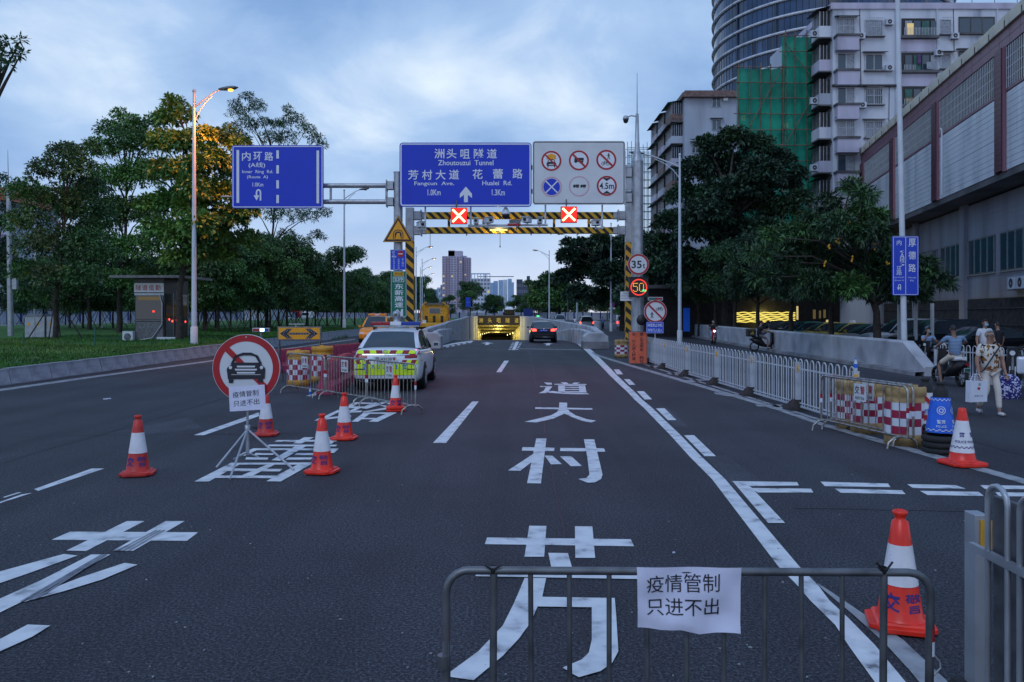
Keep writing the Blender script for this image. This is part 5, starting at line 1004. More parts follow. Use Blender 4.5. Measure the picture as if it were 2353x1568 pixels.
pxtree('tree','large bright green tree around the lit street lamp above the guard booth',412,775,42.3,.5,[(398,240,20),(378,275,26),(425,268,20),(372,330,32),(418,335,36),(470,318,30),(515,318,24),(548,340,24),(488,372,38),(430,402,40),(380,398,36),(540,398,34),(572,445,26),(502,448,42),(442,478,42),(388,470,36),(362,530,32),(422,545,40),(484,536,42),(540,505,36),(566,555,26),(452,592,28),(510,588,30),(398,596,26),(345,470,26),(335,400,26),(556,480,30),(440,440,34,-2.6),(455,520,36,-2.8),(450,380,28,-2.6)],.26,.12,('leafg','leafc','leaff','leafa'),80,.22,2.8,1.5,droop=.5)
pxtree('tree','feathery sparse tree rising behind the U-turn sign',612,745,74,.55,[(548,262,20),(565,225,14),(590,248,20),(572,290,22),(610,285,18),(642,290,20),(662,256,13),(676,278,20),(702,302,20),(724,322,16),(622,322,22),(556,325,22),(660,322,20),(580,480,24),(640,500,26),(700,500,24),(745,492,16),(730,545,18),(660,550,24),(600,560,28),(570,600,26),(632,605,24),(690,595,20),(540,240,12),(738,335,12),(640,400,34),(600,420,34),(690,400,30),(530,300,18)],.26,.07,('leafb','leafe','leafd'),42,.2,3.,2.)
pxtree('tree','dark green tree filling the gap between the two tall left verge trees',205,765,68,.55,[(180,440,34),(215,460,36),(240,520,38),(200,540,38),(160,500,36),(215,600,40),(170,620,36),(260,620,36),(150,660,30),(240,670,30),(100,640,34),(60,680,30)],.26,.12,G2,50,.2,2.2,2)
pxtree('tree','bushy dark green tree behind the guard booth and the street lamp',470,760,62,.55,[(420,560,34),(460,540,36),(500,560,38),(540,590,36),(440,610,38),(490,630,38),(540,650,34),(400,620,34),(580,660,30),(360,640,34),(450,670,28),(520,690,26),(330,680,28)],.26,.11,G1,50,.2,2.,2)
# generic young trees, three meshes
def young(seed,h,rr,mats,L,Wd,dens):
    random.seed(seed); cl=[]
    for i in range(20):
        a=random.random()*6.28; q=random.random(); z=lerp(2.1,h-.6,q); rad_=rr*(1-.5*abs(q-.35))*math.sqrt(random.random()); cl.append(((math.cos(a)*rad_,math.sin(a)*rad_,z),random.uniform(.55,.95)*rr*.55))
    b=MB(); limbs(b,(0,0,-.1),2.2,.11,[c[0] for c in cl]); tm=b.mesh('trunk'); cm=crown('crown',cl,L,Wd,mats,dens); bb=MB(); bb.tube([(.08,0,2.1),(1.4,0,0)],.035,'bark',5); return tm,cm,bb.mesh('brace')
YM=[young(1,7.4,2.2,G2,.22,.10,60),young(2,6.6,2.3,G2,.24,.10,55),young(3,8.0,2.1,('leafb','leafa','leafe'),.22,.09,60)]
random.seed(11)
def put_young(label,x,y,z,k,s=1,braces=True,group=None,name='young_tree'):
    t=T(name,label,'tree',(x,y,z),random.random()*6,group); t.scale=(s,s,s*random.uniform(.94,1.08)); tm,cm,bm_=YM[k]
    inst(tm,'trunk',t); inst(cm,'crown',t)
    if braces:
        for a in range(4): inst(bm_,'brace',t,(0,0,0),(0,0,a*1.57+.4))
pos=[(594,64),(502,60),(706,78),(640,88),(530,92),(752,92),(815,96),(840,118),(868,110),(880,140),(905,165),(560,110),(680,120),(770,135),(610,140),(190,72),(330,88),(20,70),(60,100),(730,165),(790,180),(850,190),(470,82),(400,95),(350,70),(230,90),(300,110),(150,110),(925,190),(660,66),(785,82),(890,122),(260,75),(420,84),(455,96),(495,75),(575,74),(620,72),(660,98),(725,86),(100,85),(160,78),(375,105),(545,130),(440,140)]
ORD='first second third fourth fifth sixth seventh eighth ninth tenth eleventh twelfth thirteenth fourteenth fifteenth sixteenth seventeenth eighteenth nineteenth twentieth'.split()
pos.sort(); nth=lambda i:ORD[i] if i<20 else ('twenty-' if i<29 else 'thirty-' if 30<=i<39 else 'forty-')+ORD[(i%10)] if i not in(29,39) else ('thirtieth' if i==29 else 'fortieth')
for i,(x,Y) in enumerate(pos): put_young('young tree with slanting brace poles on the verge, %s from the left'%nth(i),pxY(x,Y),Y,gz(pxY(x,Y),Y) if Y<250 else 0,i%3,random.uniform(.9,1.08),group='young braced trees on the left verge')
for i,(x,Y,s,lab) in enumerate(((1081,235,1.55,'round crowned tree left of the far centre, before the site wall'),(1133,240,1.25,'smaller round tree before the distant site wall, right of centre'),(1030,255,1.0,'dark small tree under the mauve tower'),(1185,300,1.35,'dim far tree right of the two round centre trees'),(1210,280,1.3,'dim far tree left of the dark building foot'),(962,230,1.6,'tree behind the receding lit lamps'),(945,200,1.5,'tree just left of the receding lit lamps'),(978,300,1.7,'low far tree right of the receding lit lamps'),(1228,260,1.7,'far tree at the left end of the right hand tree mass'))):
    put_young(lab,pxY(x,Y),Y,0,i%3,s,False,name='tree')
random.seed(21)
for i in range(60):   # trees beyond the site wall
    Y=95+i*5.2; x=xs(Y)-4-random.random()*5; put_young('dark dense tree growing beyond the white and blue site wall',x,Y,-1.9,i%3,random.uniform(1.5,2.0),False,group='trees beyond the left site wall',name='tree')
for i,(x,Y) in enumerate(((1240,290),(1262,280),(1285,290),(1310,285),(1345,270),(1395,250),(1430,240),(1460,200),(1490,180),(1525,150),(1550,140))): put_young('dim dense tree in the far background behind the road',pxY(x,Y),Y,-1.2,i%3,random.uniform(1.6,2.1)*(Y/280)**.5,False,group='dim far background trees',name='tree')
random.seed(5)
# right: dark banyan mass, far trees, mango row
pxtree('tree','huge dark tree in front of the green netted building',1672,760,64,0,[(1688,322,30),(1640,352,32),(1738,342,32),(1790,372,28),(1600,398,34),(1670,395,45),(1742,405,45),(1805,425,30),(1568,452,34),(1640,465,48),(1720,475,48),(1795,485,36),(1540,515,32),(1600,535,44),(1680,545,46),(1510,565,28),(1760,540,40),(1835,460,24),(1560,600,36),(1640,610,40),(1720,615,40),(1500,620,26),(1620,330,20),(1835,400,16),(1700,440,44,-3),(1620,500,44,-3)],.34,.16,G3,62,.6,3.,3.2)
pxtree('tree','tall dark tree seen through the right side of the striped gantry',1432,735,96,0,[(1302,592,22),(1335,570,22),(1380,560,26),(1420,575,30),(1300,640,26),(1350,625,34),(1400,635,36),(1440,640,30),(1330,682,28),(1385,690,28),(1430,692,26),(1465,600,26),(1480,650,28),(1340,600,28),(1395,600,30),(1305,560,12),(1450,560,18)],.45,.22,G3,38,.5,3.,4)
pxtree('tree','lower dark tree behind the black car, left of the tall gantry tree',1285,728,150,0,[(1238,665,16),(1258,645,16),(1280,660,22),(1232,695,16),(1265,692,22),(1300,690,24),(1320,700,22),(1250,680,20),(1283,640,12)],.6,.3,G2,22,.4,3.,5)
pxtree('tree','dark tree behind the 35t sign and the camera mast',1500,745,80,0,[(1490,560,24),(1480,610,28),(1520,590,30),(1500,650,32),(1450,680,30),(1550,640,34),(1540,690,30),(1490,700,26),(1590,680,30),(1505,610,30)],.40,.18,G3,42,.4,3.,3)
row=[(1606,67,'farthest'),(1644,62,'second farthest'),(1688,57,'third farthest'),(1741,51.5,'middle'),(1817,45.5,'third nearest'),(1909,40.5,'second nearest')]
for x,Y,n_ in row:
    cl=[]; top=interp([1600,1690,1760,1909],[590,565,545,548],x)
    for i in range(13):
        a=random.random()*6.28; q=random.random(); R_=2.3*math.sqrt(random.random())*(1-.35*q); px_=x+R_*math.cos(a)*F/Y; cl.append((px_,lerp(685,top,q)+random.uniform(-6,6),random.uniform(.7,1.0)*F/Y,R_*math.sin(a)))
    pxtree('mango_tree','dark roadside tree behind the median wall, %s of its row'%n_,x,760,Y,0,cl,.26,.07,('leafi','leafd','leafb','leafi'),60,.17,2.0,group='roadside trees behind the median wall',droop=.45,n_per=6)
pxtree('mango_tree','large leafy tree before the tiled hall, left of the tall sign pole',2014,770,34.6,.1,[(1955,432,20),(1902,470,24),(1985,455,22),(1975,500,34),(1860,520,30),(1925,530,38),(2000,545,38),(2055,592,34),(1842,580,34),(1900,602,40),(1982,612,42),(2062,640,38),(2115,622,30),(1790,602,28),(1805,655,32),(1870,662,38),(1950,670,36),(2030,680,34),(2105,680,32),(2155,652,26),(1770,545,20),(1740,590,22),(2020,500,18),(1830,540,26),(1750,640,26)],.30,.065,('leafi','leafb','leafd','leafa'),85,.2,2.1,1.6,droop=.5,n_per=7)
b=MB()
for x,y in((1925,545),(1950,505),(1905,560),(2000,520),(2010,560),(1895,600),(1960,590),(2040,600)): 
    for k in range(3): p=P(x+random.uniform(-3,3),y+random.uniform(0,14),33.2); b.lathe([(0,-.06),(.04,-.03),(.045,.02),(0,.06)],(p.x,p.y,p.z),'hazyellow',6)
tag(b.build('fruit'),'small yellow fruit hanging in the large tree by the hall','fruit',kind='stuff')
# overhanging branches at the top left edge
pxtree('tree','leafy branch tips reaching in at the upper left edge of the picture',-160,790,22,.5,[(15,100,15,0),(45,97,11,.1),(28,130,12,.1),(10,152,14,0),(-30,120,30,0),(-70,160,40,.5),(-110,240,50,0),(-60,220,30,.3),(-160,330,60,0),(5,125,9,0),(48,125,8,.1)],.16,.05,('leafb','leafd'),110,.2,3.,.5)
pxtree('tree','dark shrubby tree at the far left edge behind the camera pole',-30,775,57,.5,[(-20,420,30),(5,520,30),(-10,580,34),(20,640,28),(0,700,26),(15,480,18),(30,560,18),(-30,640,30)],.22,.08,G3,60,.15,2.)
# ---------------------------------------------------------------- traffic cones, barriers, barrels
_SL={}
def slicetext(body,off):
    if (body,off) not in _SL:
        vs,fs=textmesh(body,off); bm=bmesh.new(); V=[bm.verts.new((x,y,0)) for x,y in vs]
        for f in fs:
            try: bm.faces.new([V[i] for i in f])
            except ValueError: pass
        x0,x1=min(v[0] for v in vs),max(v[0] for v in vs); n=max(7,int((x1-x0)/.14))
        for k in range(1,n): bmesh.ops.bisect_plane(bm,geom=bm.verts[:]+bm.edges[:]+bm.faces[:],plane_co=(lerp(x0,x1,k/n),0,0),plane_no=(1,0,0))
        bm.verts.index_update(); _SL[(body,off)]=([(v.co.x,v.co.y) for v in bm.verts],[tuple(v.index for v in f.verts) for f in bm.faces]); bm.free()
    return _SL[(body,off)]
def wraptext(b,body,rf,z,h,ang,m,off=.015,w=None,d=.003):   # text wrapped on a cone of radius rf(z)
    vs,fs=slicetext(body,off); xs=[a[0] for a in vs]; ys=[a[1] for a in vs]; s=h/(max(ys)-min(ys)); sx=(w/(max(xs)-min(xs))) if w else s; cx_,cy_=(max(xs)+min(xs))/2,(max(ys)+min(ys))/2; o=[]
    for a,c in vs:
        zz=z+(c-cy_)*s; R_=rf(zz)+d; q=ang+(a-cx_)*sx/R_; o.append((R_*math.cos(q),R_*math.sin(q),zz))
    b.add(o,fs,m)
def cone_base(b,s,m,z0=0):
    p=[]; q=s/2; c=.05
    for sx,sy in((1,1),(-1,1),(-1,-1),(1,-1)):
        pts=[(q*sx,(q-c*1.6)*sy),(q*sx-c*sx*.8,(q-c*1.2)*sy),((q-c)*sx,(q-c*.7)*sy),((q-c*1.5)*sx,q*sy)]
        p+=pts if sx*sy>0 else pts[::-1]
    b.prism(p,(0,0,z0),(1,0,0),(0,1,0),(0,0,.035),m); b.box((0,0,z0+.045),(s*.80,s*.80,.02),m,tp=.9)
def cone(label,x,y,rz=0,red='conered',double=False,lean=0,group='red and white traffic cones'):
    t=T('traffic_cone',label,'traffic cone',(x,y,.012),rz,group); rf=lambda z:interp([.05,.74],[.145,.044],z); b=MB(); cone_base(b,.415,red)
    if double: cone_base(b,.405,red,.055)
    b.build('base',t,bevel=.006)
    b=MB(); b.lathe([(rf(.055)+.012,.055),(rf(.065),.07),(rf(.285),.285)],m=red,n=36); b.build('lower_sleeve',t); b=MB(); b.lathe([(rf(.285)+.003,.285),(rf(.55)+.003,.55)],m='conewhite',n=36); b.build('reflective_sleeve',t)
    b=MB(); b.lathe([(rf(.55)+.004,.55),(rf(.57)+.002,.57),(rf(.70)+.002,.70),(.034,.712),(.034,.735),(.048,.75),(.048,.768),(.036,.775),(.026,.765),(.024,.70)],m=red,n=36); b.build('top',t)
    b=MB(); wraptext(b,'交',rf,.18,.12,-pi/2-.60,'inkblue'); b.build('lettering',t); b=MB(); wraptext(b,'警',rf,.18,.125,-pi/2+.60,'inkblue',off=.006); b.build('lettering',t)
    b=MB()
    for k in range(9): a=-pi/2-.9; z=.31+k*.025; r_=rf(z)+.004; b.box((r_*math.cos(a),r_*math.sin(a),z),(.008,.008,.006),'paper')
    tag(b.build('stitch_dots',t),kind='stuff'); t.scale=(.95,.95,.945); return t
for x,y,l,k in((317,1103,'red and white cone standing alone at the left','conered_old'),(611,1010,'red and white cone half hidden behind the paper on the round sign','conered_old'),(740,1098,'nearest of the four cones right of the round car sign','conered'),(791,1019,'second cone right of the round car sign, behind the nearest one','conered'),(909,953,'red and white cone in front of the last crowd barrier','conered')):
    p=G(x,y-6); cone(l,p.x*(1+.14/p.y),p.y+.14,random.uniform(-.25,.25),k,double=x==909)
p=G(2064,1462); cone('large looking cone right behind the foreground barrier',p.x*(1+.16/p.y)+.012,p.y+.16,-.30)
# police cone
p=G(2211,1074); t=T('traffic_cone','white sleeved police cone with red foot at the right by the black posts','traffic cone',(p.x*(1+.16/p.y),p.y+.16,.012),.15,'red and white traffic cones'); rf=lambda z:interp([.05,.72],[.165,.045],z)
b=MB(); cone_base(b,.50,'conered'); b.build('base',t,bevel=.006); b=MB(); b.lathe([(.19,.055),(rf(.07),.075),(rf(.17),.17)],m='conered',n=36); b.build('lower_sleeve',t); b=MB(); b.lathe([(rf(.165)+.004,.165),(rf(.58)+.004,.58)],m='conewhite',n=36); b.build('white_sleeve',t); b=MB(); b.lathe([(rf(.58)+.005,.58),(rf(.70)+.003,.70),(.045,.74),(.03,.745),(0,.74)],m='conered',n=36); b.build('top',t)
b=MB()
for a in(-2.25,-1.0,.3,1.6):
    wraptext(b,'警' if a in(-1.,1.6) else '察',rf,.40,.065,a,'inkblue',d=.008); wraptext(b,'POLICE',rf,.31,.032,a-.15,'inkblue',d=.008)
for k in range(32):
    for j in range(2): 
        if (k+j)%2: 
            a=2*pi*k/32; z=.225+j*.014; R_=rf(z)+.008; b.face([(R_*math.cos(a),R_*math.sin(a),z),(R_*math.cos(a+.19),R_*math.sin(a+.19),z),(R_*math.cos(a+.19),R_*math.sin(a+.19),z+.013),(R_*math.cos(a),R_*math.sin(a),z+.013)],'inkblue')
tag(b.build('print',t),kind='stuff')
# black stacked posts with sleeves
def blackpost(label,x,y,sleeve):
    t=T('bollard_post',label,'bollard',(x,y,.005),.3,'black based marker posts'); b=MB()
    for k in range(3 if sleeve=='blue' else 4): b.lathe([(.235,k*.085),(.25,k*.085+.02),(.25,k*.085+.06),(.20,k*.085+.084)],m='rubber',n=8)
    b.build('base',t); b=MB(); b.lathe([(.17,.30),(.10,.80)],m='rubber',n=10); b.lathe([(.105,.80),(.10,.90),(.06,.94),(.045,.97),(.07,.99),(.06,1.02),(0,1.02)],m='rubber',n=12); b.build('post',t)
    rf=lambda z:interp([.30,.80],[.20,.125],z)
    if sleeve=='blue':
        b=MB(); b.lathe([(rf(.30),.30),(rf(.80),.80)],m='policeblue',n=8); b.build('sleeve',t); b=MB()
        rq=lambda z:rf(z)*.93
        for a in(-2.3,-1.05):
            wraptext(b,'警察',rq,.46,.055,a,'signlet',d=.012); wraptext(b,'POLICE',rq,.395,.03,a,'signlet',d=.012)
            for k in range(16): q=2*pi*k/16; R_=rq(.62)+.012; 
            b_=[]; 
            for rr_,mm in((.058,'signlet'),(.048,'policeblue'),(.032,'signlet'),(.020,'policeblue')):
                pts=[]
                for k in range(16): q=2*pi*k/16; z=.62+rr_*math.sin(q); R_=rq(z)+.012+(.058-rr_)*.08; aa=a+rr_*math.cos(q)/R_; pts.append((R_*math.cos(aa),R_*math.sin(aa),z))
                b.face(pts,mm)
        for zz in(.325,.755):
            for k in range(30):
                for j in range(2):
                    if(k+j)%2: a=2*pi*k/30; z=zz+j*.016; R_=rq(z)+.014; b.face([(R_*math.cos(a),R_*math.sin(a),z),(R_*math.cos(a+.2),R_*math.sin(a+.2),z),(R_*math.cos(a+.2),R_*math.sin(a+.2),z+.014),(R_*math.cos(a),R_*math.sin(a),z+.014)],'signlet')
        tag(b.build('print',t),kind='stuff')
    else:
        b=MB(); b.lathe([(rf(.30),.30),(rf(.80),.80)],m='signwhite',n=8); b.build('sleeve',t); b=MB(); rq=lambda z:rf(z)*.95
        for zz,m_ in((.34,'signred'),(.62,'signred')):
            for a0 in(-2.7,-1.9,-1.1):
                f=lambda a,z:((rq(z)+.014)*math.cos(a),(rq(z)+.014)*math.sin(a),z); b.face([f(a0,zz),f(a0+.4,zz+.06),f(a0+.4,zz+.14),f(a0,zz+.08)],m_); b.face([f(a0+.4,zz+.06),f(a0+.78,zz),f(a0+.78,zz+.08),f(a0+.4,zz+.14)],m_)
        for a in(-2.2,): wraptext(b,'交警',rq,.53,.07,a,'policeblue',d=.016)
        b.build('print',t)
p=G(2177,1047); blackpost('black based post with a blue police sleeve beside the police cone',p.x+.02,p.y+.22,'blue'); p=G(2150,1030); blackpost('black based post with red chevrons behind the blue sleeved one',p.x,p.y+.30,'chev')
# crowd control barrier
def barrier(label,a,c,h=1.0,npick=12,plate=True,group='metal crowd barriers',bands=True,ft=.5):
    a,c=Vector(a),Vector(c); L=(c-a).length; ang=math.atan2(c.y-a.y,c.x-a.x); t=T('crowd_barrier',label,'crowd barrier',(a.x,a.y,0),ang,group)
    b=MB(); r=.10; pts=[(0,0,.16),(0,0,h-r)]+[(r-r*math.cos(q),0,h-r+r*math.sin(q)) for q in(.4,.8,1.2)]+[(r,0,h),(L-r,0,h)]+[(L-r+r*math.sin(q),0,h-r+r*math.cos(q)) for q in(.4,.8,1.2)]+[(L,0,h-r),(L,0,.16)]
    b.tube(pts,.019,'barsteel',8); b.tube([(0,0,.17),(L,0,.17)],.016,'barsteel',8); b.build('frame',t)
    for k in range(1,npick+1): x=L*k/(npick+1); b=MB(); b.tube([(x,0,.17),(x,0,h)],.009,'barsteel',6,cap=False); b.build('upright',t)
    for x in(.12,L-.12):
        b=MB(); pts=[(x,-ft/2,0),(x,-ft/2+.02,.09)]+[(x,-ft/2+.12+.0,.16),(x,0,.175),(x,ft/2-.12,.16),(x,ft/2-.02,.09),(x,ft/2,0)]; b.tube(pts,.018,'barsteel',8); b.build('foot',t)
    if bands:
        for x in(0,L): 
            b=MB(); b.tube([(x,0,h*.58),(x,0,h*.66)],.0215,'signred',8,cap=False); b.build('red_band',t); b=MB(); b.tube([(x,0,h*.50),(x,0,h*.58)],.0215,'signlet',8,cap=False); b.build('white_band',t)
    if plate:
        b=MB(); b.bx((L*.5-.14,-.03,h-.33),(L*.5+.16,-.022,h-.05),'signwhite'); o=b.build('number_plate',t); b=MB(); b.text('交',(L*.5-.06,-.034,h-.15),.11,.13,'ink',off=.01); b.text('警',(L*.5+.08,-.034,h-.15),.11,.13,'signred',off=.01); b.text(plate if isinstance(plate,str) else '01568',(L*.5+.01,-.034,h-.28),.22,.05,'ink'); b.build('lettering',o)
    return t
barrier('crowd barrier left of its linked row, in front of the checkered barrels',(-5.75,20.4),(-4.47,18.99),1.0,13)
barrier('crowd barrier in the middle of the linked row before the police car',(-4.42,18.93),(-3.22,17.55),1.0,13)
barrier('crowd barrier at the right end of the linked row, a cone before it',(-3.18,17.5),(-1.92,15.84),1.0,12)
def wire(x,y,z,label=None):
    b=MB()
    for k in range(3): b.tube([(x,y,z),(x+random.uniform(-.03,.03),y+random.uniform(-.02,.02),z+.04),(x+random.uniform(-.06,.06),y,z+.06)],.005,'galv_dark',5)
    return b
a,c=(5.42,13.72),(5.86,11.55)
barrier('bare metal crowd barrier in front of the right hand checkered barrels',(5.38,13.85),(5.84,11.75),.93,11,'00736')
barrier('second metal crowd barrier pressed behind the right one, nearer the railing',(5.60,13.98),(6.02,11.95),.93,11,'01568')
# foreground barrier with paper
FY=3.09; fx=lambda x:pxY(x,FY); fz=lambda y:zY(y,FY)
t=T('crowd_barrier','foreground crowd barrier with a white paper notice taped to it','crowd barrier',(0,0,0),0,'metal crowd barriers')
L0,L1=fx(1026),fx(2138); h0=fz(1311); h1=fz(1316); r=.085; b=MB()
pts=[(L0,FY,.14),(L0-.0,FY,h0-r)]+[(L0+r-r*math.cos(q),FY,h0-r+r*math.sin(q)) for q in(.35,.7,1.05,1.35)]+[(L0+r,FY,h0),(lerp(L0,L1,.5),FY,(h0+h1)/2),(L1-r,FY-.0,h1)]+[(L1-r+r*math.sin(q),FY,h1-r+r*math.cos(q)) for q in(.35,.7,1.05,1.35)]+[(L1,FY,h1-r),(L1-.01,FY,.14)]
b.tube(pts,.0158,'galv_dark',12); b.tube([(L0,FY,.17),(L1,FY,.17)],.013,'galv_dark',8); b.build('frame',t)
for x,y_,rr_ in((1132,0,.0145),(1222,0,.0102),(1310,0,.0102),(1400,0,.0102),(1488,0,.0102),(1577,0,.0102),(1664,0,.0102),(1756,0,.0102),(1843,0,.0102),(1935,0,.0102),(2028,0,.0150)):
    b=MB(); b.tube([(fx(x),FY,.17),(fx(x+random.uniform(-3,3)),FY,h0)],rr_,'galv_dark',8,cap=False); b.build('upright',t)
for x in(L0,L1): 
    b=MB(); b.tube([(x,FY,fz(1473)),(x,FY,fz(1440))],.0155,'signred',10,cap=False); b.build('red_band',t); b=MB(); b.tube([(x,FY,fz(1506)),(x,FY,fz(1473))],.0155,'signlet',10,cap=False); b.build('white_band',t)
b=MB(); b.tube([(L0-.012,FY,fz(1535)),(L0-.012,FY,fz(1505))],.024,'galv_dark',10); b.build('hinge_sleeve',t)
for x in(L0+.12,L1-.12): b=MB(); b.tube([(x,FY-.25,0),(x,FY-.22,.09),(x,FY-.1,.16),(x,FY,.175),(x,FY+.1,.16),(x,FY+.22,.09),(x,FY+.25,0)],.014,'galv_dark',8); b.build('foot',t)
for x in(1133,2028):
    for sx in(-1,1): b=MB(); b.tube([(fx(x),FY-.012,fz(1311)),(fx(x)+sx*.012,FY-.02,fz(1302)),(fx(x)+sx*.032,FY-.015,fz(1296)+(.0 if x<1200 else .012))],.0045,'black',6); b.build('wire_tie',t)
    b=MB(); b.lathe([(.0165,-.012),(.019,0),(.0165,.012)],(fx(x),FY,h0+.002),'black',10); b.build('wire_tie',t)
b=MB(); b.tube([(L1+.005,FY,fz(1500)),(L1+.035,FY,fz(1520)),(L1+.04,FY,fz(1535)),(L1+.005,FY,fz(1556))],.004,'galv',6); b.build('hook',t)
def paper(label,corners,Y,text_c,tw,th,crumple=.006,m='paper',tilt=.0):
    (x0,y0),(x1,y1),(x2,y2),(x3,y3)=corners; cx_,cz_=(x0+x1)/2,y0; t=T('paper_notice',label,'paper notice',P(cx_,cz_,Y),0,'white paper notices'); o=t.location; n=22; m_=16; b=MB(); vs=[]
    def surf(u,v):
        X=lerp(lerp(x0,x1,u),lerp(x3,x2,u),v); Yp=lerp(lerp(y0,y1,u),lerp(y3,y2,u),v); d=crumple*(math.sin(u*9+v*5)+.8*math.sin(v*11-u*4)*v+.9*max(0,1-((u-.5)/.25)**2)*v*v*1.6)
        if crumple>.003: Yp-=((math.sin(u*7.5+1)*.5+.5)*8+10*max(0,1-abs(u-.42)/.2)*(u<.56))*v**4
        q=P(X,Yp,Y)-o; return Vector((q.x,-d-.003,q.z))
    for j in range(m_+1):
        for i in range(n+1): vs.append(surf(i/n,j/m_))
    b.add(vs,[(j*(n+1)+i,(j+1)*(n+1)+i,(j+1)*(n+1)+i+1,j*(n+1)+i+1) for j in range(m_) for i in range(n)],m,True); b.build('sheet',t)
    for body,(cu,cv) in zip(('疫情管制','只进不出'),text_c):
        vs_,fs=textmesh(body,0); xs_=[a[0] for a in vs_]; ys_=[a[1] for a in vs_]; w0,h0_=max(xs_)-min(xs_),max(ys_)-min(ys_); out=[]
        for a,c in vs_:
            u=cu+(a-(max(xs_)+min(xs_))/2)/w0*tw; v=cv-(c-(max(ys_)+min(ys_))/2)/h0_*th-(u-cu)*tilt; q=surf(u,v); out.append((q.x,q.y-.0025,q.z))
        b=MB(); b.add(out,fs,'ink'); b.build('lettering',t)
    return t
paper('wrinkled white paper notice with two black lines taped to the foreground barrier',[(1463,1303),(1703,1304),(1700,1461),(1466,1451)],FY-.018,((.44,.24),(.44,.60)),.70,.27,tilt=.06)
for x,y in((1465,1305),(1700,1306)): pass
# tripod round sign
TY=10.6; k=TY/F; bx_=pxY(567,TY); t=T('no_car_sign','round red rimmed no cars sign on a steel tripod stand','road sign',(bx_,TY,0)); cz=zY(846,TY); r=77.5*k
b=MB(); b.prism([(r*math.cos(2*pi*i/56),r*math.sin(2*pi*i/56)) for i in range(56)],(0,-.02,cz),(1,0,0),(0,0,1),(0,.02,0),'signwhite'); b.build('board',t)
b=MB(); b.disc((0,-.024,cz),r*.985,'signred',r0=r*.79,n=64); b.build('red_ring',t); b=MB(); u=Vector((.7071,0,-.7071)); v=Vector((.7071,0,.7071)); o=Vector((0,-.0265,cz)); b.face([o-u*r*.83-v*r*.085,o+u*r*.83-v*r*.085,o+u*r*.83+v*r*.085,o-u*r*.83+v*r*.085],'signred'); b.build('slash',t)
b=MB(); s=r*.92; f=lambda x,z:(x*s,-.030,cz+z*s); fc=lambda P_,m='ink',d=0:b.face([(p[0],p[1]-d,p[2]) for p in [f(*q) for q in P_]],m)
fc([(-.40,.18),(.42,.18),(.60,.02),(.62,-.05),(.60,-.34),(-.58,-.36),(-.62,-.05),(-.60,.02)]); fc([(-.32,.42),(-.10,.50),(.16,.50),(.36,.42),(.40,.37),(.34,.36),(.14,.41),(-.10,.41),(-.28,.35),(-.38,.36)]); fc([(-.38,.38),(-.28,.36),(-.40,.16),(-.50,.12)]); fc([(.30,.37),(.40,.38),(.52,.12),(.42,.16)])
fc([(-.56,-.36),(-.40,-.36),(-.42,-.48),(-.55,-.48)]); fc([(.38,-.35),(.55,-.34),(.54,-.46),(.40,-.46)])
for z0,w_ in((.08,.30),(-.02,.36),(-.12,.30)): fc([(-w_,z0),(w_,z0),(w_-.02,z0-.055),(-w_+.02,z0-.055)],'signwhite',.002)
for x in(-.50,.50): b.disc(f(x,.0) and (x*s,-.033,cz+.02*s),.055*s,'signwhite',n=16)
fc([(-.47,-.20),(.47,-.20),(.47,-.215),(-.47,-.215)],'signwhite',.002); b.build('car_symbol',t)
b=MB(); b.tube([(0,.03,cz+.3),(0,.03,.12)],.016,'galv',10); b.tube([(0,.03,.52),(0,.03,.12)],.024,'galv',10); b.build('pole',t)
for x,y in((497,1078),(528,1105),(675,1083)): p=G(x,y); b=MB(); b.tube([(0,.03,.46),(p.x-bx_,p.y-TY,.02)],.014,'galv',8); b.build('tripod_leg',t)
for x,y in((497,1078),(628,1066)): p=G(x,y,.1); b=MB(); b.tube([(0,.03,.15),((p.x-bx_)*.45,(p.y-TY)*.45,.14)],.01,'galv',6); b.build('brace',t)
b=MB(); b.lathe([(.035,0),(.035,.06),(0,.06)],(0,.03,.46),'galv',10); b.build('collar',t)
for dz in(-.3,0,.3): b=MB(); b.bx((-.05,0,cz+dz-.02),(.05,.03,cz+dz+.02),'galv'); b.build('clamp',t)
for x,z in((0,r*.92),(-.33*r,.0*r+.05)): b=MB(); b.disc((x,-.028,cz+z),.012,'galv',n=10); b.build('bolt',t)
paper('flat white paper notice taped across the bottom of the round car sign',[(526,889),(608,884),(611,941),(528,946)],TY-.06,((.46,.32),(.47,.68)),.72,.24,crumple=.002,tilt=.07)
# flashing light on post
fl=G(600,905); FY2=14.; t=T('warning_light','small light bar on a thin post with one blue lamp lit','warning light',(pxY(600,FY2),FY2,0)); z0=zY(763,FY2); z1=zY(754,FY2); b=MB(); b.tube([(0,0,0),(0,0,z0)],.022,'galv_dark',8); b.build('post',t)
b=MB(); w_=19.5*FY2/F; b.bx((-w_,-.03,z0),(w_,.03,z1),'galv'); b.build('housing',t,bevel=.006); b=MB(); b.bx((-w_*.9,-.034,z0+.012),(-w_*.1,-.031,z1-.012),'lampred'); b.build('red_lamp',t); b=MB(); b.bx((-w_*.05,-.036,z0+.01),(w_*.42,-.031,z1-.01),'gl_blue'); b.build('lit_blue_lamp',t); b=MB(); b.bx((w_*.45,-.034,z0+.012),(w_*.9,-.031,z1-.012),'lampblue'); b.build('blue_lamp',t)
b=MB(); b.lathe([(.16,0),(.16,.03),(.03,.05)],m='rubber',n=12); b.build('base',t)
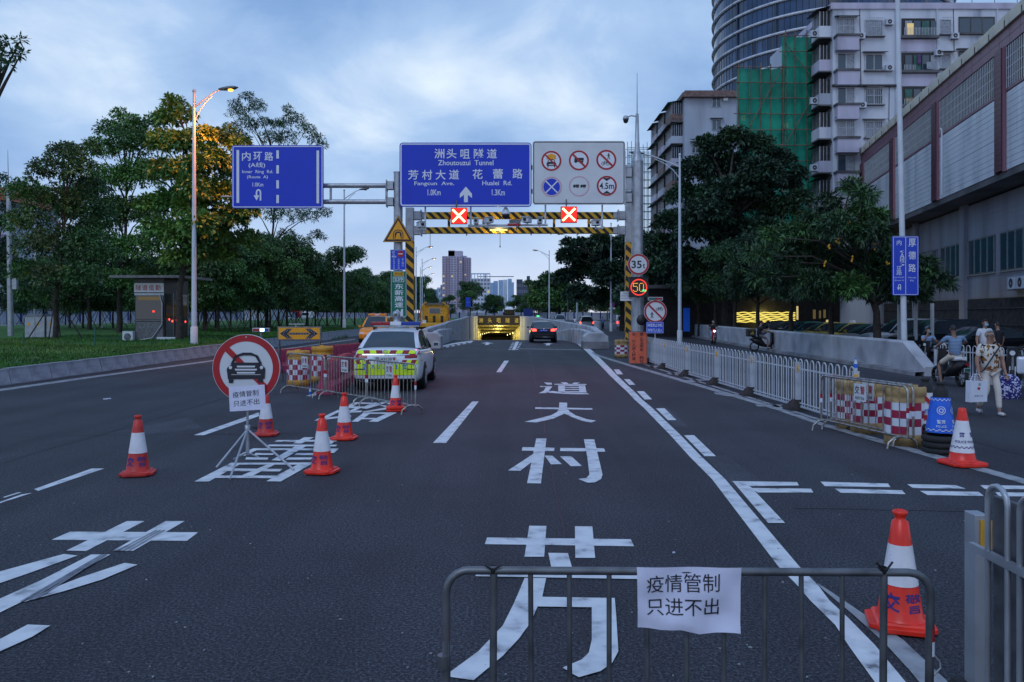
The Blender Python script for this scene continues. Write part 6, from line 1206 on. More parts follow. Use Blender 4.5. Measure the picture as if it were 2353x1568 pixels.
# orange arrow board
AYb=23.5; t=T('arrow_board','orange board with a dotted black double arrow behind the checkered barrels','arrow board',(pxY(687,AYb),AYb,0)); q=lambda x,y:((x-687)*AYb/F,zY(y,AYb))
(x0,z0),(x1,z1)=q(637,783),q(738,751); b=MB(); b.bx((x0,0,z0),(x1,.06,z1),'pinkplastic'); 
b=MB(); b.bx((x0,0,z0),(x1,.07,z1),'galv_dark'); b.build('frame',t,bevel=.01); b=MB(); b.bx((x0+.04,-.006,z0+.04),(x1-.04,-.002,z1-.03),'signyellow'); b.build('face',t); b=MB()
cz=(z0+z1)/2; W_=(x1-x0)/2*.86; Hh=(z1-z0)/2*.72
b.face([(-W_*.55,-.010,cz-Hh*.20),(W_*.55,-.010,cz-Hh*.20),(W_*.55,-.010,cz+Hh*.20),(-W_*.55,-.010,cz+Hh*.20)],'ink')
for s in(-1,1): b.face([(s*W_,-.012,cz),(s*W_*.62,-.012,cz+Hh),(s*W_*.34,-.012,cz+Hh),(s*W_*.62,-.012,cz),(s*W_*.34,-.012,cz-Hh),(s*W_*.62,-.012,cz-Hh)],'ink')
b.build('arrow',t); b=MB()
for k in range(13):
    for s in(-1,1): b.disc((lerp(-W_*.5,W_*.5,k/12),-.014,cz+s*Hh*.10),.008,'paper',n=6)
for s in(-1,1):
    for k in range(6):
        for e in(-1,1): b.disc((s*lerp(W_*.95,W_*.52,k/5),-.016,cz+e*lerp(.05,Hh*.9,k/5)),.008,'paper',n=6); b.disc((s*lerp(W_*.82,W_*.42,k/5),-.016,cz+e*lerp(.02,Hh*.9,k/5)),.008,'paper',n=6)
tag(b.build('studs',t),kind='stuff')
for x in(x0+.05,x1-.05):
    for dy in(-.25,.45): b=MB(); b.tube([(x,.03,z0+.1),(x,dy,0)],.016,'galv_dark',6); b.build('leg',t)
b=MB(); b.bx((-.30,.0,z1+.06),(.16,.06,z1+.09),'galv'); b.tube([(-.1,.03,z1),(-.1,.03,z1+.06)],.02,'galv',6); b.build('solar_panel',t)
# checkered barrels
def barrel(label,x,y,h=.9,r=.30,m='barrelyel',ncheck=14,rz=0,dent=0,z=0,group='checkered crash barrels'):
    t=T('crash_barrel',label,'crash barrel',(x,y,0),rz,group); b=MB(); b.lathe([(0,h),(r*.55,h+.0),(r*.60,h-.03),(r*.85,h-.03),(r*.95,h),(r*1.02,h-.02),(r*1.04,h-.12),(r*.97,h-.15),(r*.97,h-.19),(r,h-.21),(r,h-.24)],m=m,n=28); b.build('lid',t)
    z1_,z0_=h-.24,.18; b=MB(); n=ncheck*2; rows=4; prof=[(r,lerp(z1_,z0_,j/rows)) for j in range(rows+1)]; b.lathe(prof,m='crimson',n=n,mf=lambda i,k:'crimson' if (i+k//2)%2 else 'signlet'); b.build('checkered_band',t)
    b=MB(); b.lathe([(r*1.0,.18),(r*1.03,.17),(r*1.03,.0),(0,0)],m=m,n=28); b.build('foot',t)
    b=MB(); b.box((0,-r*.2,h+.015),(.14,.05,.035),m); b.build('handle',t,bevel=.01); return t
for x,y,l in((679,889,'left one of the two yellow topped checkered barrels behind the barriers'),(735,880,'right one of the two yellow topped checkered barrels behind the barriers')): p=G(x,y); barrel(l,p.x,p.y+.3,h=.98 if x<700 else 1.05,r=.31)
p=G(2108,1029); barrel('worn ochre checkered barrel with a dented lid next to the black posts',p.x-.02,p.y+.33,.90,.29,'barrelold',8,.4)
p=G(2010,1003); barrel('ochre checkered barrel seen through the right hand barriers',p.x+.12,p.y+.5,.86,.28,'barrelold',8,.1)
p=G(1965,992); barrel('farthest checkered barrel behind the two right hand barriers',p.x+.15,p.y+.45,.84,.28,'barrelold',8,.7)
p=G(1430,823); barrel('small checkered barrel with spiked top left of the orange notice board',p.x,p.y+.3,.82,.31,'barrelold',10)
b=MB(); 
# blue bottle on top of barrel end post and bottle on the road
def bottle(label,loc,h=.23):
    t=T('water_bottle',label,'bottle',loc); b=MB(); b.lathe([(0,0),(.03,0),(.032,.02),(.032,h*.62),(.026,h*.7),(.013,h*.85),(.013,h*.9)],m='glassw',n=14); b.build('body',t); b=MB(); b.lathe([(.0335,h*.25),(.0335,h*.55)],m='policeblue',n=14); b.build('label_wrap',t); b=MB(); b.lathe([(.015,h*.9),(.015,h),(0,h)],m='policeblue',n=12); b.build('cap',t)
mat('glassw',(.55,.58,.66),.15,var=.05)
bottle('small plastic water bottle with blue cap standing on the road before the barriers',G(713,912))
# pink water filled barriers
def wbar(label,x,y,rz,L=1.2,h=.75,m='pinkplastic',holes=True):
    t=T('water_barrier',label,'water barrier',(x,y,0),rz,'red plastic water barriers'); b=MB(); b.prism([(-.22,0),(.22,0),(.20,.22),(.12,.34),(.10,h),(-.10,h),(-.12,.34),(-.20,.22)],(-L/2,0,0),(0,1,0),(0,0,1),(L,0,0),m); b.build('body',t,bevel=.02)
    for k in(-.3,0,.3):
        b=MB(); b.lathe([(0,.0),(.06,.0)],(k,-.104,h*.72),'crimson',14,R=Matrix.Rotation(pi/2,3,'X')); b.build('recess',t) 
    b=MB()
    for k in range(7): b.bx((-L*.45+k*L*.14,-.09,h),(-L*.45+k*L*.14+.08,.09,h+.025),'signred')
    b.build('top_lugs',t)
for i,(x0,y0) in enumerate(((-8.05,27.2),(-7.75,28.4),(-7.45,29.6),(-7.15,30.8),(-6.85,32.0),(-6.55,33.2))): wbar('dark red plastic water barrier, %s in the row behind the arrow board'%('nearest','second','third','fourth','fifth','farthest')[i],x0,y0,math.atan2(1.2,.3),m='pinkplastic')
for i,(x0,y0) in enumerate(((-4.62,20.3),(-4.72,21.7),(-4.85,23.1))): wbar('red water barrier beside the left side of the police car, %s'%('nearest','middle','farthest')[i],x0,y0,pi/2,1.3,.82)
# ---------------------------------------------------------------- white railing with rubber feet
rl=T('white_railing','white hooped traffic railing standing on black rubber feet right of the lane','railing',(0,0,0)); rp=[(5.5,35.5),(5.55,32.4),(5.56,29.),(5.62,25.5),(5.76,22.4),(5.86,19.45),(5.96,16.6),(6.02,13.95)]
hoop=MB(); hw_=.085; hp=[(-hw_,0,.10),(-hw_,0,.98)]+[(-hw_*math.cos(q),0,.98+hw_*math.sin(q)) for q in(.5,1.05,pi/2,2.1,2.64)]+[(hw_,0,.98),(hw_,0,.10)]; hoop.tube(hp,.0125,'fencewhite',6,cap=False); hpm=hoop.mesh('hoop')
post=MB(); post.bx((-.045,-.045,0),(.045,.045,.98),'fencewhite'); post.bx((-.05,-.05,.98),(.05,.05,1.0),'fencewhite'); pom=post.mesh('post')
ft=MB(); ft.box((0,0,.02),(.50,.42,.04),'rubber_brown',tp=.96); ft.box((0,0,.13),(.46,.38,.18),'rubber_brown',tp=.42); ftm=ft.mesh('rubber_foot')
rf_=MB(); rf_.bx((-.047,-.06,.80),(.02,-.046,.95),'hazyellow'); rfm=rf_.mesh('reflector')
def railing(par,pts,posts=True,feet=True,pitch=.27):
    for i,(x,y) in enumerate(pts):
        inst(pom,'post',par,(x,y,.0)); 
        if feet: inst(ftm,'rubber_foot',par,(x,y,0),(0,0,.1))
        if feet: inst(rfm,'reflector',par,(x,y,0))
        if i<len(pts)-1:
            x2,y2=pts[i+1]; L=math.hypot(x2-x,y2-y); a=math.atan2(y2-y,x2-x); n=int((L-.15)/pitch)
            for k in range(n): u=(k+.5)/n; inst(hpm,'hoop',par,(lerp(x,x2,u),lerp(y,y2,u),0),(0,0,a))
            b=MB(); e=Vector((math.cos(a),math.sin(a),0)); 
            for z,hh in((.09,.035),(.16,.02)): b.box(((x+x2)/2,(y+y2)/2,z),(L-.09,.03,hh),'fencewhite',tz=a)
            b.build('bottom_rail',par); b=MB(); b.box(((x+x2)/2,(y+y2)/2,.865),(L-.09,.006,.035),'fencewhite',tz=a); b.build('top_rail',par)
railing(rl,rp)
rl2=T('white_railing','white hooped railing continuing from the near end of the median wall','railing',(0,0,0)); railing(rl2,[(13.42,25.2),(13.6,22.6),(13.8,20.),(14.,17.4),(14.2,14.8)],feet=False,pitch=.25)
bottle('blue capped bottle standing on the end post of the white railing',Vector((6.02,13.95,1.0)))
# near railing section at the right edge
rl3=T('white_railing','blurry near railing section with grey back panel at the right edge','railing',(0,0,0)); NYr=3.75
x=pxY(2245,NYr); b=MB(); b.bx((x-.035,NYr-.045,0),(x+.03,NYr+.045,zY(1178,NYr)),'galv'); b.build('post',rl3,bevel=.004); b=MB(); b.bx((x-.012,NYr-.052,zY(1255,NYr)),(x+.04,NYr-.046,zY(1190,NYr)),'hazyellow'); b.build('reflector',rl3)
b=MB(); b.box((x,NYr,.03),(.42,.36,.06),'rubber',tp=.95); b.box((x,NYr,.16),(.36,.30,.20),'rubber',tp=.45); b.build('rubber_foot',rl3)
for k in range(7):
    y0=3.42-k*.22; x0=2.085; hh=zY(1118,3.42); u=Vector((0,-1,0)); c0=Vector((x0,y0,0)); HM='galv'; pts=[c0-u*.07,c0-u*.07+Vector((0,0,hh-.07))]+[c0-u*.07*math.cos(q)+Vector((0,0,hh-.07+.07*math.sin(q))) for q in(.5,1.05,pi/2,2.1,2.64)]+[c0+u*.07+Vector((0,0,hh-.07)),c0+u*.07]; b=MB(); b.tube([(p_.x,p_.y,max(p_.z,.08)) for p_ in pts],.0125,'galv',8,cap=False); b.build('hoop',rl3)
b=MB(); b.bx((2.073,1.7,.93),(2.097,3.62,.965),'galv'); b.build('top_rail',rl3); b=MB(); b.bx((2.125,1.7,.12),(2.15,3.52,1.20),'galv_dark'); b.build('back_panel',rl3,bevel=.004); b=MB(); b.bx((2.073,1.7,.10),(2.097,3.62,.14),'galv'); b.build('bottom_rail',rl3)
# ---------------------------------------------------------------- verge furniture
t=T('guard_booth','steel guard booth with white name board and dim red lights on the verge','guard booth',(pxY(371,44),44,.45)); k=44/F; mat('boothsteel',(.045,.043,.046),.35,.6,var=.2,sc=2)
w_=61*k; e_=7*k; hgt=zY(640,44)-.45; b=MB(); b.bx((-w_,0,0),(e_,3.2,hgt),'boothsteel'); b.build('wall',t,bevel=.02)
b=MB(); b.bx((-w_-1.05,-.7,hgt+.002),(e_+1.3,3.6,hgt+.14),'galv_dark'); b.build('roof',t); bq=lambda x,y:((x-371)*k,zY(y,44)-.45)
def bp(name,x0,y0,x1,y1,m,d=.02,par=None): (a,c),(e,f)=bq(x0,y1),bq(x1,y0); b=MB(); b.bx((a,-d,c),(e,-.002,f),m); return b.build(name,par or t)
bp('name_board',309,651,377,672,'signwhite',.05)
for ch,x in zip('隧道值勤',(319,334,349,364)): c=bq(x,661.5); b=MB(); b.text(ch,(c[0],-.055,c[1]),12*k,13*k,'signred',off=.008); b.build('lettering',t)
bp('window',312,680,375,734,'glass'); bp('window_frame',309,674,377,679,'galv'); bp('window_frame',309,735,377,738,'galv_dark'); bp('lower_panel',312,740,375,781,'galv_dark'); bp('lit_ceiling',318,682,368,690,'gl_dimwin',.03); bp('lamp',351,714,356,718,'gl_led',.04)
Zs=lambda y:zY(y,45.2)-.45
for y0,y1,m in((.15,1.0,'glass'),(1.08,1.95,'glass'),(2.03,3.05,'glass')):
    b=MB(); b.bx((e_+.003,y0,1.35),(e_+.03,y1,Zs(676)),m); b.build('door_glass',t); b=MB(); b.bx((e_+.003,y0,.1),(e_+.04,y1,1.28),'galv_dark' if y0<1 else 'boothsteel'); b.build('door_panel',t)
    b=MB(); b.bx((e_+.003,y1+.01,.05),(e_+.06,y1+.07,Zs(674)),'galv'); b.build('door_frame',t)
for y_,z_,m in((.5,1.25,'gl_tail'),(.9,1.15,'gl_tail'),(1.5,1.2,'gl_tail'),(2.3,1.22,'gl_tail'),(2.7,1.1,'gl_tail'),(1.9,2.4,'gl_green')): b=MB(); b.lathe([(0,.03),(.05,.02),(.06,0)],(e_+.045,y_,z_),m,8,R=Matrix.Rotation(pi/2,3,'Y')); b.build('lamp',t)
b=MB(); p0=bq(368,677); p1=bq(374,700); p2=bq(374,745); p3=bq(352,777); p4=bq(322,782); b.tube([(p0[0],-.06,p0[1]),(p1[0],-.08,p1[1]),(p2[0],-.08,p2[1]),(p3[0],-.1,p3[1]),(p4[0],-.15,p4[1])],.035,'galv',6); b.build('cable',t)
p=bq(299,784); b=MB(); b.bx((p[0]-.28,-.3,-.02),(p[0]+.28,.1,.60),'polewhite'); b.disc((p[0],-.303,.30),.2,'galv_dark',n=16); t2=T('air_conditioner','white outdoor air conditioner unit left of the guard booth','air conditioner',(0,0,0)); t2.location=t.location; b.build('housing',t2)
p=bq(391,780); b=MB(); b.bx((p[0]-.55,-.45,-.02),(p[0]+.55,-.12,.28),'polewhite'); t3=T('step_box','low white step box before the guard booth door','step',t.location); b.build('body',t3,bevel=.02)
t=T('electric_cabinet','grey double electric cabinet with yellow warning stickers on the left verge','electric cabinet',(pxY(88,47),47,.45)); k=47/F; b=MB(); b.bx((-31*k,0,.08),(14*k,.8,zY(727,47)-.45),'galv'); b.build('cabinet_body',t,bevel=.015); b=MB(); b.bx((16*k,.1,.05),(33*k,.8,zY(728,47)-.45),'galv'); b.build('cabinet_body',t,bevel=.015)
b=MB(); b.box((-8.5*k,.4,zY(724,47)-.45),(48*k,.95,.12),'galv_dark',tp=.7); b.build('cabinet_roof',t); b=MB(); b.bx((-31*k,.05,0),(14*k,.8,.08),'black'); b.build('plinth',t)
for x in(-22,0,25): b=MB(); b.box((x*k,-.006 if x<20 else .094,.95),(.13,.006,.16),'signyellow',R=Matrix.Rotation(.78,3,'Y')); b.build('sticker',t)
b=MB(); b.bx((-8*k,-.012,.1),(-7.3*k,-.002,zY(730,47)-.47),'galv_dark'); b.build('door_gap',t)
t=T('warning_sign','back of a small triangular sign on a white post on the verge','road sign',(pxY(235,77),77,.5)); b=MB(); b.prism([(0,1.0),(-.62,0),(.62,0)],(0,0,zY(705,77)-.5),(1,0,0),(0,0,1),(0,.03,0),'galv'); b.build('board',t); b=MB(); b.tube([(0,-.03,0),(0,-.03,zY(690,77)-.5)],.05,'polewhite',8); b.build('post',t)
for i,(x,y0,y1) in enumerate(((54,802,763),(218,799,751),(329,780,752))):
    Y=(2-.45)*F/(y0-HY); t=T('stake','thin teal stake in the grass, %s of three'%('leftmost','middle','rightmost')[i],'stake',(pxY(x,Y),Y,.42),0,'teal stakes in the grass'); b=MB(); b.tube([(0,0,0),(0,0,(y0-y1)*Y/F)],.035,'cargreen',5); b.build('stake_pole',t)
t=T('lane_sign','small blue lane sign on a post far ahead left of the portal','road sign',(pxY(1075.5,150),150,0)); k=150/F; b=MB(); b.bx((-5.5*k,0,zY(706,150)),(5.5*k,.05,zY(683.5,150)),'signblue2'); b.build('board',t); b=MB(); b.text('内环路',(-1.8*k,-.01,zY(695,150)),3*k,None,'signlet'); b.text('A线',(2.4*k,-.01,zY(695,150)),3*k,None,'signlet'); b.build('lettering',t); b=MB(); b.tube([(0,.06,0),(0,.06,zY(684,150))],.07,'galv_dark',6); b.build('post',t)
t=T('no_parking_sign','small round blue no stopping sign on a grey post behind the striped gantry','road sign',(pxY(1406.5,92),92,0)); b=MB(); z=zY(699.5,92); r=7*92/F; b.disc((0,-.002,z),r,'signred',n=24); b.disc((0,-.006,z),r*.8,'signblue',n=24)
for a in(45,-45): a=rad(a); u=Vector((math.cos(a),0,math.sin(a))); v=Vector((-math.sin(a),0,math.cos(a))); o=Vector((0,-.010-.001*(a>0),z)); b.face([o-u*r*.8-v*r*.1,o+u*r*.8-v*r*.1,o+u*r*.8+v*r*.1,o-u*r*.8+v*r*.1],'signred')
b.build('disc',t); b=MB(); b.bx((-.36,-.01,zY(711,92)),(.36,.02,zY(707,92)),'signwhite'); b.build('plate',t); b=MB(); b.tube([(0,.06,0),(0,.06,zY(690,92))],.09,'galv',8); b.build('post',t)
for x,Y,yt in((1080.5,0,0),): pass
t=T('delineator_post','dark slim post on the left ramp wall beside the lane','post',(pxY(1079.5,80),80,0)); b=MB(); b.tube([(0,0,-.5),(0,0,zY(710,80))],.05,'galv_dark',6); b.build('post',t); t=T('delineator_post','dark slim post on the right ramp wall behind the black car','post',(pxY(1305,72),72,0)); b=MB(); b.tube([(0,0,.5),(0,0,zY(690,72))],.045,'galv_dark',6); b.build('post',t)
# shop strip lights behind the roadside trees
t=T('shop','dim shop front with wavy yellow neon strips behind the parked cars','shop',(0,0,0)); sy=69.5
b=MB(); b.bx((pxY(1480,sy),sy,0),(pxY(1930,sy),sy+1.5,4.2),'boothsteel'); b.build('wall',t); b=MB(); b.bx((pxY(1480,sy),sy-1.2,4.2),(pxY(1930,sy),sy+1.5,4.5),'soffit'); b.build('canopy',t)
for j in range(6):
    z=lerp(1.32,2.12,j/5); pts=[(lerp(pxY(1692,sy),pxY(1826,sy),i/26),sy-.15,z+.035*math.sin(i*1.3+j*2)+random.uniform(-.02,.02)) for i in range(27)]; b=MB(); b.tube(pts,.045,'gl_shop',5); b.build('neon_strip',t)
for x0,x1,y0,y1 in((1868,1874,712,733),(1882,1886,714,732),(1892,1897,712,731),(1830,1834,704,735)): b=MB(); b.bx((pxY(x0,sy),sy-.05,zY(y1,sy)),(pxY(x1,sy),sy-.003,zY(y0,sy)),'gl_dimwin' if x0!=1830 else 'gl_win'); b.build('lit_pane',t)
lamp_light('neon_glow',(pxY(1760,sy),sy-1.2,1.8),90,(1,.8,.2),t,.5)
t=T('shop_poster','upright blue lit poster between the roadside trunks left of the shop','poster',(pxY(1578,64),64,0)); b=MB(); b.bx((-.25,0,.6),(.25,.1,zY(708,64)),'policeblue'); b.build('panel',t)
for i,(x,y0,y1) in enumerate(((2066,706,785),(2104,706,772),(2142,706,770))):
    t=T('gate_post','pale slim post in front of the hall, %s of three'%('left','middle','right')[i],'post',(pxY(x,37),37,0),0,'pale posts before the hall'); b=MB(); b.bx((-.06,-.06,0),(.06,.06,2.5),'white'); b.build('post',t)
# ---------------------------------------------------------------- vehicles (local: +y forward)
_wm={}
def wheelmeshes(r,w,rim='carsilver'):
    k=(r,w,rim)
    if k not in _wm:
        R_=Matrix.Rotation(pi/2,3,'Y'); b=MB(); b.lathe([(r*.62,-w/2),(r*.92,-w/2),(r,-w/2+.03),(r,w/2-.03),(r*.92,w/2),(r*.62,w/2)],m='rubber',n=28,R=R_); t=b.mesh('tyre')
        b=MB(); b.lathe([(r*.64,w/2-.01),(r*.60,w/2-.05),(r*.18,w/2-.03),(0,w/2-.02)],m='black',n=24,R=R_)
        for j in range(5):
            a=2*pi*j/5; 
            for e in(-.13,.13): b.tube([(w/2-.015,math.cos(a)*r*.1,math.sin(a)*r*.1),(w/2-.012,math.cos(a+e)*r*.62,math.sin(a+e)*r*.62)],.022*r/.33,rim,5)
        b.lathe([(r*.66,w/2-.04),(r*.65,w/2+.003),(r*.60,w/2-.02)],m=rim,n=28,R=R_); b.lathe([(r*.14,w/2-.02),(r*.12,w/2+.0),(0,w/2)],m=rim,n=12,R=R_); _wm[k]=(t,b.mesh('rim'))
    return _wm[k]
def wheel(t,x,y,r,w=.20,rim='carsilver'):
    tm,rm=wheelmeshes(r,w,rim); o=bpy.data.objects.new('wheel',tm); COL.objects.link(o); o.parent=t; o.location=(x,y,r)
    if x<0: o.rotation_euler=(0,0,pi)
    inst(rm,'rim',o); return o
def bvh_of(o):
    dg=bpy.context.evaluated_depsgraph_get(); dg.update(); e=o.evaluated_get(dg); me=e.to_mesh(); v=[tuple(a.co) for a in me.vertices]; f=[tuple(p.vertices) for p in me.polygons]; e.to_mesh_clear(); return BVHTree.FromPolygons(v,f)
def patch(b,tree,poly,m,side='rear',off=.006,n=6):   # quad poly [(a,z)x4] projected on the body
    (a0,z0),(a1,z1),(a2,z2),(a3,z3)=poly; vs=[]
    for j in range(n+1):
        for i in range(n+1):
            u,v=i/n,j/n; a=lerp(lerp(a0,a1,u),lerp(a3,a2,u),v); z=lerp(lerp(z0,z1,u),lerp(z3,z2,u),v)
            if side=='rear': o,d=Vector((a,-8,z)),Vector((0,1,0))
            elif side=='front': o,d=Vector((a,8,z)),Vector((0,-1,0))
            else: s=1 if side=='right' else -1; o,d=Vector((s*5,a,z)),Vector((-s,0,0))
            h=tree.ray_cast(o,d); p=h[0] if h[0] else o+d*(8-2.3); vs.append(p-d*off)
    b.add(vs,[(j*(n+1)+i,j*(n+1)+i+1,(j+1)*(n+1)+i+1,(j+1)*(n+1)+i) for j in range(n) for i in range(n)],m,True)
SED=dict(s=[0,.012,.04,.13,.24,.38,.55,.68,.78,.90,.965,1],zt=[.66,.90,1.0,1.04,1.01,.99,.97,.96,.93,.84,.74,.56],zb=[.34,.26,.22,.2,.19,.19,.19,.19,.19,.20,.22,.30],w=[.80,.90,.95,.985,1,1,1,1,.99,.95,.88,.72],c=[(.13,1.03),(.20,1.22),(.29,1.40),(.40,1.475),(.52,1.48),(.60,1.44),(.67,1.28),(.765,.955)])
SUV=dict(s=[0,.012,.04,.13,.24,.38,.55,.68,.78,.90,.965,1],zt=[.70,1.0,1.12,1.14,1.13,1.12,1.10,1.09,1.06,1.0,.90,.62],zb=[.40,.32,.30,.28,.28,.28,.28,.28,.28,.30,.32,.38],w=[.86,.94,.97,.99,1,1,1,1,.99,.96,.92,.80],c=[(.015,1.12),(.03,1.40),(.06,1.66),(.16,1.74),(.45,1.76),(.58,1.72),(.65,1.50),(.74,1.09)])
def car(name,label,cat,x,y,rz,paint,P_=SED,L=4.85,W=1.83,hs=1.,group=None,detail=2,lit=False,plate=None,platem='policeblue',z=0,rear=True,glass='glass'):
    t=T(name,label,cat,(x,y,z),rz,group); w=W/2; b=MB(); rings=[]
    for s,zt_,zb,wf in zip(P_['s'],P_['zt'],P_['zb'],P_['w']):
        Y_=-L/2+L*s; zt_*=hs; ww=w*wf; half=[(0,zb),(ww*.82,zb),(ww*.97,zb+.07),(ww*1.0,lerp(zb,zt_,.42)),(ww*.985,lerp(zb,zt_,.74)),(ww*.93,zt_-.035),(ww*.72,zt_+.0),(0,zt_+.02)]
        bul=.04*(s<.02)-.04*(s>.99); ring=[(h[0],Y_+ (bul if h[1]>.75 else 0),h[1]) for h in half]+[(-h[0],Y_+(bul if h[1]>.75 else 0),h[1]) for h in half[-2:0:-1]]; rings.append(ring)
    b.loft(rings,paint); body=b.build('body',t,weld=True,sub=2 if detail>1 else 1)
    # cabin
    secs=[]; zb0=None
    for s,z_ in P_['c']:
        z_*=hs; k=(z_/hs-P_['c'][-1][1])/(max(c[1] for c in P_['c'])-P_['c'][-1][1]); k=max(0,k); wb=w*.90; zbm=(interp(P_['s'],P_['zt'],s)-.03)*hs; wt=lerp(wb,w*.70,min(1,k)); secs.append((-L/2+L*s,[(wb,min(zbm,z_)),(wt+.012,z_-.05*k),(wt-.10,z_-.008),(wt*.4,z_+.014*k),(0,z_+.018*k)]))
    rw,rf,sd,sd2,ws=MB(),MB(),MB(),MB(),MB(); n=len(secs)
    for i in range(n-1):
        (y0,A_),(y1,B_)=secs[i],secs[i+1]
        rearz=i<(2 if P_ is SED else 2); frontz=i>=n-3
        for q in(1,-1):
            f=lambda k:[(q*A_[k][0],y0,A_[k][1]),(q*A_[k+1][0],y0,A_[k+1][1]),(q*B_[k+1][0],y1,B_[k+1][1]),(q*B_[k][0],y1,B_[k][1])][::q]
            (rf if (i==0) else sd if q>0 else sd2).face(f(0),paint if i==0 else glass)
            rf.add(f(1),[(0,1,2,3)],paint,True)
            for kk in(2,3): (rw if rearz else ws if frontz else rf).add(f(kk),[(0,1,2,3)],glass if(rearz or frontz) else paint,True)
    rf.build('roof',t,weld=True); sd.build('side_window',t); sd2.build('side_window',t); rw.build('rear_window',t,weld=True); ws.build('windshield',t,weld=True)
    r=.335 if P_ is SED else .37
    for sx in(-1,1):
        for yy in(-L*.288,L*.292):
            b=MB(); b.lathe([(0,.0),(r+.055,.0)],(sx*(w*.995+.004),yy,r+.01),'black',28,R=Matrix.Rotation(sx*pi/2,3,'Y')); 
            b.lathe([(r+.055,-.25),(r+.055,.002)],(sx*(w*.995+.002),yy,r+.01),'black',28,R=Matrix.Rotation(sx*pi/2,3,'Y')); b.build('wheel_arch',t)
            wheel(t,sx*(w-.085),yy,r,.21)
        b=MB(); b.box((sx*(w+.09),L*.195,1.02*hs+(.1 if P_ is SUV else 0)),(.17,.09,.13),paint); b.box((sx*(w+.09),L*.195-.047,1.02*hs+(.1 if P_ is SUV else 0)),(.14,.005,.10),'glassblue'); b.build('mirror',t,bevel=.02)
        b=MB(); sx_=sx*w*.845; yb=-L/2+L*.47; b.box((sx*w*.80,yb,1.2*hs),(.03,.07,.45*hs),'black',R=Matrix.Rotation(-sx*.42,3,'Y')); b.build('pillar',t)
    tree=bvh_of(body) if detail else None
    if tree:
        for sx in(-1,1):
            b=MB()
            if P_ is SED: patch(b,tree,[(sx*w*.52,.80*hs),(sx*w*.93,.80*hs),(sx*w*.95,.97*hs),(sx*w*.55,.94*hs)],'gl_tail' if lit else 'lampred','rear',.012)
            else: patch(b,tree,[(sx*w*.78,.80*hs),(sx*w*.95,.80*hs),(sx*w*.95,1.06*hs),(sx*w*.80,1.06*hs)],'gl_tail' if lit else 'lampred','rear',.012)
            b.build('tail_light',t); b=MB(); patch(b,tree,[(sx*w*.50,.66*hs),(sx*w*.86,.68*hs),(sx*w*.86,.78*hs),(sx*w*.52,.76*hs)],'signwhite','front',.01); b.build('headlight',t)
            if detail>1:
                for yy in(-L*.13,L*.02,L*.19): 
                    b=MB(); patch(b,tree,[(yy,.32),(yy+.012,.32),(yy+.012,.92*hs),(yy,.92*hs)],'black','right' if sx>0 else 'left',.003,4); b.build('door_gap',t)
                for yy in(-L*.09,L*.06): b=MB(); patch(b,tree,[(yy,.80*hs),(yy+.2,.80*hs),(yy+.2,.83*hs),(yy,.83*hs)],'chrome','right' if sx>0 else 'left',.03,3); b.build('door_handle',t)
                b=MB(); patch(b,tree,[(-L*.42,.22),(L*.42,.22),(L*.42,.30),(-L*.42,.30)],'black','right' if sx>0 else 'left',.006,12); b.build('sill_trim',t)
        b=MB(); patch(b,tree,[(-w*.45,.42),(w*.45,.42),(w*.45,.60),(-w*.45,.60)],'black','front',.008); b.build('grille',t)
        b=MB(); patch(b,tree,[(-w*.80,.23),(w*.80,.23),(w*.80,.34),(-w*.80,.34)],'black','rear',.010,10); b.build('rear_diffuser',t)
    return t,tree,w,L
# police car
HSP=1.08
pc,tr,w,L=car('police_car','white police sedan with yellow and red chevrons seen from behind','police car',-3.27,22.85,rad(.6),'carwhite',SED,4.85,1.84,HSP)
mat('chevred',(.30,.01,.02),.4,var=.05)
def zz(f): return f*HSP
b=MB()
for k in range(9):
    a0=-w*.80+k*w*1.6/9; sl=-.03 if k<4 else .03 if k>4 else 0; patch(b,tr,[(a0,zz(.905)),(a0+w*1.6/9,zz(.905)),(a0+w*1.6/9+sl,zz(.985)),(a0+sl,zz(.985))],'chevred' if k%2 else 'hivis','rear',.016,3)
b.build('chevron_strip',pc); b=MB(); patch(b,tr,[(-w*.66,zz(.875)),(w*.66,zz(.875)),(w*.66,zz(.897)),(-w*.66,zz(.897))],'chrome','rear',.026,8); b.build('chrome_strip',pc)
b=MB(); patch(b,tr,[(-w*.88,zz(.40)),(w*.88,zz(.40)),(w*.90,zz(.66)),(-w*.90,zz(.66))],'hivis','rear',.014,12); b.build('yellow_bumper',pc)
b=MB()
for sx in(-1,1):
    for k in range(4):
        a0=w*(.42+k*.13); patch(b,tr,[(sx*a0,zz(.663)),(sx*(a0+w*.13),zz(.663)),(sx*(a0+w*.13+.05),zz(.76)),(sx*(a0+.05),zz(.76))],'chevred' if k%2==0 else 'hivis','rear',.012,3)
b.build('chevron_strip',pc); b=MB()
for sx in(-1,1): patch(b,tr,[(sx*w*.58,zz(.525)),(sx*w*.86,zz(.53)),(sx*w*.87,zz(.55)),(sx*w*.60,zz(.55))],'black','rear',.020,4)
b.build('bumper_slot',pc)
yb=-L/2-.035; 
b=MB(); yb-=.03; b.text('警',(-.50,yb-.01,zz(.60)),.15,.15,'policeblue',off=.02); b.text('P  O  L  I  C  E',(0,yb-.01,zz(.60)),.66,.11,'policeblue',off=.02); b.text('察',(.50,yb-.01,zz(.60)),.13,.14,'policeblue',off=.015); b.build('lettering',pc)
b=MB(); b.bx((-.29,yb-.012,zz(.735)),(.29,yb+.02,zz(.845)),'signwhite'); o=b.build('number_plate',pc,bevel=.004); b=MB(); b.text('粤·A9120',(-.035,yb-.016,zz(.79)),.42,.085,'ink',off=.01); b.text('警',(.23,yb-.016,zz(.79)),.07,.08,'signred',off=.01); b.build('lettering',o)
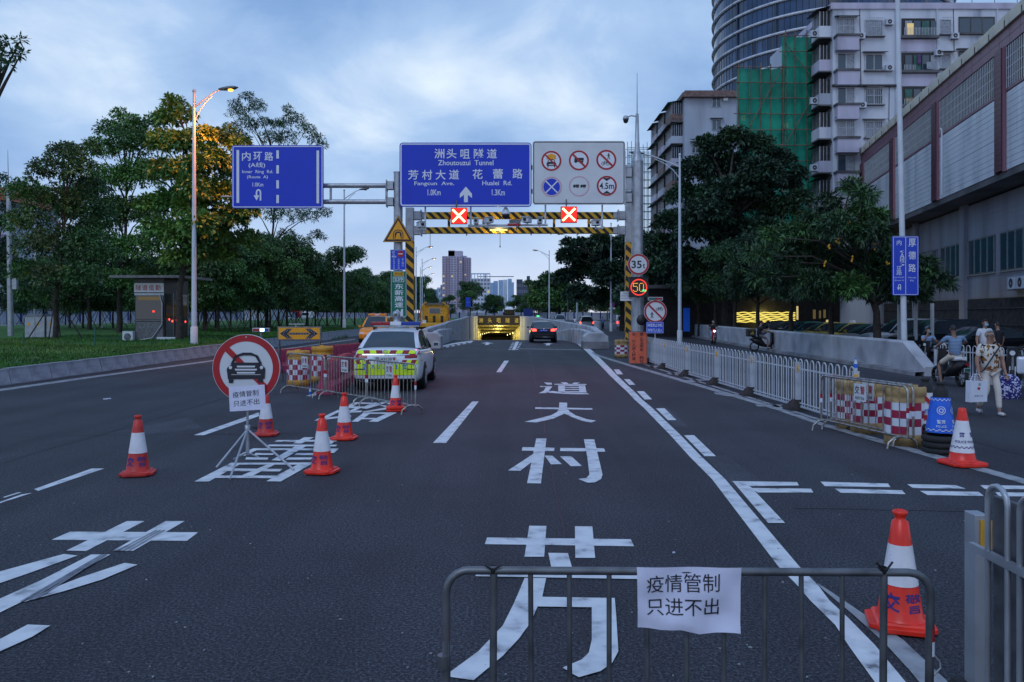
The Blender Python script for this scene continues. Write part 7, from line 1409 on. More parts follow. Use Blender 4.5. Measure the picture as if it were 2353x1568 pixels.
b=MB(); b.disc((0,-L/2+.02-.03,zz(.945)),.06,'chrome',r0=.042,n=24); b.face([(-.035,-L/2-.012,zz(.935)),(.035,-L/2-.012,zz(.935)),(.02,-L/2-.012,zz(.955)),(-.035,-L/2-.012,zz(.955))],'chrome'); b.build('badge',pc)
b=MB(); z0=zz(1.475); 
for x in(-.6,.6): b.bx((x-.03,-.55,z0-.03),(x+.03,-.15,z0+.05),'black')
b.build('roof_rack',pc)
b=MB(); b.bx((-.62,-.52,z0+.05),(.66,-.22,z0+.085),'galv'); o=b.build('light_bar_base',pc,bevel=.008)
for n_,x0,x1,m in(('red_lens',-.70,-.16,'lampred'),('clear_lens',-.155,.155,'white'),('blue_lens',.16,.70,'lampblue')): b=MB(); b.bx((x0,-.53,z0+.09),(x1,-.21,z0+.19),m); b.build(n_,o,bevel=.02)
b=MB(); b.lathe([(.10,0),(.07,.04),(.06,.10),(.10,.13),(.115,.2),(.10,.27),(.05,.31),(0,.32)],(0,-.36,z0+.19),'galv',18); b.disc((0,-.48,z0+.38),.05,'glass',n=14); b.build('roof_camera',pc)
for x in(-.38,.38): b=MB(); b.box((x,-.95,zz(1.10)),(.30,.10,.18),'galv_dark'); b.build('headrest',pc,bevel=.03)
b=MB(); b.text('公安',(0,0,0),.25,.13,'inkblue',u=(0,1,0),v=(0,0,1),off=.01); 
mm=b.build('lettering',pc); mm.location=(w*1.0+.012,.45,.75)
# black sedan
bc,tr,w,L=car('sedan_car','glossy black sedan with lit brake lights driving towards the tunnel','car',2.2,57.6,0,'carblack',SED,4.95,1.86,1.02,lit=True)
yb=-L/2-.04; b=MB(); b.bx((-.27,yb-.01,.80),(.27,yb+.02,.92),'signblue2'); o=b.build('number_plate',bc); b=MB(); b.text('粤A·9LL30',(0,yb-.014,.86),.46,.08,'signlet',off=.01); b.build('lettering',o)
b=MB(); patch(b,tr,[(-w*.9,.40),(w*.9,.40),(w*.9,.425),(-w*.9,.425)],'chrome','rear',.02,8); b.build('chrome_strip',bc); b=MB(); b.bx((-.5,yb+.02,1.005),(.5,yb+.03,1.02),'chrome'); b.build('chrome_strip',bc); b=MB(); b.disc((0,yb-.0,.965),.05,'chrome',n=16); b.build('badge',bc)
# orange SUV facing us
ov,tr,w,L=car('utility_vehicle','orange utility van facing the camera behind the police car','utility vehicle',-9.1,54,pi,'caryellow',SUV,4.9,1.9,1.06)
b=MB(); b.bx((-.62,-.1,1.90),(.62,.2,2.03),'caryellow'); b.build('light_bar',ov,bevel=.02); b=MB(); b.bx((-.15,.2,1.91),(.15,.21,2.02),'signwhite'); b.build('lamp',ov)
# tow truck seen from behind
tw=T('tow_truck','yellow tow truck with flat deck seen from behind left of the ramp','tow truck',(-7.0,69,0)); b=MB(); b.bx((-1.15,3.2,.9),(1.15,5.6,2.85),'hazyellow'); b.build('cab',tw,bevel=.08)
b=MB(); b.bx((-.52,3.17,2.05),(.52,3.195,2.55),'galv'); b.bx((-.47,3.14,2.09),(.47,3.168,2.51),'glassblue'); b.build('rear_window',tw); b=MB(); b.bx((-.95,3.0,2.86),(.95,3.25,3.0),'galv_dark'); b.build('light_bar',tw)
b=MB(); b.bx((-1.2,-2.6,1.05),(1.2,3.0,1.22),'hazyellow'); b.bx((-1.2,-2.63,.92),(1.2,-2.5,1.10),'hazyellow'); b.build('deck',tw,bevel=.02)
for s in(-1,1): b=MB(); b.tube([(s*1.22,2.9,1.2),(s*1.26,2.9,2.0),(s*1.15,2.9,2.6),(s*.95,2.9,2.95),(s*.7,2.9,3.05)],.055,'hazyellow',8); b.build('roll_bar',tw); b=MB(); b.tube([(s*1.27,2.84,1.3),(s*1.30,2.84,2.0),(s*1.2,2.84,2.6)],.03,'signred',6); b.build('red_stripe',tw)
for x in(-.7,0,.7): b=MB(); b.box((x,2.6,1.55),(.22,.3,.6),'black'); b.tube([(x,2.5,1.8),(x,2.2,1.3)],.06,'black',6); b.build('winch',tw)
b=MB(); b.bx((-1.0,-2.4,.5),(1.0,3,.92),'black'); b.build('chassis',tw)
for s in(-1,1):
    for yy in(-1.2,3.9): wheel(tw,s*.95,yy,.46,.28,'galv')
    b=MB(); b.bx((s*.75-.14,-2.66,.62),(s*.75+.14,-2.6,.76),'gl_tail' if s>0 else 'lampred'); b.build('tail_light',tw)
b=MB(); b.bx((-.5,-2.3,1.23),(-.2,-2.0,1.5),'white'); b.build('small_box',tw); b=MB(); b.face([(.6,-2.68,.55),(.75,-2.68,.55),(.75,-2.68,.9),(.6,-2.68,.9)],'gl_amber'); b.build('reflector',tw)
# parked cars behind the median wall
pk=[(34.6,'black car parked nose to the road nearest the tall sign pole','carblack',SED),(37.8,'black estate car parked second from the tall sign pole','carblack',SUV),(41.,'silver car parked between two black ones behind the wall','carsilver',SUV),(44.1,'dark grey car parked right of the yellow taxis','cargrey',SED),(47.4,'yellow taxi parked on the right of the pair','cartaxi',SED),(50.6,'yellow taxi parked on the left of the pair','cartaxi',SED),(54.,'dark green car parked before the neon strips','cargreen',SED),(57.6,'black car parked left of the green one','carblack',SED),(61.4,'black car parked before the neon strips at the left','carblack',SED)]
for y,l,m,P_ in pk:
    t_,tr_,w_,L_=car('parked_car',l,'car',20.3+random.uniform(-.2,.2),y,pi/2+random.uniform(-.05,.05),m,P_,4.6,1.78,1.0,group='cars parked behind the median wall',detail=1)
    if m=='cartaxi': b=MB(); b.box((0,0,1.56),(.5,.2,.14),'gl_win' if y>50 else 'white',tp=.8); b.build('roof_sign',t_)
car('parked_car','white car parked behind the far end of the median wall','car',19.6,77,pi/2,'carwhite',SED,4.7,1.8,1.,detail=1)
# far traffic
car('car','small white car with red tail lights and a green roof lamp beyond the ramp','car',4.9,150,0,'carwhite',SED,lit=True,detail=1)
b=MB(); b.box((0,0,0),(.5,.2,.25),'gl_green'); tg=T('roof_lamp','green lit lamp on the far white car','lamp',(4.9,150,1.62)); b.build('lamp',tg)
car('car','silver car with bright red brake lights beyond the right ramp wall','car',9.2,100,0,'carsilver',SUV,4.6,1.82,1.,lit=True,detail=1)
car('minivan','silver minivan left of the bright braking car, farther away','van',7.8,131,0,'carsilver',SUV,4.8,1.9,1.1,detail=1)
for x,y,l,m in((-66,215,'white car far off on the left carriageway, left one','carwhite'),(-66.5,238,'white car far off on the left carriageway, right one','carwhite'),(-67,90,'pale car glimpsed behind the camera pole on the left carriageway','carsilver')): car('car',l,'car',x,y,0.02,m,SED,detail=1)
def truck(name,label,x,y,rz,cab,box,h=3.2,L=7,load=None):
    t=T(name,label,'truck',(x,y,0),rz); b=MB(); b.bx((-1.2,-L/2,.9),(1.2,L/2-2.2,h),box); b.build('cargo_box',t,bevel=.05); b=MB(); b.bx((-1.15,L/2-2.1,.6),(1.15,L/2,2.6),cab); b.build('cab',t,bevel=.12); b=MB(); b.bx((-1.0,-L/2+.1,.45),(1.0,L/2,.9),'black'); b.build('chassis',t)
    b=MB(); b.bx((-1.0,L/2+.0,1.6),(1.0,L/2+.02,2.4),'glass'); b.build('windshield',t)
    for s in(-1,1):
        for yy in(-L*.3,L*.33): wheel(t,s*.95,yy,.48,.3,'galv')
    if load: b=MB(); b.box((0,-1.0,h+.3),(2.2,L-3,.7),load,tp=.6); b.build('load',t,bevel=.25)
    return t
truck('truck','red truck far off on the left carriageway',-67,250,0,'signred','signred',3.0); truck('truck','white box truck beside the red one on the left carriageway',-62.9,246,pi,'carwhite','carwhite',2.9)
truck('truck','dark truck with a white covered load beyond the portal',-.6,181,0,'carblack','carblack',3.0,7,'white'); truck('bus','dark blue bus far off right of the loaded truck',4.3,215,0,'siteblue','siteblue',3.4,9)
t=T('cargo_tricycle','small white covered tricycle beyond the railing at the right','tricycle',(14.7,108,0)); b=MB(); b.loft([[(x*s_,yy,z) for x,z in((-.6,.35),(.6,.35),(.62,1.2),(.5,1.85),(-.5,1.85),(-.62,1.2))] for yy,s_ in((-.9,.95),(-.6,1),(.5,.95),(.9,.7))],'carwhite'); b.build('body',t); b=MB(); b.bx((-.4,-.93,1.15),(.4,-.905,1.7),'glass'); b.build('rear_window',t)
for x,y in((-.5,-.6),(.5,-.6),(0,.95)): wheel(t,x,y,.26,.12)
b=MB(); b.bx((-.6,-.95,.7),(-.45,-.9,1.0),'gl_tail'); b.build('tail_light',t)
# two wheelers
def scooter(name,label,cat,x,y,rz,paint='black',box=None,basket=None,headlit=False,plate=False,sport=False,group=None,z=0,sc=1):
    t=T(name,label,cat,(x,y,z),rz,group); t.scale=(sc,)*3
    for yy,r in((-.55,.26),(.58,.26)):
        b=MB(); R_=Matrix.Rotation(pi/2,3,'Y'); b.lathe([(r-.06,-.045),(r-.01,-.04),(r,0),(r-.01,.04),(r-.06,.045)],(0,yy,r),'rubber',22,R=R_); o=b.build('wheel',t); b=MB()
        for k in range(8): a=pi*k/4; b.tube([(0,yy,r),(0,yy+math.cos(a)*(r-.05),r+math.sin(a)*(r-.05))],.008,'galv',4)
        b.lathe([(.05,-.05),(.05,.05)],(0,yy,r),'galv',10,R=R_); b.build('spokes',o)
    b=MB(); b.tube([(0,.58,.26),(0,.46,.60),(0,.38,1.0)],.03,'galv_dark',8); b.tube([(-.05,.58,.26),(-.05,.47,.58)],.018,'galv',6); b.tube([(.05,.58,.26),(.05,.47,.58)],.018,'galv',6); b.build('fork',t)
    b=MB(); b.tube([(-.30,.28,1.04),(-.12,.38,1.0),(.12,.38,1.0),(.30,.28,1.04)],.014,'black',7); b.build('handlebar',t)
    b=MB(); b.loft([[(x_*w_,yy,z_+dz) for x_,z_ in((-1,.0),(1,.0),(1,.9),(.6,1.),(-.6,1.),(-1,.9))] for yy,w_,dz in()] or [[(sx*w_,yy,z_) for sx,z_ in((-1,zb),(1,zb),(.8,zt),(-.8,zt))] for yy,w_,zb,zt in((-.75,.05,.62,.70),(-.55,.12,.45,.72),(-.2,.14,.28,.70),(.0,.14,.24,.42),(.25,.13,.24,.34),(.36,.10,.3,.62))],paint); b.build('frame_body',t)
    b=MB(); b.loft([[(sx*w_,yy,z_) for sx,z_ in((-1,zb),(1,zb),(.8,zb+.09),(-.8,zb+.09))] for yy,w_,zb in((-.68,.07,.74),(-.5,.13,.72),(-.15,.12,.70),(.0,.05,.70))],'black' if not plate else 'white'); b.build('seat',t)
    b=MB(); b.loft([[(sx*w_,yy,z_) for sx,z_ in((-1,zb),(1,zb),(.7,zt),(-.7,zt))] for yy,w_,zb,zt in((.34,.16,.42,1.02),(.44,.12,.45,1.0))],paint); b.build('front_shield',t)
    b=MB(); b.lathe([(0,.0),(.055,.0)],(0,.49,.88),'gl_white' if headlit else 'signwhite',14,R=Matrix.Rotation(-pi/2,3,'X')); b.build('headlight',t)
    b=MB(); b.bx((-.05,-.80,.60),(.05,-.77,.66),'lampred'); b.build('tail_light',t)
    if plate: b=MB(); b.bx((-.09,-.80,.42),(.09,-.79,.53),'signwhite'); b.bx((-.08,-.805,.43),(.08,-.8,.52),'cargreen'); b.build('number_plate',t)
    if box: b=MB(); b.bx((-.22,-.95,.80),(.22,-.52,1.22),box); o=b.build('delivery_box',t,bevel=.03); b=MB(); b.face([(.223,-.85,.92),(.223,-.62,.92),(.223,-.70,1.1)],'cartaxi'); b.bx((-.225,-.95,1.15),(.225,-.52,1.17),'cartaxi'); b.build('logo_patch',o)
    if basket: b=MB(); b.box((0,.62,.92),(.34,.26,.22),basket); b.build('basket',t,bevel=.02)
    if sport:
        b=MB(); b.loft([[(sx*w_,yy,z_) for sx,z_ in((-1,zb),(1,zb),(.6,zt),(-.6,zt))] for yy,w_,zb,zt in((.62,.05,.7,.9),(.4,.2,.45,1.05),(.1,.2,.35,.95),(-.15,.15,.5,.8))],'policeblue'); b.build('fairing',t)
        b=MB(); 
        for s in(-1,1): b.add([(s*.21,.42,.62),(s*.215,.12,.55),(s*.215,.12,.75),(s*.2,.42,.82)],[(0,1,2,3)],'hivis')
        b.build('reflective_patch',t); b=MB(); b.add([(-.16,.5,1.02),(.16,.5,1.02),(.12,.36,1.3),(-.12,.36,1.3)],[(0,1,2,3)],'glassblue'); b.build('windscreen',t); b=MB(); b.bx((-.35,-.7,.5),(-.17,-.3,.85),'carwhite'); b.bx((.17,-.7,.5),(.35,-.3,.85),'carwhite'); b.build('pannier',t,bevel=.04)
    return t
scooter('motor_scooter','scooter with lit headlight coming towards the camera along the median wall','scooter',pxY(1639,52.5),52.5,pi-.1,'signred',headlit=True)
scooter('delivery_scooter','black delivery scooter with a food box and blue basket beside the wall','scooter',pxY(1757,42.5),42.5,-pi/2,'black',box='black',basket='policeblue')
scooter('electric_bike','small electric bike with a white seat under the man in stripes','electric bike',pxY(2196,22.1),22.4,.05,'black',plate=True)
scooter('motorcycle','blue, white and yellow police motorcycle parked at the right edge','motorcycle',12.15,18.4,2.6,'carwhite',sport=True,sc=1.15)
scooter('motorcycle','black motorcycle parked behind the police motorcycle','motorcycle',13.0,20.6,2.5,'black',sc=1.15)
scooter('motor_scooter','dark scooter parked behind the near end of the median wall','scooter',pxY(2140,29.5),29.5,2.2,'black')
scooter('motorcycle','dark motorcycle nearest the right edge of the picture','motorcycle',11.7,16.9,2.4,'black',sc=1.15)
scooter('motor_scooter','far scooter beyond the railing right of the braking car','scooter',pxY(1385,105),105,0,'black'); scooter('motor_scooter','far scooter just left of the braking car','scooter',pxY(1321,112),112,0,'signred')
far_r=T('white_railing','distant white railing between the ramp and the far right road','railing',(0,0,0)); railing(far_r,[(12.4,140),(12.2,128),(12.0,116),(11.6,104)],feet=False,pitch=.45)
# ---------------------------------------------------------------- people (local: facing +y)
mat('skin',(.36,.20,.14),.55,var=.08,sc=10); mat('skindark',(.22,.12,.085),.6,var=.08); mat('hair',(.012,.011,.011),.6,var=0); mat('hairgrey',(.28,.28,.29),.7,var=.2,sc=30); mat('mask',(.32,.52,.62),.7,var=.05); mat('khaki',(.58,.50,.40),.85,var=.1); mat('whitecloth',(.66,.67,.72),.85,var=.06); mat('lightblue',(.22,.34,.55),.85,var=.1); mat('darkcloth',(.02,.02,.03),.9,var=.1); mat('greycloth',(.12,.13,.16),.9,var=.1); mat('shoe',(.45,.40,.36),.7,var=.1); mat('bagwhite',(.70,.72,.82),.7,var=.05); mat('creampants',(.68,.62,.56),.85,var=.08)
def pat(name,base,cols,scale,kind='tri'):
    m=bpy.data.materials.new(name); m.use_nodes=True; nt=m.node_tree; b=nt.nodes['Principled BSDF']; lk=nt.links.new; t=nt.nodes.new('ShaderNodeTexCoord')
    if kind=='stripe':
        s=nt.nodes.new('ShaderNodeSeparateXYZ'); lk(t.outputs['Object'],s.inputs[0]); x=nt.nodes.new('ShaderNodeMath'); x.operation='MULTIPLY'; lk(s.outputs[2],x.inputs[0]); x.inputs[1].default_value=scale; f=nt.nodes.new('ShaderNodeMath'); f.operation='FRACT'; lk(x.outputs[0],f.inputs[0]); src=f.outputs[0]
    else:
        v=nt.nodes.new('ShaderNodeTexVoronoi'); v.inputs['Scale'].default_value=scale; v.distance='MANHATTAN'; lk(t.outputs['Object'],v.inputs['Vector']); s=nt.nodes.new('ShaderNodeSeparateColor'); lk(v.outputs['Color'],s.inputs[0]); src=s.outputs[0]
    r=nt.nodes.new('ShaderNodeValToRGB'); r.color_ramp.interpolation='CONSTANT'; lk(src,r.inputs[0]); e=r.color_ramp.elements
    while len(e)<len(cols): e.new(.5)
    for i,(p,c) in enumerate(cols): e[i].position=p; e[i].color=(*c,1)
    lk(r.outputs[0],b.inputs['Base Color']); b.inputs['Roughness'].default_value=.85; MT[name]=m
pat('shirtpattern',0,[(0,(.68,.64,.58)),(.45,(.30,.11,.02)),(.68,(.02,.02,.02)),(.80,(.66,.62,.56))],17); pat('shirtstripe',0,[(0,(.10,.17,.30)),(.6,(.28,.38,.52))],26,'stripe'); pat('bagpattern',0,[(0,(.02,.02,.16)),(.72,(.55,.55,.75))],38)
def skinobj(name,V,E_,R_,m,parent,sub=1,root=0):
    me=bpy.data.meshes.new(name); me.from_pydata([tuple(v) for v in V],E_,[]); me.materials.append(MT[m]); o=bpy.data.objects.new(name,me); COL.objects.link(o); o.parent=parent
    md=o.modifiers.new('k','SKIN'); md.use_smooth_shade=True
    me.skin_vertices.new() if not me.skin_vertices else None
    for i,r in enumerate(R_): s=me.skin_vertices[0].data[i]; s.radius=(r,r) if not isinstance(r,tuple) else r; s.use_root=(i==root)
    if sub: sm_=o.modifiers.new('s','SUBSURF'); sm_.levels=sub; sm_.render_levels=sub
    return o
STAND=dict(pel=(0,0,.95),ch=(0,.0,1.27),nk=(0,.0,1.46),hd=(0,.02,1.60),shl=(-.185,0,1.40),ell=(-.25,-.02,1.13),wrl=(-.26,.06,.88),shr=(.185,0,1.40),elr=(.25,-.02,1.13),wrr=(.26,.06,.88),hpl=(-.09,0,.92),knl=(-.10,.03,.50),anl=(-.11,0,.09),hpr=(.09,0,.92),knr=(.10,.03,.50),anr=(.11,0,.09))
def person(label,loc,rz,pose={},shirt='whitecloth',pants='darkcloth',hair='hair',skin='skin',sc=1.,long=False,shorts=True,mask=False,glasses=False,shoes='shoe',name='person',sleeve=.55,headturn=0,fat=1.):
    t=T(name,label,'person',loc,rz); t.scale=(sc,)*3; p=dict(STAND); p.update(pose); p={k:Vector(v) for k,v in p.items()}
    V=[];E_=[];R_=[]
    def a(v,r,pr=None): V.append(Vector(v)); R_.append(r); i=len(V)-1; (E_.append((pr,i)) if pr is not None else 0); return i
    pe=a(p['pel'],(.115*fat,.085*fat)); wa=a(p['pel'].lerp(p['ch'],.5),(.105*fat,.08*fat),pe); c=a(p['ch'],(.13,.085),wa); n=a(p['nk'],.052,c); 
    hd=p['hd']; up=(hd-p['nk']).normalized(); h1=a(hd+up*-.045,(.058,.07),n); h2=a(hd+up*.03,(.077,.092),h1); h3=a(hd+up*.095,(.062,.075),h2)
    hands=[]
    for s in('l','r'):
        sh=a(p['sh'+s],.062,c); el=a(p['el'+s],.043,sh); wr=a(p['wr'+s],.027,el); d=(p['wr'+s]-p['el'+s]).normalized(); pm=a(p['wr'+s]+d*.06,(.038,.020),wr)
        hp=a(p['hp'+s],.088,pe); kn=a(p['kn'+s],.058,hp); an=a(p['an'+s],.036,kn); f=p.get('ft'+s) or (p['an'+s]+Vector((0,.15,-.05))); he=a(p['an'+s]+Vector((0,0,-.03)),.035,an); ft=a(f,.032,he)
        hands.append((s,p['wr'+s]+d*.07,d))
    skinobj('body',V,E_,R_,skin,t)
    for s,q,d in hands:
        sd=d.cross(Vector((0,0,1))); sd=sd.normalized() if sd.length>.1 else Vector((0,1,0)); nr=sd.cross(d).normalized()
        hv=[q-d*.01];he=[];hr=[.02]
        for k,(o_,l_) in enumerate(((-.024,.068),(-.008,.078),(.008,.074),(.024,.058))):
            r0=q+sd*o_+d*.015; i0=len(hv); hv+= [r0,r0+d*l_*.55+nr*.008,r0+d*l_*.85+nr*.03]; hr+=[.0105,.0095,.008]; he+=[(0,i0),(i0,i0+1),(i0+1,i0+2)]
        r0=q+sd*-.03-d*.02; i0=len(hv); hv+=[r0,r0-sd*.02+d*.03,r0-sd*.02+d*.05+nr*.02]; hr+=[.012,.011,.009]; he+=[(0,i0),(i0,i0+1),(i0+1,i0+2)]
        skinobj('hand',hv,he,hr,skin,t,1)
    # shirt, trousers
    V=[];E_=[];R_=[]; pe=a(p['pel']-(p['ch']-p['pel'])*.28,(.165*fat,.13*fat)); wa=a(p['pel'].lerp(p['ch'],.5),(.158*fat,.125*fat),pe); c=a(p['ch'],(.172,.128),wa); n=a(p['nk']+Vector((0,0,-.04)),.072,c)
    for s in('l','r'): sh=a(p['sh'+s],.079,c); el=a(p['sh'+s].lerp(p['el'+s],.98 if long else sleeve*1.3),.060 if not long else .055,sh); (a(p['wr'+s].lerp(p['el'+s],.1),.040,el) if long else 0)
    skinobj('shirt',V,E_,R_,shirt,t)
    V=[];E_=[];R_=[]; pe=a(p['pel']+(p['ch']-p['pel'])*.12,(.135*fat,.11*fat))
    for s in('l','r'):
        hp=a(p['hp'+s].lerp(p['kn'+s],.12),.088,pe); kn=a(p['kn'+s] if not shorts else p['hp'+s].lerp(p['kn'+s],.9),.082 if shorts else .070,hp); (a(p['kn'+s].lerp(p['an'+s],.92 if shorts is False else .35),.056,kn) if not shorts else 0)
    skinobj('trousers',V,E_,R_,pants,t)
    for s in('l','r'):
        f=p.get('ft'+s) or (p['an'+s]+Vector((0,.15,-.05))); skinobj('shoe',[p['an'+s]+Vector((0,-.03,-.045)),p['an'+s].lerp(f,.5)+Vector((0,0,-.02)),f],[(0,1),(1,2)],[(.045,.042),(.047,.04),(.042,.034)],shoes,t)
    # head details
    R3=Matrix.Rotation(headturn,3,'Z'); hf=lambda x,y,z:hd+R3@Vector((x,y,z))
    b=MB(); rings=[]
    for k in range(7):
        el_=k/6*1.62-.12 if k else -.25; zz_=.03+.105*math.sin(el_); rr_=math.cos(el_)
        rings.append([hf(.088*rr_*math.cos(q),-.012+ (.100 if math.sin(q)<0 else .085 if el_>.45 else .02)*rr_*math.sin(q),zz_+ (.012 if math.sin(q)>0 else 0)) for q in[2*pi*j/18 for j in range(18)]])
    b.loft(rings,hair); b.build('hair',t)
    b=MB(); b.loft([[hf(x_*w_,y_,z_) for x_ in(-1,1) for _ in(0,)]+[hf(0,y_+.014*w_/.012,z_)] for y_,w_,z_ in((.078,.006,.035),(.084,.012,.0),(.082,.010,-.008))],skin); b.build('nose',t)
    for s in(-1,1):
        b=MB(); b.lathe([(0,.012),(.009,.006),(.011,0),(0,-.01)],hf(s*.030,.072,.028),'whitecloth',10); b.lathe([(0,.004),(.005,0),(0,-.004)],hf(s*.030,.082,.028),'black',8); b.build('eye',t)
        b=MB(); b.lathe([(0,-.03),(.012,-.02),(.017,.0),(.014,.02),(0,.03)],hf(s*.080,-.005,.015),skin,8); b.build('ear',t)
        b=MB(); b.tube([hf(s*.015,.080,.047),hf(s*.032,.080,.052),hf(s*.046,.072,.047)],.0035,hair if hair!='hairgrey' else 'hair',5); b.build('eyebrow',t)
    b=MB(); b.tube([hf(-.024,.078,-.034),hf(0,.086,-.034),hf(.024,.078,-.034)],.005,'crimson' if 0 else 'skindark',5); b.build('mouth',t)
    if mask:
        b=MB(); b.loft([[hf(x_*w_,y_+(1-abs(x_))*.035,z_) for x_ in(-1,-.6,-.25,.25,.6,1)] for y_,w_,z_ in((.055,.068,.018),(.066,.066,-.012),(.060,.062,-.045),(.030,.05,-.075))],'mask',cap=False); b.build('face_mask',t)
    if glasses:
        b=MB()
        for s in(-1,1): c0=hf(s*.033,.093,.026); pts=[c0+R3@Vector((.026*math.cos(q),0,.018*math.sin(q))) for q in[2*pi*j/12 for j in range(13)]]; b.tube(pts,.0035,'black',5); b.tube([hf(s*.058,.09,.03),hf(s*.082,0,.03)],.003,'black',5)
        b.tube([hf(-.008,.094,.03),hf(.008,.094,.03)],.003,'black',5); b.build('glasses',t)
    return t
# elderly man with bags, walking towards the camera
MX,MY=pxY(2277,15.7),15.75
m1=person('grey haired man in a patterned shirt and cream trousers carrying two bags','',0) if 0 else person('grey haired man in a patterned shirt and cream trousers carrying two bags',(MX,MY,0),pi+.06,dict(anl=(-.10,.16,.10),knl=(-.10,.12,.50),ftl=(-.12,.32,.04),anr=(.11,-.20,.14),knr=(.10,.05,.49),ftr=(.12,-.06,.05),ell=(-.27,0,1.12),wrl=(-.27,.10,.86),elr=(.27,0,1.12),wrr=(.27,.08,.85)),shirt='shirtpattern',pants='creampants',hair='hairgrey',sc=.97,shorts=False,glasses=True,shoes='whitecloth',sleeve=.62,fat=1.08)
b=MB(); b.tube([(-.14,.0,1.50),(-.12,.14,1.40),(.10,.17,1.12),(.19,.10,.92),(.18,-.02,.88)],.014,'darkcloth',6); b.tube([(-.14,0,1.50),(-.05,-.14,1.35),(.15,-.14,1.0),(.18,-.02,.88)],.014,'darkcloth',6); b.build('shoulder_strap',m1)
t=T('shopping_bag','white paper shopping bag hanging from his right hand','bag',(MX-.33,MY-.12,.28),.25); b=MB(); b.prism([(-.20,0),(.20,0),(.21,.40),(-.19,.42)],(0,-.06,0),(1,0,0),(0,0,1),(0,.12,0),'bagwhite'); b.build('bag_body',t); b=MB()
for y in(-.055,.055): b.tube([(-.09,y,.40),(-.05,y*.4,.54),(.04,y*.4,.54),(.09,y,.40)],.008,'bagwhite',5)
b.build('handles',t); b=MB(); b.text('♥',(0,-.064,.26),.07,.06,'signred'); b.text('新春大吉',(0,-.064,.12),.2,.03,'inkblue'); b.text('回',(.02,-.064,.34),.05,.05,'ink'); b.build('print',t)
t=T('holdall_bag','dark blue patterned bag hanging from his left hand','bag',(MX+.36,MY-.03,.32),-.2); b=MB(); b.loft([[(.22*w_*math.cos(q)**1,.12*w_*math.sin(q),z_) for q in[2*pi*j/14 for j in range(14)]] for w_,z_ in((.8,0),(1.02,.06),(1.08,.22),(1.0,.36),(.7,.46),(.3,.49))],'bagpattern'); b.build('bag_body',t); b=MB(); b.tube([(-.08,0,.46),(-.03,0,.56),(.03,0,.56),(.08,0,.46)],.010,'darkcloth',6); b.build('handle',t)
# man in striped shirt on the small bike, seen from behind
person('man in a blue striped polo and khaki shorts sitting on the electric bike, back turned',(pxY(2194,22.1),22.0,0),.04,dict(pel=(0,.08,.88),ch=(0,.12,1.22),nk=(0,.14,1.42),hd=(0,.18,1.56),shl=(-.20,.12,1.36),ell=(-.36,.25,1.14),wrl=(-.26,.55,1.06),shr=(.20,.12,1.36),elr=(.42,.22,1.20),wrr=(.22,.45,1.12),hpl=(-.11,.08,.84),knl=(-.26,.42,.58),anl=(-.38,.10,.10),ftl=(-.44,.26,.04),hpr=(.11,.08,.84),knr=(.34,.40,.62),anr=(.52,.35,.36),ftr=(.60,.46,.33)),shirt='shirtstripe',pants='khaki',hair='hair',skin='skindark',shoes='greycloth',sleeve=.6,fat=1.12)
person('man in a white T-shirt and face mask standing behind the white railing',(pxY(2263,25.6),25.6,0),pi+.1,dict(wrl=(-.20,.22,1.0),ell=(-.26,.05,1.13)),shirt='whitecloth',pants='darkcloth',mask=True,sc=1.05)
person('dark haired man in a black shirt standing just behind the white T-shirt man',(pxY(2293,27.4),27.4,0),.4,dict(),shirt='darkcloth',pants='darkcloth',sc=1.0)
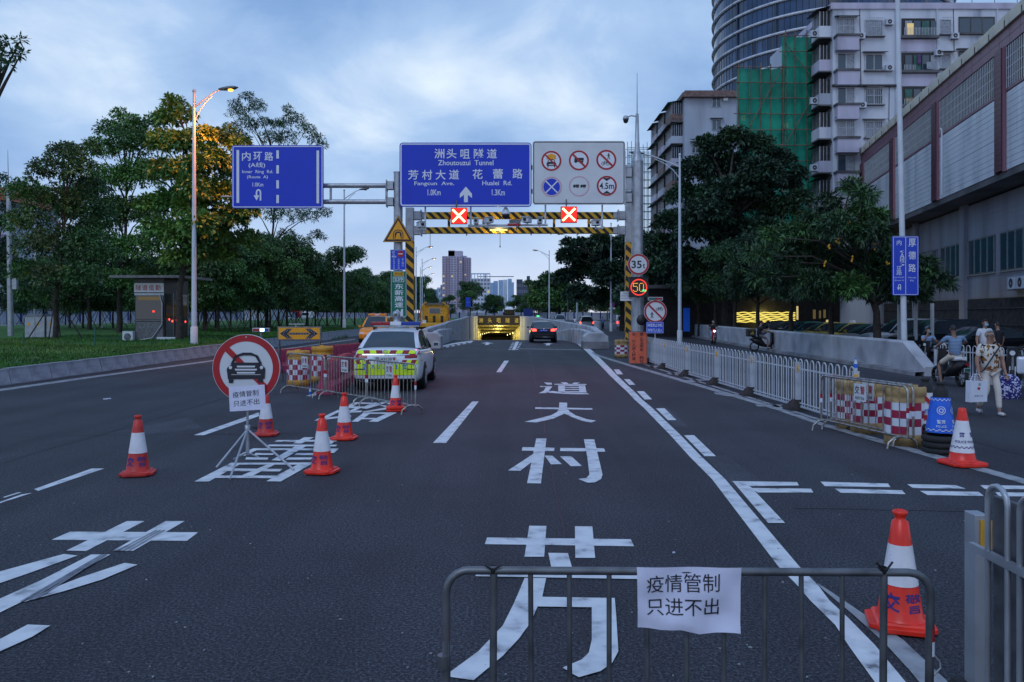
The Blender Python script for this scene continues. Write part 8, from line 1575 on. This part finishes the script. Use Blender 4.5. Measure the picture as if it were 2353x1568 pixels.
person('seated man in a light blue shirt and mask with one hand at his face',(pxY(2129,29.8),29.75,-.10),pi-.1,dict(pel=(0,0,.82),ch=(0,.05,1.13),nk=(0,.08,1.32),hd=(0,.12,1.46),shl=(-.185,.05,1.27),ell=(-.27,.14,1.05),wrl=(-.12,.27,1.14),shr=(.185,.05,1.27),elr=(.22,.18,1.08),wrr=(.07,.20,1.36),hpl=(-.1,.02,.80),knl=(-.14,.42,.72),anl=(-.15,.42,.18),hpr=(.1,.02,.80),knr=(.14,.42,.72),anr=(.15,.42,.18)),shirt='lightblue',pants='greycloth',mask=True)
RIDE=dict(pel=(0,-.22,.84),ch=(0,-.10,1.16),nk=(0,-.03,1.35),hd=(0,.02,1.49),shl=(-.19,-.08,1.29),ell=(-.33,.06,1.08),wrl=(-.28,.27,1.07),shr=(.19,-.08,1.29),elr=(.33,.06,1.08),wrr=(.28,.27,1.07),hpl=(-.10,-.20,.82),knl=(-.16,.22,.74),anl=(-.15,.20,.34),hpr=(.10,-.20,.82),knr=(.16,.22,.74),anr=(.15,.20,.34))
person('rider in black with a blue mask on the scooter with lit headlight',(pxY(1639,52.5),52.5,0),pi-.1,RIDE,shirt='darkcloth',pants='lightblue',mask=True,shorts=False)
person('delivery rider in black resting on his scooter with both feet up on the wall',(pxY(1757,42.5),42.5,0),-pi/2,dict(pel=(0,-.30,.86),ch=(0,-.28,1.18),nk=(0,-.20,1.38),hd=(0,-.15,1.53),shl=(-.19,-.26,1.31),ell=(-.24,-.06,1.08),wrl=(-.10,.14,1.18),shr=(.19,-.26,1.31),elr=(.24,-.06,1.08),wrr=(.10,.14,1.18),hpl=(-.09,-.26,.86),knl=(-.08,.22,1.08),anl=(-.05,.62,.90),ftl=(-.05,.70,1.02),hpr=(.09,-.26,.86),knr=(.20,.10,.66),anr=(.20,.10,.22)),shirt='darkcloth',pants='greycloth',mask=True,shoes='skindark')
person('far cyclist in pale shirt riding behind the distant railing',(pxY(1385,105),105,0),0,RIDE,shirt='lightblue',pants='greycloth')
person('far rider in red and white left of the braking car',(pxY(1321,112),112,0),0,RIDE,shirt='whitecloth',pants='greycloth')
person('small figure in a white top walking left of the far end of the median wall',(pxY(1550,82),81,0),.5,{},shirt='whitecloth',pants='darkcloth')
person('small dark figure walking right of the far white car',(pxY(1262,135),135,0),.2,{},shirt='darkcloth',pants='greycloth')
